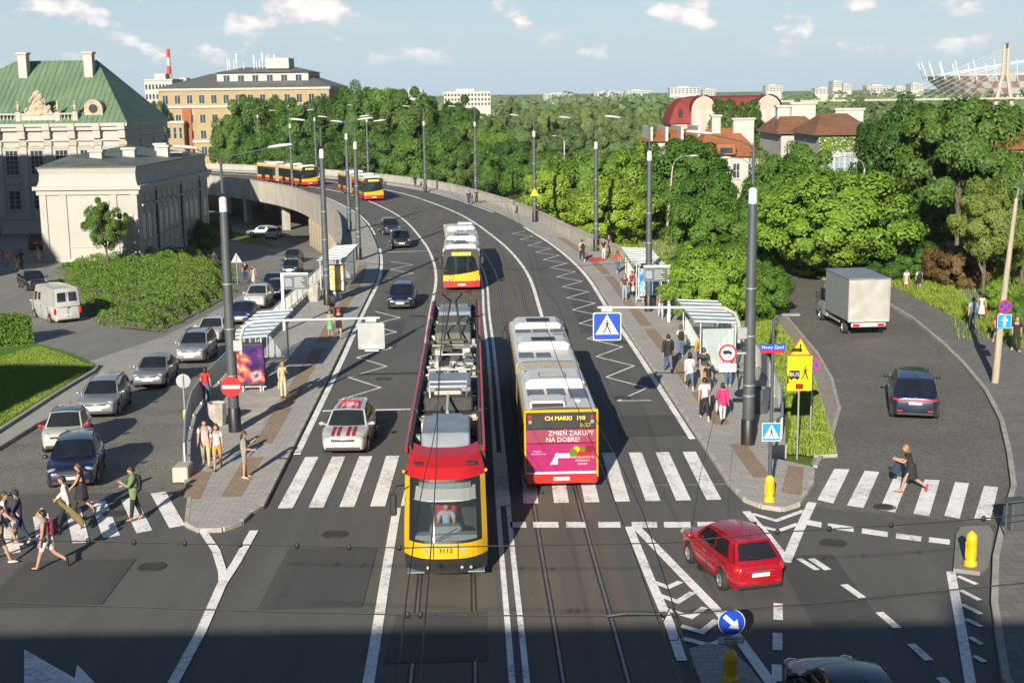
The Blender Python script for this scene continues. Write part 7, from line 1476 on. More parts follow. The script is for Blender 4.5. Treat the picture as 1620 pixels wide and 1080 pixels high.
# ================================================================== PEOPLE
def cloth(nm, c, var=.12): M[nm] = mat(nm, c, .85, var=var, scale=5, bump=.3, bscale=18); return nm
for nm_, c_ in dict(skin=(.36, .2, .135), skin_tan=(.27, .145, .09), c_white=(.42, .42, .42), c_black=(.012, .012, .014), c_navy=(.018, .025, .06), c_jeans=(.06, .1, .19), c_jeans_light=(.2, .27, .36), c_green=(.12, .17, .07), c_grey=(.2, .2, .19), c_dark=(.035, .036, .04), c_beige=(.34, .29, .19), c_cream=(.4, .36, .25), c_pink=(.42, .02, .12), c_palepink=(.4, .3, .28), c_red=(.4, .02, .02), c_maroon=(.16, .01, .03), c_yellow=(.42, .24, .02), c_orange=(.42, .25, .06), c_mint=(.1, .32, .16), c_khaki=(.26, .2, .12), c_ltblue=(.2, .3, .4), c_olive=(.13, .1, .035), c_greyblue=(.22, .26, .3), c_brown=(.09, .04, .025)).items(): cloth(nm_, c_)
for nm_, c_ in dict(hair_dark=(.012, .009, .007), hair_brown=(.06, .03, .014), hair_blond=(.24, .13, .05), hair_grey=(.26, .25, .23)).items(): M[nm_] = mat(nm_, c_, .5, var=.3, scale=14, stretch=(3, 3, .6), bump=.3)
M['eye'] = mat('eye', (.01, .01, .01), .2); M['lip'] = mat('lip', (.3, .09, .08), .5)
def rotv(v, ax, a): return Matrix.Rotation(a, 3, ax) @ v
def skeleton(H_, pose, sex):
    "joint positions for a figure facing +x; pose values in degrees"
    g = lambda k, d=0: rad(pose.get(k, d)); J = {}; w = .098 if sex == 'f' else .112; hw_ = .052 if sex == 'f' else .05
    Rt = Matrix.Rotation(g('lean'), 3, 'Y'); pel = Vector((0, 0, .525))
    J['pel'] = pel; J['belly'] = pel + Rt @ Vector((0, 0, .085)); J['chest'] = pel + Rt @ Vector((0, 0, .2)); J['neckb'] = pel + Rt @ Vector((0, 0, .3)); J['neck'] = pel + Rt @ Vector((.008, 0, .345)); J['head'] = pel + Rt @ Vector((.018, 0, .405))
    for s, k in ((1, 'l'), (-1, 'r')):
        J['hip' + k] = pel + Vector((0, s * hw_, -.02)); d = rotv(Vector((0, 0, -.245)), 'Y', -g('th' + k)); d.y = s * .006; J['kn' + k] = J['hip' + k] + d
        d = rotv(Vector((0, 0, -.235)), 'Y', -g('th' + k) + g('kn' + k)); J['an' + k] = J['kn' + k] + d; J['toe' + k] = J['an' + k] + rotv(Vector((.085, s * .012, -.022)), 'Y', -g('th' + k) + g('kn' + k) + g('ft' + k))
        J['sh' + k] = pel + Rt @ Vector((0, s * w, .282)); ab = g('ab' + k, 7); el_ = g('el' + k, 12)
        d = Vector((0, 0, -.165)); d = rotv(d, 'X', s * ab); d = rotv(d, 'Y', -g('ar' + k)); J['el' + k] = J['sh' + k] + d
        d = Vector((0, 0, -.14)); d = rotv(d, 'Y', -el_); d = rotv(d, 'Z', s * -g('in' + k)); d = rotv(d, 'X', s * ab * .6); d = rotv(d, 'Y', -g('ar' + k)); J['wr' + k] = J['el' + k] + d; J['ha' + k] = J['wr' + k] + d.normalized() * .05
    low = min(J[a + k].z - r_ for a, r_ in (('an', .04), ('toe', .014)) for k in 'lr')
    return {k: (v - Vector((0, 0, low))) * H_ for k, v in J.items()}
BONES = [('pel', 'belly'), ('belly', 'chest'), ('chest', 'neckb'), ('neckb', 'neck')] + [(a + k, b + k) for k in 'lr' for a, b in (('hip', 'kn'), ('kn', 'an'), ('an', 'toe'), ('sh', 'el'), ('el', 'wr'), ('wr', 'ha'))] + [('pel', 'hip' + k) for k in 'lr'] + [('neckb', 'sh' + k) for k in 'lr']
def bodymesh(J, H_, sex):
    names = list(J); names.remove('head'); idx = {k: i for i, k in enumerate(names)}; E = [('pel', 'belly'), ('belly', 'chest'), ('chest', 'neckb'), ('neckb', 'neck')] + [(a + k, b + k) for k in 'lr' for a, b in (('hip', 'kn'), ('kn', 'an'), ('an', 'toe'), ('sh', 'el'), ('el', 'wr'), ('wr', 'ha'))] + [('pel', 'hiplr'[:3] + k) for k in 'lr'] + [('neckb', 'sh' + k) for k in 'lr']
    me = bpy.data.meshes.new('b'); me.from_pydata([J[k] for k in names], [(idx[a], idx[b]) for a, b in E], []); o = bpy.data.objects.new('b', me); o.modifiers.new('s', 'SKIN'); sk = me.skin_vertices[0].data
    R_ = dict(pel=(.078, .062), belly=(.07, .055), chest=(.078, .062), neckb=(.045, .042), neck=(.03, .03), hip=(.052, .052), kn=(.034, .034), an=(.024, .024), toe=(.02, .016), sh=(.036, .036), el=(.025, .025), wr=(.018, .017), ha=(.02, .012)); f = 1.1 if sex == 'm' else 1.0
    for k, i in idx.items():
        r = R_[k if k in R_ else k[:-1]]; sk[i].radius = (r[0] * H_ * f, r[1] * H_ * f); sk[i].use_root = (k == 'pel')
    sb = o.modifiers.new('u', 'SUBSURF'); sb.levels = 1; sb.render_levels = 1
    dg = evald(o); m2 = bpy.data.meshes.new_from_object(o.evaluated_get(dg)); bpy.data.objects.remove(o); bpy.data.meshes.remove(me); return m2
def fingers(mb, J, H_):
    for k, s in (('l', 1), ('r', -1)):
        a, b = J['wr' + k], J['ha' + k]; d = (b - a).normalized(); side = d.cross(Vector((0, 1, 0))); side = side.normalized() if side.length > .1 else Vector((1, 0, 0)); inn = d.cross(side).normalized()
        for i, ln in enumerate((.038, .044, .041, .032)):
            p = b - d * .004 * H_ + side * (i - 1.5) * .0095 * H_; mb.tube([p, p + (d * .6 + inn * .12 * -s) * ln * H_, p + (d * .92 + inn * .45 * -s) * ln * H_], [.0052 * H_, .0048 * H_, .0036 * H_], 5)
        p = a + d * .022 * H_ + side * .016 * H_; mb.tube([p, p + (d * .5 + side * .7) * .022 * H_, p + (d * .95 + side * .55) * .036 * H_], [.0062 * H_, .0054 * H_, .004 * H_], 5)
def headmesh(H_):
    mb = MB(); r = .062 * H_; rings = []
    for j in range(11):
        th = -math.pi / 2 + math.pi * j / 10; q = max(.03, math.cos(th)); z = math.sin(th); ring = []
        for i in range(16):
            a = 2 * math.pi * i / 16; x, y = q * math.cos(a), q * math.sin(a); f = math.cos(a)
            kx, ky = (1.02, .8); 
            if z < -.1: ky *= 1 + .28 * z; kx *= 1 + (.06 if f > 0 else .32) * z
            p = Vector((x * kx, y * ky, z * 1.22))
            if f > .97 and -.3 < z < .12: p.x += .17 * (1 - abs(z + .12) * 2)
            ring.append(tuple(p * r))
        rings.append(ring)
    mb.loft(rings)
    for s in (-1, 1): ell(mb, (0, s * .8 * r, -.05 * r), (.16 * r, .07 * r, .26 * r), 6, 4)
    return mb, r
NPEOPLE = [0]
def person(label, loc, hd, pose, H_=1.72, sex='m', top='c_white', sleeve='short', bottom='c_jeans', btype='long', shoes='c_black', hair='hair_dark', hlen=0, skin='skin', cap=None, over=None, group=None, sock=None):
    J = skeleton(H_, pose, sex); t = thing('person', label, 'person', loc, rad(hd), group); me = bodymesh(J, H_, sex)
    V = np.array([v.co[:] for v in me.vertices]); Nn = np.array([v.normal[:] for v in me.vertices]); best = np.full(len(V), 1e9); reg = np.zeros(len(V), int); par = np.zeros(len(V))
    for bi, (a, b) in enumerate(BONES):
        A, B = np.array(J[a]), np.array(J[b]); d = B - A; tt = np.clip(((V - A) @ d) / (d @ d), 0, 1); dist = np.linalg.norm(V - A - tt[:, None] * d, axis=1); m_ = dist < best; best[m_] = dist[m_]; reg[m_] = bi; par[m_] = tt[m_]
    rn = [a.rstrip('lr') if a[:-1] in ('hip', 'kn', 'an', 'sh', 'el', 'wr') else a for a, b in BONES]; rn = [(a[:-1] if a[:-1] in ('hip', 'kn', 'an', 'sh', 'el', 'wr') else a) if not (a == 'pel' and b.startswith('hip')) and not (a == 'neckb' and b.startswith('sh')) else ('pelhip' if a == 'pel' else 'yoke') for a, b in BONES]
    R_ = np.array([rn[i] for i in reg]); F = [tuple(p.vertices) for p in me.polygons]; bm_ = MB(); bm_.add([tuple(v) for v in V], F); fingers(bm_, J, H_)
    hm, r = headmesh(H_); hc = J['head']; hm.xf(Matrix.Translation(hc) @ Matrix.Rotation(rad(pose.get('lean', 0) * .4 + pose.get('nod', 0)), 4, 'Y')); bm_.add(hm.v, hm.f); bpy.data.meshes.remove(me)
    bm_.build('body', skin, t, 70)
    torso = {'belly', 'chest', 'yoke', 'pel', 'pelhip', 'neckb'}
    def garment(nm, test, m_, o):
        ok = np.array([test(R_[i], par[i], V[i]) for i in range(len(V))]); fs = [f for f in F if all(ok[list(f)])]
        if not fs: return
        used = sorted({i for f in fs for i in f}); mp = {u: i for i, u in enumerate(used)}; vv = V[used] + Nn[used] * o; MB().add([tuple(v) for v in vv], [tuple(mp[i] for i in f) for f in fs]).build(nm, m_, t, 70)
    zb = J['pel'].z
    sl_ = {'none': (0, 0), 'short': (.62, 0), 'long': (1, .93)}[sleeve]
    def is_top(rr, p_, v, ext=0.):
        if rr in ('belly', 'chest', 'yoke'): return True
        if rr == 'neckb': return p_ < .25
        if rr in ('pel', 'pelhip'): return v[2] > zb - .035 * H_ - ext
        if rr == 'sh': return p_ <= sl_[0]
        if rr == 'el': return p_ <= sl_[1]
        if rr == 'hip': return ext > .05 and p_ < .38
        return False
    garment('shirt', lambda a, p_, v: is_top(a, p_, v, .09 if over else 0.), top, .016 * (1.5 if over else 1))
    if btype in ('long', 'short'):
        garment('trousers' if btype == 'long' else 'shorts', lambda a, p_, v: (a in ('pel', 'pelhip') and v[2] < zb + .05 * H_) or (a == 'hip' and (btype == 'long' or p_ < .72)) or (a == 'kn' and btype == 'long' and p_ < .9), bottom, .011)
    else:
        z0 = {'skirt': .3, 'dress': .3, 'longdress': .16}[btype] * H_; cxn = (J['knl'] + J['knr']) / 2; rings = []
        for f_ in (0, .2, .5, .8, 1):
            c = J['pel'].lerp(Vector((cxn.x, cxn.y, z0)), f_); z = lp(J['belly'].z, z0, f_); rr = lp(.085, .135, f_) * H_; rings.append([(c.x + rr * (1 + .06 * math.sin(5 * a)) * math.cos(a), c.y + rr * .92 * (1 + .06 * math.cos(4 * a)) * math.sin(a), z) for a in [2 * math.pi * q / 18 for q in range(18)]])
        MB().loft(rings, True, False).build('skirt', bottom, t, 60)
    for k in 'lr':
        an, to = J['an' + k], J['toe' + k]; d = (to - an); mb = MB(); yw = Vector((-d.y, d.x, 0)).normalized() if Vector((d.x, d.y)).length > .01 else Vector((0, 1, 0)); fw = d.normalized(); up = fw.cross(yw) * -1
        if up.z < 0: up = -up
        rings = []
        for f_, w_, hh in ((-.55, .026, .03), (-.3, .036, .05), (.2, .038, .052), (.7, .042, .036), (1.15, .038, .026), (1.4, .02, .016)):
            c = an + d * f_ - up * .018 * H_ * .5; rings.append([tuple(c + yw * (w_ * math.cos(a) * H_ * .6) + up * (hh * math.sin(a) * H_ * .42)) for a in [2 * math.pi * q / 10 for q in range(10)]])
        mb.loft(rings).build('shoe', shoes, t, 60)
    hb = MB(); rings = []
    for j in range(8):
        th = -.35 + (math.pi / 2 + .35) * j / 7; q = max(.03, math.cos(th)); rings.append([tuple(Vector((q * math.cos(a) * 1.02 - .06 - (.0 if math.cos(a) < .2 else max(0, (.5 - math.sin(th))) * 1.0), q * math.sin(a) * .86, math.sin(th) * 1.26)) * r * 1.1) for a in [2 * math.pi * i / 14 for i in range(14)]])
    hb.loft(rings, True, True)
    if hlen:
        rr = []
        for f_, w_, dx in ((0, .8, -.35), (.3, .95, -.62), (.7, .9, -.75), (1, .55, -.7)): rr.append([tuple(Vector((dx + .3 * math.sin(a), w_ * math.cos(a), .5 - f_ * (1.2 + hlen))) * r) for a in [2 * math.pi * i / 10 for i in range(10)]])
        hb.loft(rr)
    hb.xf(Matrix.Translation(hc) @ Matrix.Rotation(rad(pose.get('lean', 0) * .4 + pose.get('nod', 0)), 4, 'Y')).build('hair', hair, t, 70)
    fm = Matrix.Translation(hc) @ Matrix.Rotation(rad(pose.get('nod', 0)), 4, 'Y')
    for s in (-1, 1): m_ = MB(); ell(m_, (.95 * r, s * .3 * r, .12 * r), (.06 * r, .12 * r, .07 * r), 6, 4); m_.xf(fm).build('eye', 'eye', t)
    m_ = MB(); ell(m_, (.97 * r, 0, -.62 * r), (.07 * r, .24 * r, .06 * r), 6, 4); m_.xf(fm).build('mouth', 'lip', t)
    if cap:
        c_ = MB().lathe([(1.16 * r, .28 * r), (1.12 * r, .8 * r), (.8 * r, 1.25 * r), (.1 * r, 1.42 * r)], 14).box(.6 * r, 1.8 * r, -.7 * r, .7 * r, .3 * r, .38 * r); c_.xf(fm).build('cap', cap, t, 50)
    NPEOPLE[0] += 1; t['_h'] = H_
    return t, J
def carry(t, J, kind, label, m_, joint=None, cat='bag'):
    "bag or pack carried by a person: a thing of its own"
    H_ = t['_h']
    if kind == 'backpack':
        o = thing('backpack', label, cat, t.location, t.rotation_euler.z); c = J['chest'] + Vector((-.13 * H_ * .85, 0, -.03)); rings = []
        for f_, w_, d_ in ((-1, .6, .5), (-.8, .95, .95), (0, 1, 1.1), (.7, .85, .8), (1, .45, .4)): rings.append([(c.x + .07 * d_ * math.cos(a) - .02, c.y + .15 * w_ * math.sin(a), c.z + .23 * f_) for a in [2 * math.pi * q / 12 for q in range(12)]])
        MB().loft(rings).build('pack', m_, o, 50)
        for s in (-1, 1): MB().tube([c + Vector((0, s * .1, .2)), J['neckb'] + Vector((.02, s * .11, .02)), J['chest'] + Vector((.14, s * .1, .05)), J['belly'] + Vector((.05, s * .15, .05)), c + Vector((0, s * .12, -.15))], .02, 6).build('strap', m_, o)
    elif kind == 'bag':
        p = J[joint]; o = thing('bag', label, cat, t.location, t.rotation_euler.z); rings = [[(p.x + .13 * wd * math.cos(a), p.y + .05 * wd * math.sin(a), p.z - z) for a in [2 * math.pi * q / 12 for q in range(12)]] for z, wd in ((.12, .8), (.2, 1.0), (.36, 1.1), (.46, .9))]; MB().loft(rings).build('sack', m_, o, 50); MB().tube([p + Vector((-.09, 0, -.13)), p + Vector((0, 0, .0)), p + Vector((.09, 0, -.13))], .012, 5).build('handle', m_, o)
    elif kind == 'case':
        p = J[joint]; o = thing('instrument_bag', label, cat, t.location, t.rotation_euler.z); rings = []
        for f_, w_ in ((-.45, .06), (-.4, .1), (.05, .1), (.25, .2), (.5, .17), (.7, .22), (.85, .14)): rings.append([(p.x - .55 * f_ + .05, p.y + .07 * math.sin(a), p.z - .1 - .6 * f_ + w_ * math.cos(a)) for a in [2 * math.pi * q / 10 for q in range(10)]])
        MB().loft(rings).build('case_body', m_, o, 60); MB().tube([p + Vector((-.1, 0, -.1)), p, p + Vector((.1, 0, -.02))], .015, 5).build('handle', 'c_black', o)
    elif kind == 'phone':
        p = J[joint]; o = thing('phone', label, 'phone', t.location, t.rotation_euler.z); MB().bbox(p.x + .02, p.x + .035, p.y - .04, p.y + .04, p.z - .02, p.z + .13, .005).build('case', 'c_black', o)
    return o
WALK = dict(thl=24, knl=6, thr=-18, knr=24, ftr=14, arl=-20, arr=22, ell=14, elr=24, lean=3)
WALK2 = dict(thl=-16, knl=30, ftl=16, thr=20, knr=4, arl=22, arr=-18, ell=22, elr=12, lean=3)
STAND = dict(thl=2, thr=-2, knl=2, arl=4, arr=2); PHONE = dict(thl=3, thr=-3, arl=28, ell=95, inl=20, arr=10, elr=70, nod=16)
RUN = dict(thl=58, knl=38, thr=-22, knr=62, ftr=30, arl=-30, ell=80, arr=38, elr=85, lean=16); LOOK = dict(thl=24, knl=8, thr=-22, knr=34, ftr=20, arl=5, ell=10, arr=115, elr=105, inr=30, lean=2)
SIT = dict(thl=82, knl=80, thr=78, knr=84, arl=42, ell=50, arr=42, elr=50)
def gp(px, py): 
    p = ath(px, py); on = lambda q: cx(q.y) + lb(q.y) - .1 < q.x < cx(q.y) + rb(q.y) and q.y > 43
    q = at(px, py, .14); q0 = at(px, py, 0.)
    if on(q): return q if not (cx(q.y) - 8 < q.x < cx(q.y) + 7.9) else q0
    if q0.y < 46 and q0.x < 15: return q0
    return p + Vector((0, 0, .12 if p.x > 17 or p.x < -20.5 else .0))
L1 = [
 ('man in green jacket and black trousers on the left crossing', (214, 824), 195, dict(PHONE, thl=8, thr=-12, knr=6), 1.8, 'm', 'c_green', 'long', 'c_black', 'long', 'c_brown', 'hair_dark', 0, dict(over=1), ('backpack', 'black backpack on the man in the green jacket', 'c_black')),
 ('man shading his eyes in grey shirt and pale shorts nearest the viewer', (77, 900), 186, LOOK, 1.82, 'm', 'c_grey', 'none', 'c_white', 'short', 'c_black', 'hair_dark', 0, {}, ('backpack', 'dark red backpack on the man shading his eyes', 'c_maroon')),
 ('man in white shirt carrying an olive instrument bag over the left crossing', (108, 840), 190, WALK, 1.82, 'm', 'c_white', 'long', 'c_black', 'long', 'c_brown', 'hair_dark', 0, {}, ('case', 'olive instrument bag carried by the man in the white shirt', 'c_olive', 'wrl')),
 ('woman in short black dress striding behind the man with the instrument bag', (132, 812), 185, WALK2, 1.72, 'f', 'c_black', 'none', 'c_black', 'dress', 'c_white', 'hair_brown', 1.2, {}, None),
 ('person in white shirt at the left edge of the crossing', (10, 868), 5, WALK, 1.8, 'm', 'c_white', 'short', 'c_ltblue', 'short', 'c_white', 'hair_brown', 0, {}, None),
 ('person in dark hooded top with red front looking at a phone on the crossing', (32, 862), 190, dict(PHONE, thl=14, thr=-14, knr=14), 1.72, 'm', 'c_navy', 'long', 'c_navy', 'long', 'c_white', 'hair_dark', 0, dict(cap='c_navy'), ('bag', 'red bag held by the person in the dark hooded top', 'c_red', 'wrl')),
 ('person in grey top and black shorts cut by the left picture edge', (4, 890), 10, WALK2, 1.75, 'f', 'c_grey', 'short', 'c_black', 'short', 'c_white', 'hair_dark', .6, {}, None),
 ('man in pale pink T-shirt and beige trousers walking with a woman', (327, 738), -78, WALK, 1.8, 'm', 'c_palepink', 'short', 'c_beige', 'long', 'c_brown', 'hair_dark', 0, {}, None),
 ('woman in white top and orange shorts beside the man in pink', (345, 742), -80, WALK2, 1.72, 'f', 'c_white', 'short', 'c_orange', 'short', 'c_brown', 'hair_brown', .9, {}, None),
 ('woman in grey top and grey shorts holding up a phone by the thick left pole', (388, 756), 15, dict(PHONE, arl=45, ell=85), 1.68, 'f', 'c_grey', 'short', 'c_grey', 'short', 'c_white', 'hair_brown', 1.2, {}, ('phone', 'phone held by the woman in grey', 'c_black', 'hal')),
 ('person in red top leaning at the left railing', (327, 640), 100, STAND, 1.66, 'f', 'c_red', 'short', 'c_jeans', 'long', 'c_white', 'hair_dark', .8, {}, None),
 ('woman in beige jacket and cream trousers standing alone on the left platform', (449, 630), 80, dict(STAND, arr=30, elr=60), 1.66, 'f', 'c_beige', 'long', 'c_cream', 'long', 'c_brown', 'hair_blond', .4, dict(over=1), ('bag', 'cream handbag of the woman in beige', 'c_cream', 'wrl')),
 ('girl in mint green dress on the left platform', (523, 533), -95, STAND, 1.5, 'f', 'c_mint', 'none', 'c_mint', 'dress', 'c_white', 'hair_dark', 1, {}, None),
 ('person in black with a red cap beside the girl in green', (537, 535), -85, WALK, 1.68, 'm', 'c_black', 'short', 'c_black', 'short', 'c_brown', 'hair_dark', 0, dict(cap='c_red'), None),
 ('woman in white top standing behind the dark pole with the orange advert', (526, 503), -90, STAND, 1.68, 'f', 'c_white', 'short', 'c_brown', 'long', 'c_black', 'hair_brown', 1, {}, None),
 ('person in dark clothes waiting under the near left shelter', (414, 596), 0, STAND, 1.72, 'm', 'c_dark', 'long', 'c_dark', 'long', 'c_black', 'hair_dark', 0, {}, None),
 ('man in black leather jacket and jeans walking away on the right platform', (1057, 588), 92, WALK, 1.82, 'm', 'c_black', 'long', 'c_jeans', 'long', 'c_black', 'hair_dark', 0, dict(over=1), None),
 ('woman with long brown hair and black backpack beyond the leather jacket', (1077, 566), 88, WALK2, 1.7, 'f', 'c_white', 'short', 'c_jeans', 'long', 'c_white', 'hair_brown', 1.6, {}, ('backpack', 'black backpack of the woman with long brown hair', 'c_black')),
 ('woman in white jacket and jeans in the middle of the right platform', (1091, 616), 90, WALK, 1.7, 'f', 'c_white', 'long', 'c_jeans', 'long', 'c_white', 'hair_dark', 1.2, dict(over=1), ('bag', 'beige handbag of the woman in the white jacket', 'c_beige', 'wrl')),
 ('man in dark T-shirt and khaki shorts on the right platform', (1113, 612), 92, WALK2, 1.82, 'm', 'c_dark', 'short', 'c_khaki', 'short', 'c_black', 'hair_brown', 0, {}, None),
 ('person in yellow hoodie and red cap near the right shelter', (1108, 586), 95, STAND, 1.75, 'm', 'c_yellow', 'long', 'c_navy', 'long', 'c_white', 'hair_dark', 0, dict(cap='c_red'), ('backpack', 'dark backpack of the person in the yellow hoodie', 'c_dark')),
 ('man in white T-shirt and black trousers carrying a white bag', (1114, 664), 93, WALK, 1.76, 'm', 'c_white', 'short', 'c_black', 'long', 'c_white', 'hair_dark', 0, {}, ('bag', 'white shopping bag held by the man in black trousers', 'c_white', 'wrr')),
 ('woman in bright pink jacket and white trousers', (1143, 668), 90, WALK2, 1.64, 'f', 'c_pink', 'long', 'c_white', 'long', 'c_black', 'hair_dark', .2, dict(over=1), ('bag', 'white shoulder bag of the woman in pink', 'c_white', 'wrl')),
 ('child in dark clothes in front of the man in khaki shorts', (1120, 622), 90, STAND, 1.35, 'm', 'c_black', 'short', 'c_dark', 'short', 'c_black', 'hair_dark', 0, {}, None),
 ('person in grey top and jeans standing with a bicycle by the right shelter', (1152, 612), 75, STAND, 1.76, 'm', 'c_greyblue', 'short', 'c_jeans', 'long', 'c_white', 'hair_dark', 0, {}, None),
 ('woman in pale pink top and white jeans by the right display post', (1045, 503), 85, WALK, 1.72, 'f', 'c_palepink', 'short', 'c_white', 'long', 'c_white', 'hair_brown', .6, {}, None),
 ('woman in dark top and light jeans waiting at the far right shelter', (988, 475), -100, STAND, 1.72, 'f', 'c_dark', 'short', 'c_jeans_light', 'long', 'c_white', 'hair_brown', .8, {}, None),
 ('person in maroon top waiting beside the woman in light jeans', (1000, 470), -150, STAND, 1.7, 'm', 'c_maroon', 'short', 'c_navy', 'long', 'c_black', 'hair_dark', 0, {}, ('bag', 'white bag held at the far right shelter', 'c_white', 'wrl')),
 ('person in black with pale sleeves behind the waiting pair', (1006, 462), 170, STAND, 1.75, 'm', 'c_black', 'short', 'c_black', 'long', 'c_black', 'hair_dark', 0, {}, None),
 ('woman in red top and jeans walking past the far right shelter', (977, 432), 95, WALK2, 1.7, 'f', 'c_red', 'short', 'c_jeans', 'long', 'c_white', 'hair_brown', 1, {}, None),
 ('person in black with a backpack walking at the kerb of the far right stop', (921, 414), 100, WALK, 1.78, 'm', 'c_cream', 'short', 'c_black', 'long', 'c_white', 'hair_brown', 0, {}, ('backpack', 'black backpack of the walker at the far right kerb', 'c_black')),
 ('woman in black top and white trousers by the parapet end', (955, 411), -120, STAND, 1.7, 'f', 'c_black', 'short', 'c_white', 'long', 'c_white', 'hair_blond', .8, {}, None),
 ('person in dark clothes sitting near the parapet end', (964, 404), -140, STAND, 1.68, 'm', 'c_dark', 'short', 'c_dark', 'short', 'c_black', 'hair_brown', 0, {}, None),
 ('man in blue walking on the far right pavement', (742, 324), -90, WALK, 1.78, 'm', 'c_navy', 'long', 'c_navy', 'long', 'c_black', 'hair_dark', 0, {}, None),
 ('person in black beside the man in blue on the far pavement', (754, 322), -90, WALK2, 1.76, 'm', 'c_black', 'short', 'c_black', 'long', 'c_white', 'hair_dark', 0, {}, None),
 ('child between the two walkers on the far pavement', (748, 323), -90, STAND, 1.15, 'm', 'c_beige', 'short', 'c_grey', 'short', 'c_black', 'hair_dark', 0, {}, None),
 ('man in white shirt and shorts walking away on the far pavement', (810, 338), 100, WALK, 1.78, 'm', 'c_greyblue', 'short', 'c_greyblue', 'short', 'c_white', 'hair_dark', 0, {}, ('backpack', 'grey backpack of the walker on the far pavement', 'c_grey')),
 ('distant person in black by the parapet on the far curve', (657, 296), 90, WALK, 1.75, 'm', 'c_black', 'long', 'c_black', 'long', 'c_black', 'hair_dark', 0, {}, None),
 ('woman in black dress with long fair hair hurrying over the right crossing', (1440, 779), 168, dict(WALK, lean=14, thl=30, knl=14, thr=-26, knr=30, arl=30, ell=80, arr=20, elr=80), 1.74, 'f', 'c_black', 'short', 'c_black', 'dress', 'c_red', 'hair_blond', 1.6, {}, ('bag', 'dark bag swinging from the hurrying woman', 'c_navy', 'wrl')),
 ('man in pale blue shirt on the right footpath', (1538, 525), 80, WALK, 1.8, 'm', 'c_ltblue', 'short', 'c_jeans', 'long', 'c_brown', 'hair_dark', 0, {}, None),
 ('woman in white dress on the right footpath', (1552, 513), 85, WALK2, 1.68, 'f', 'c_white', 'none', 'c_white', 'dress', 'c_palepink', 'hair_dark', 1, {}, ('bag', 'red bag of the woman in the white dress', 'c_red', 'wrr')),
 ('woman in maroon top behind the one-way sign', (1577, 546), -95, WALK, 1.7, 'f', 'c_maroon', 'short', 'c_dark', 'short', 'c_white', 'hair_dark', .6, {}, None),
 ('man in black clothes and white shoes on the right footpath', (1606, 560), -100, WALK, 1.82, 'm', 'c_black', 'short', 'c_black', 'long', 'c_white', 'hair_blond', 0, {}, None),
 ('person in white sitting on the grass right of the truck, left one', (1433, 462), -90, STAND, 1.4, 'f', 'c_white', 'short', 'c_beige', 'skirt', 'c_white', 'hair_brown', .6, {}, None),
 ('person in white sitting on the grass right of the truck, right one', (1453, 463), 90, STAND, 1.45, 'm', 'c_white', 'short', 'c_black', 'short', 'c_white', 'hair_dark', 0, {}, ('backpack', 'black backpack on the grass visitor', 'c_black')),
 ('person in red top at the left edge before the palace', (6, 428), 0, WALK, 1.72, 'f', 'c_red', 'short', 'c_jeans_light', 'long', 'c_white', 'hair_brown', .8, {}, None),
 ('person in white beside the red top before the palace', (13, 430), 10, WALK2, 1.75, 'm', 'c_white', 'short', 'c_grey', 'short', 'c_white', 'hair_blond', 0, {}, None),
 ('person with yellow pack before the palace', (26, 432), 80, WALK, 1.76, 'm', 'c_dark', 'short', 'c_grey', 'long', 'c_black', 'hair_brown', 0, {}, ('backpack', 'yellow backpack of the visitor before the palace', 'c_yellow')),
 ('person in black next to the yellow pack', (35, 428), 85, STAND, 1.78, 'm', 'c_black', 'short', 'c_black', 'long', 'c_black', 'hair_dark', 0, {}, None),
 ('person in pale dress before the palace', (61, 420), -80, WALK, 1.7, 'f', 'c_palepink', 'none', 'c_palepink', 'dress', 'c_white', 'hair_blond', .8, {}, None),
 ('person in bright pink top by the notice stele', (112, 414), 90, WALK2, 1.7, 'f', 'c_pink', 'short', 'c_black', 'long', 'c_black', 'hair_dark', .5, {}, None),
 ('person in pale top sitting under the young tree', (174, 408), -90, STAND, 1.6, 'f', 'c_palepink', 'short', 'c_mint', 'long', 'c_white', 'hair_brown', .6, {}, None),
 ('person in black on the kerb past the triangular sign', (389, 448), -90, STAND, 1.8, 'm', 'c_black', 'short', 'c_navy', 'long', 'c_black', 'hair_dark', 0, {}, ('bag', 'blue bag on the kerb past the triangular sign', 'c_jeans', 'wrr')),
 ('woman in pale flowered dress on the kerb past the triangular sign', (402, 452), -95, WALK, 1.7, 'f', 'c_palepink', 'none', 'c_palepink', 'longdress', 'c_white', 'hair_brown', 1, {}, None),
 ('person in dark clothes beside the shrub bed', (340, 430), 90, STAND, 1.75, 'm', 'c_dark', 'long', 'c_dark', 'long', 'c_black', 'hair_dark', 0, {}, None)]
for (lab, (px, py), hdg, pose, H_, sex, top, slv, bot, bt, sh, hr, hl, kw, bag) in L1:
    t, J = person(lab, gp(px, py), hdg, pose, H_, sex, top, slv, bot, bt, sh, hr, hl, **kw)
    if bag: carry(t, J, bag[0], bag[1], bag[2], *(bag[3:4]))
q = tr.matrix_basis @ Vector((-1.45, 0, .52)); t, J = person('tram driver in light shirt behind the windscreen', q, math.degrees(tr.rotation_euler.z), SIT, 1.76, 'm', 'c_ltblue', 'short', 'c_navy', 'long', 'c_black', 'hair_brown', 0)
t.location = tr.matrix_basis @ Vector((-1.5, 0, .5))
for o in bpy.data.objects:
    if '_h' in o.keys(): del o['_h']
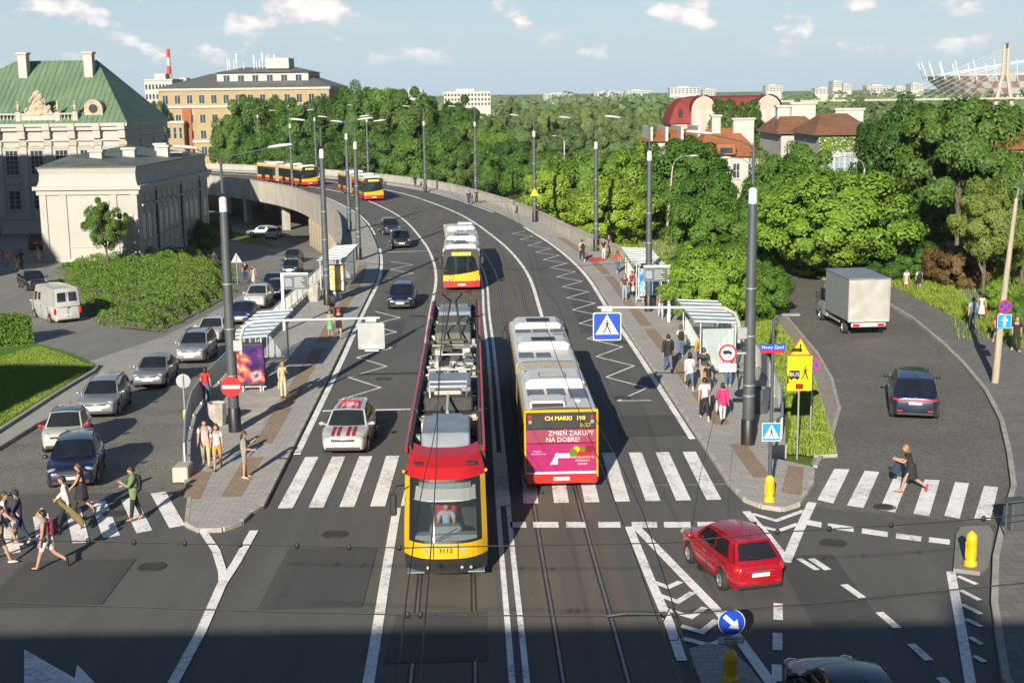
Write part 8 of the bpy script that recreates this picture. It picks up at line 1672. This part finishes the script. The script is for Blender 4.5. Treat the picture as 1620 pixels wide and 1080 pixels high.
# bicycle beside the right shelter
bk = thing('bicycle', 'dark bicycle held beside the near right shelter', 'bicycle', at(1168, 612, .14), rad(80))
for x in (-.52, .52):
    m_ = MB().tube([(x + .33 * math.cos(a), 0, .34 + .33 * math.sin(a)) for a in [2 * math.pi * i / 20 for i in range(21)]], .02, 6); m_.build('tyre', 'rubber', bk)
    m_ = MB()
    for i in range(8): a = math.pi * i / 8; m_.tube([(x - .31 * math.cos(a), 0, .34 - .31 * math.sin(a)), (x + .31 * math.cos(a), 0, .34 + .31 * math.sin(a))], .004, 3)
    m_.build('spokes', 'metal_grey', bk)
MB().tube([(-.52, 0, .34), (-.05, 0, .3), (.38, 0, .82), (-.16, 0, .86), (-.05, 0, .3)], .02, 6).tube([(-.16, 0, .86), (-.52, 0, .34)], .014, 6).tube([(.36, 0, .95), (.38, 0, .82), (.52, 0, .34)], .018, 6).build('frame', 'paint_black', bk); MB().bbox(-.32, -.06, -.07, .07, .93, .99, .02).build('saddle', 'trim', bk); MB().tube([(.3, -.28, 1.02), (.38, 0, .98), (.3, .28, 1.02)], .014, 6).build('handlebar', 'metal_dark', bk); MB().tube([(-.17, 0, .86), (-.19, 0, .95)], .015, 6).build('seat_post', 'metal_grey', bk)
t = thing('travel_bag', 'flat red bag lying on the pavement near the parapet end', 'bag', at(945, 412, .14), .4); MB().bbox(-.55, .55, -.5, .5, 0, .16, .06).build('body', 'c_red', t); MB().tube([(-.2, .5, .12), (0, .62, .14), (.2, .5, .12)], .02, 6).build('handle', 'c_black', t)
t = thing('notice_stand', 'slim blue and white stop post at the far right shelter', 'sign', at(1021, 470, .14)); MB().bbox(-.05, .05, -.05, .05, 0, 2.9, .01).build('post', 'metal_light', t); MB().bbox(-.3, .3, -.07, -.05, 1.0, 2.6, .01).build('timetable', 'shelter_rib', t); MB().bbox(-.28, .28, -.085, -.071, 1.5, 1.9, .005).build('map', 'cyan_sign', t)

# ================================================================== HAZE
hz = MB().box(-1500, 1500, -260, 2600, -60, 130).build('haze', [])
hz.data.materials.clear(); hm_ = bpy.data.materials.new('haze'); hm_.use_nodes = True; n_ = hm_.node_tree; n_.nodes.remove(n_.nodes['Principled BSDF']); pv = n_.nodes.new('ShaderNodeVolumePrincipled'); pv.inputs['Color'].default_value = (.8, .88, 1., 1); pv.inputs['Density'].default_value = .00007; pv.inputs['Anisotropy'].default_value = .0
n_.links.new(pv.outputs[0], n_.nodes['Material Output'].inputs['Volume']); hz.data.materials.append(hm_); tag(hz, 'thin pale haze in the air', 'haze', kind='stuff')
bpy.data.scenes.remove(TMP)
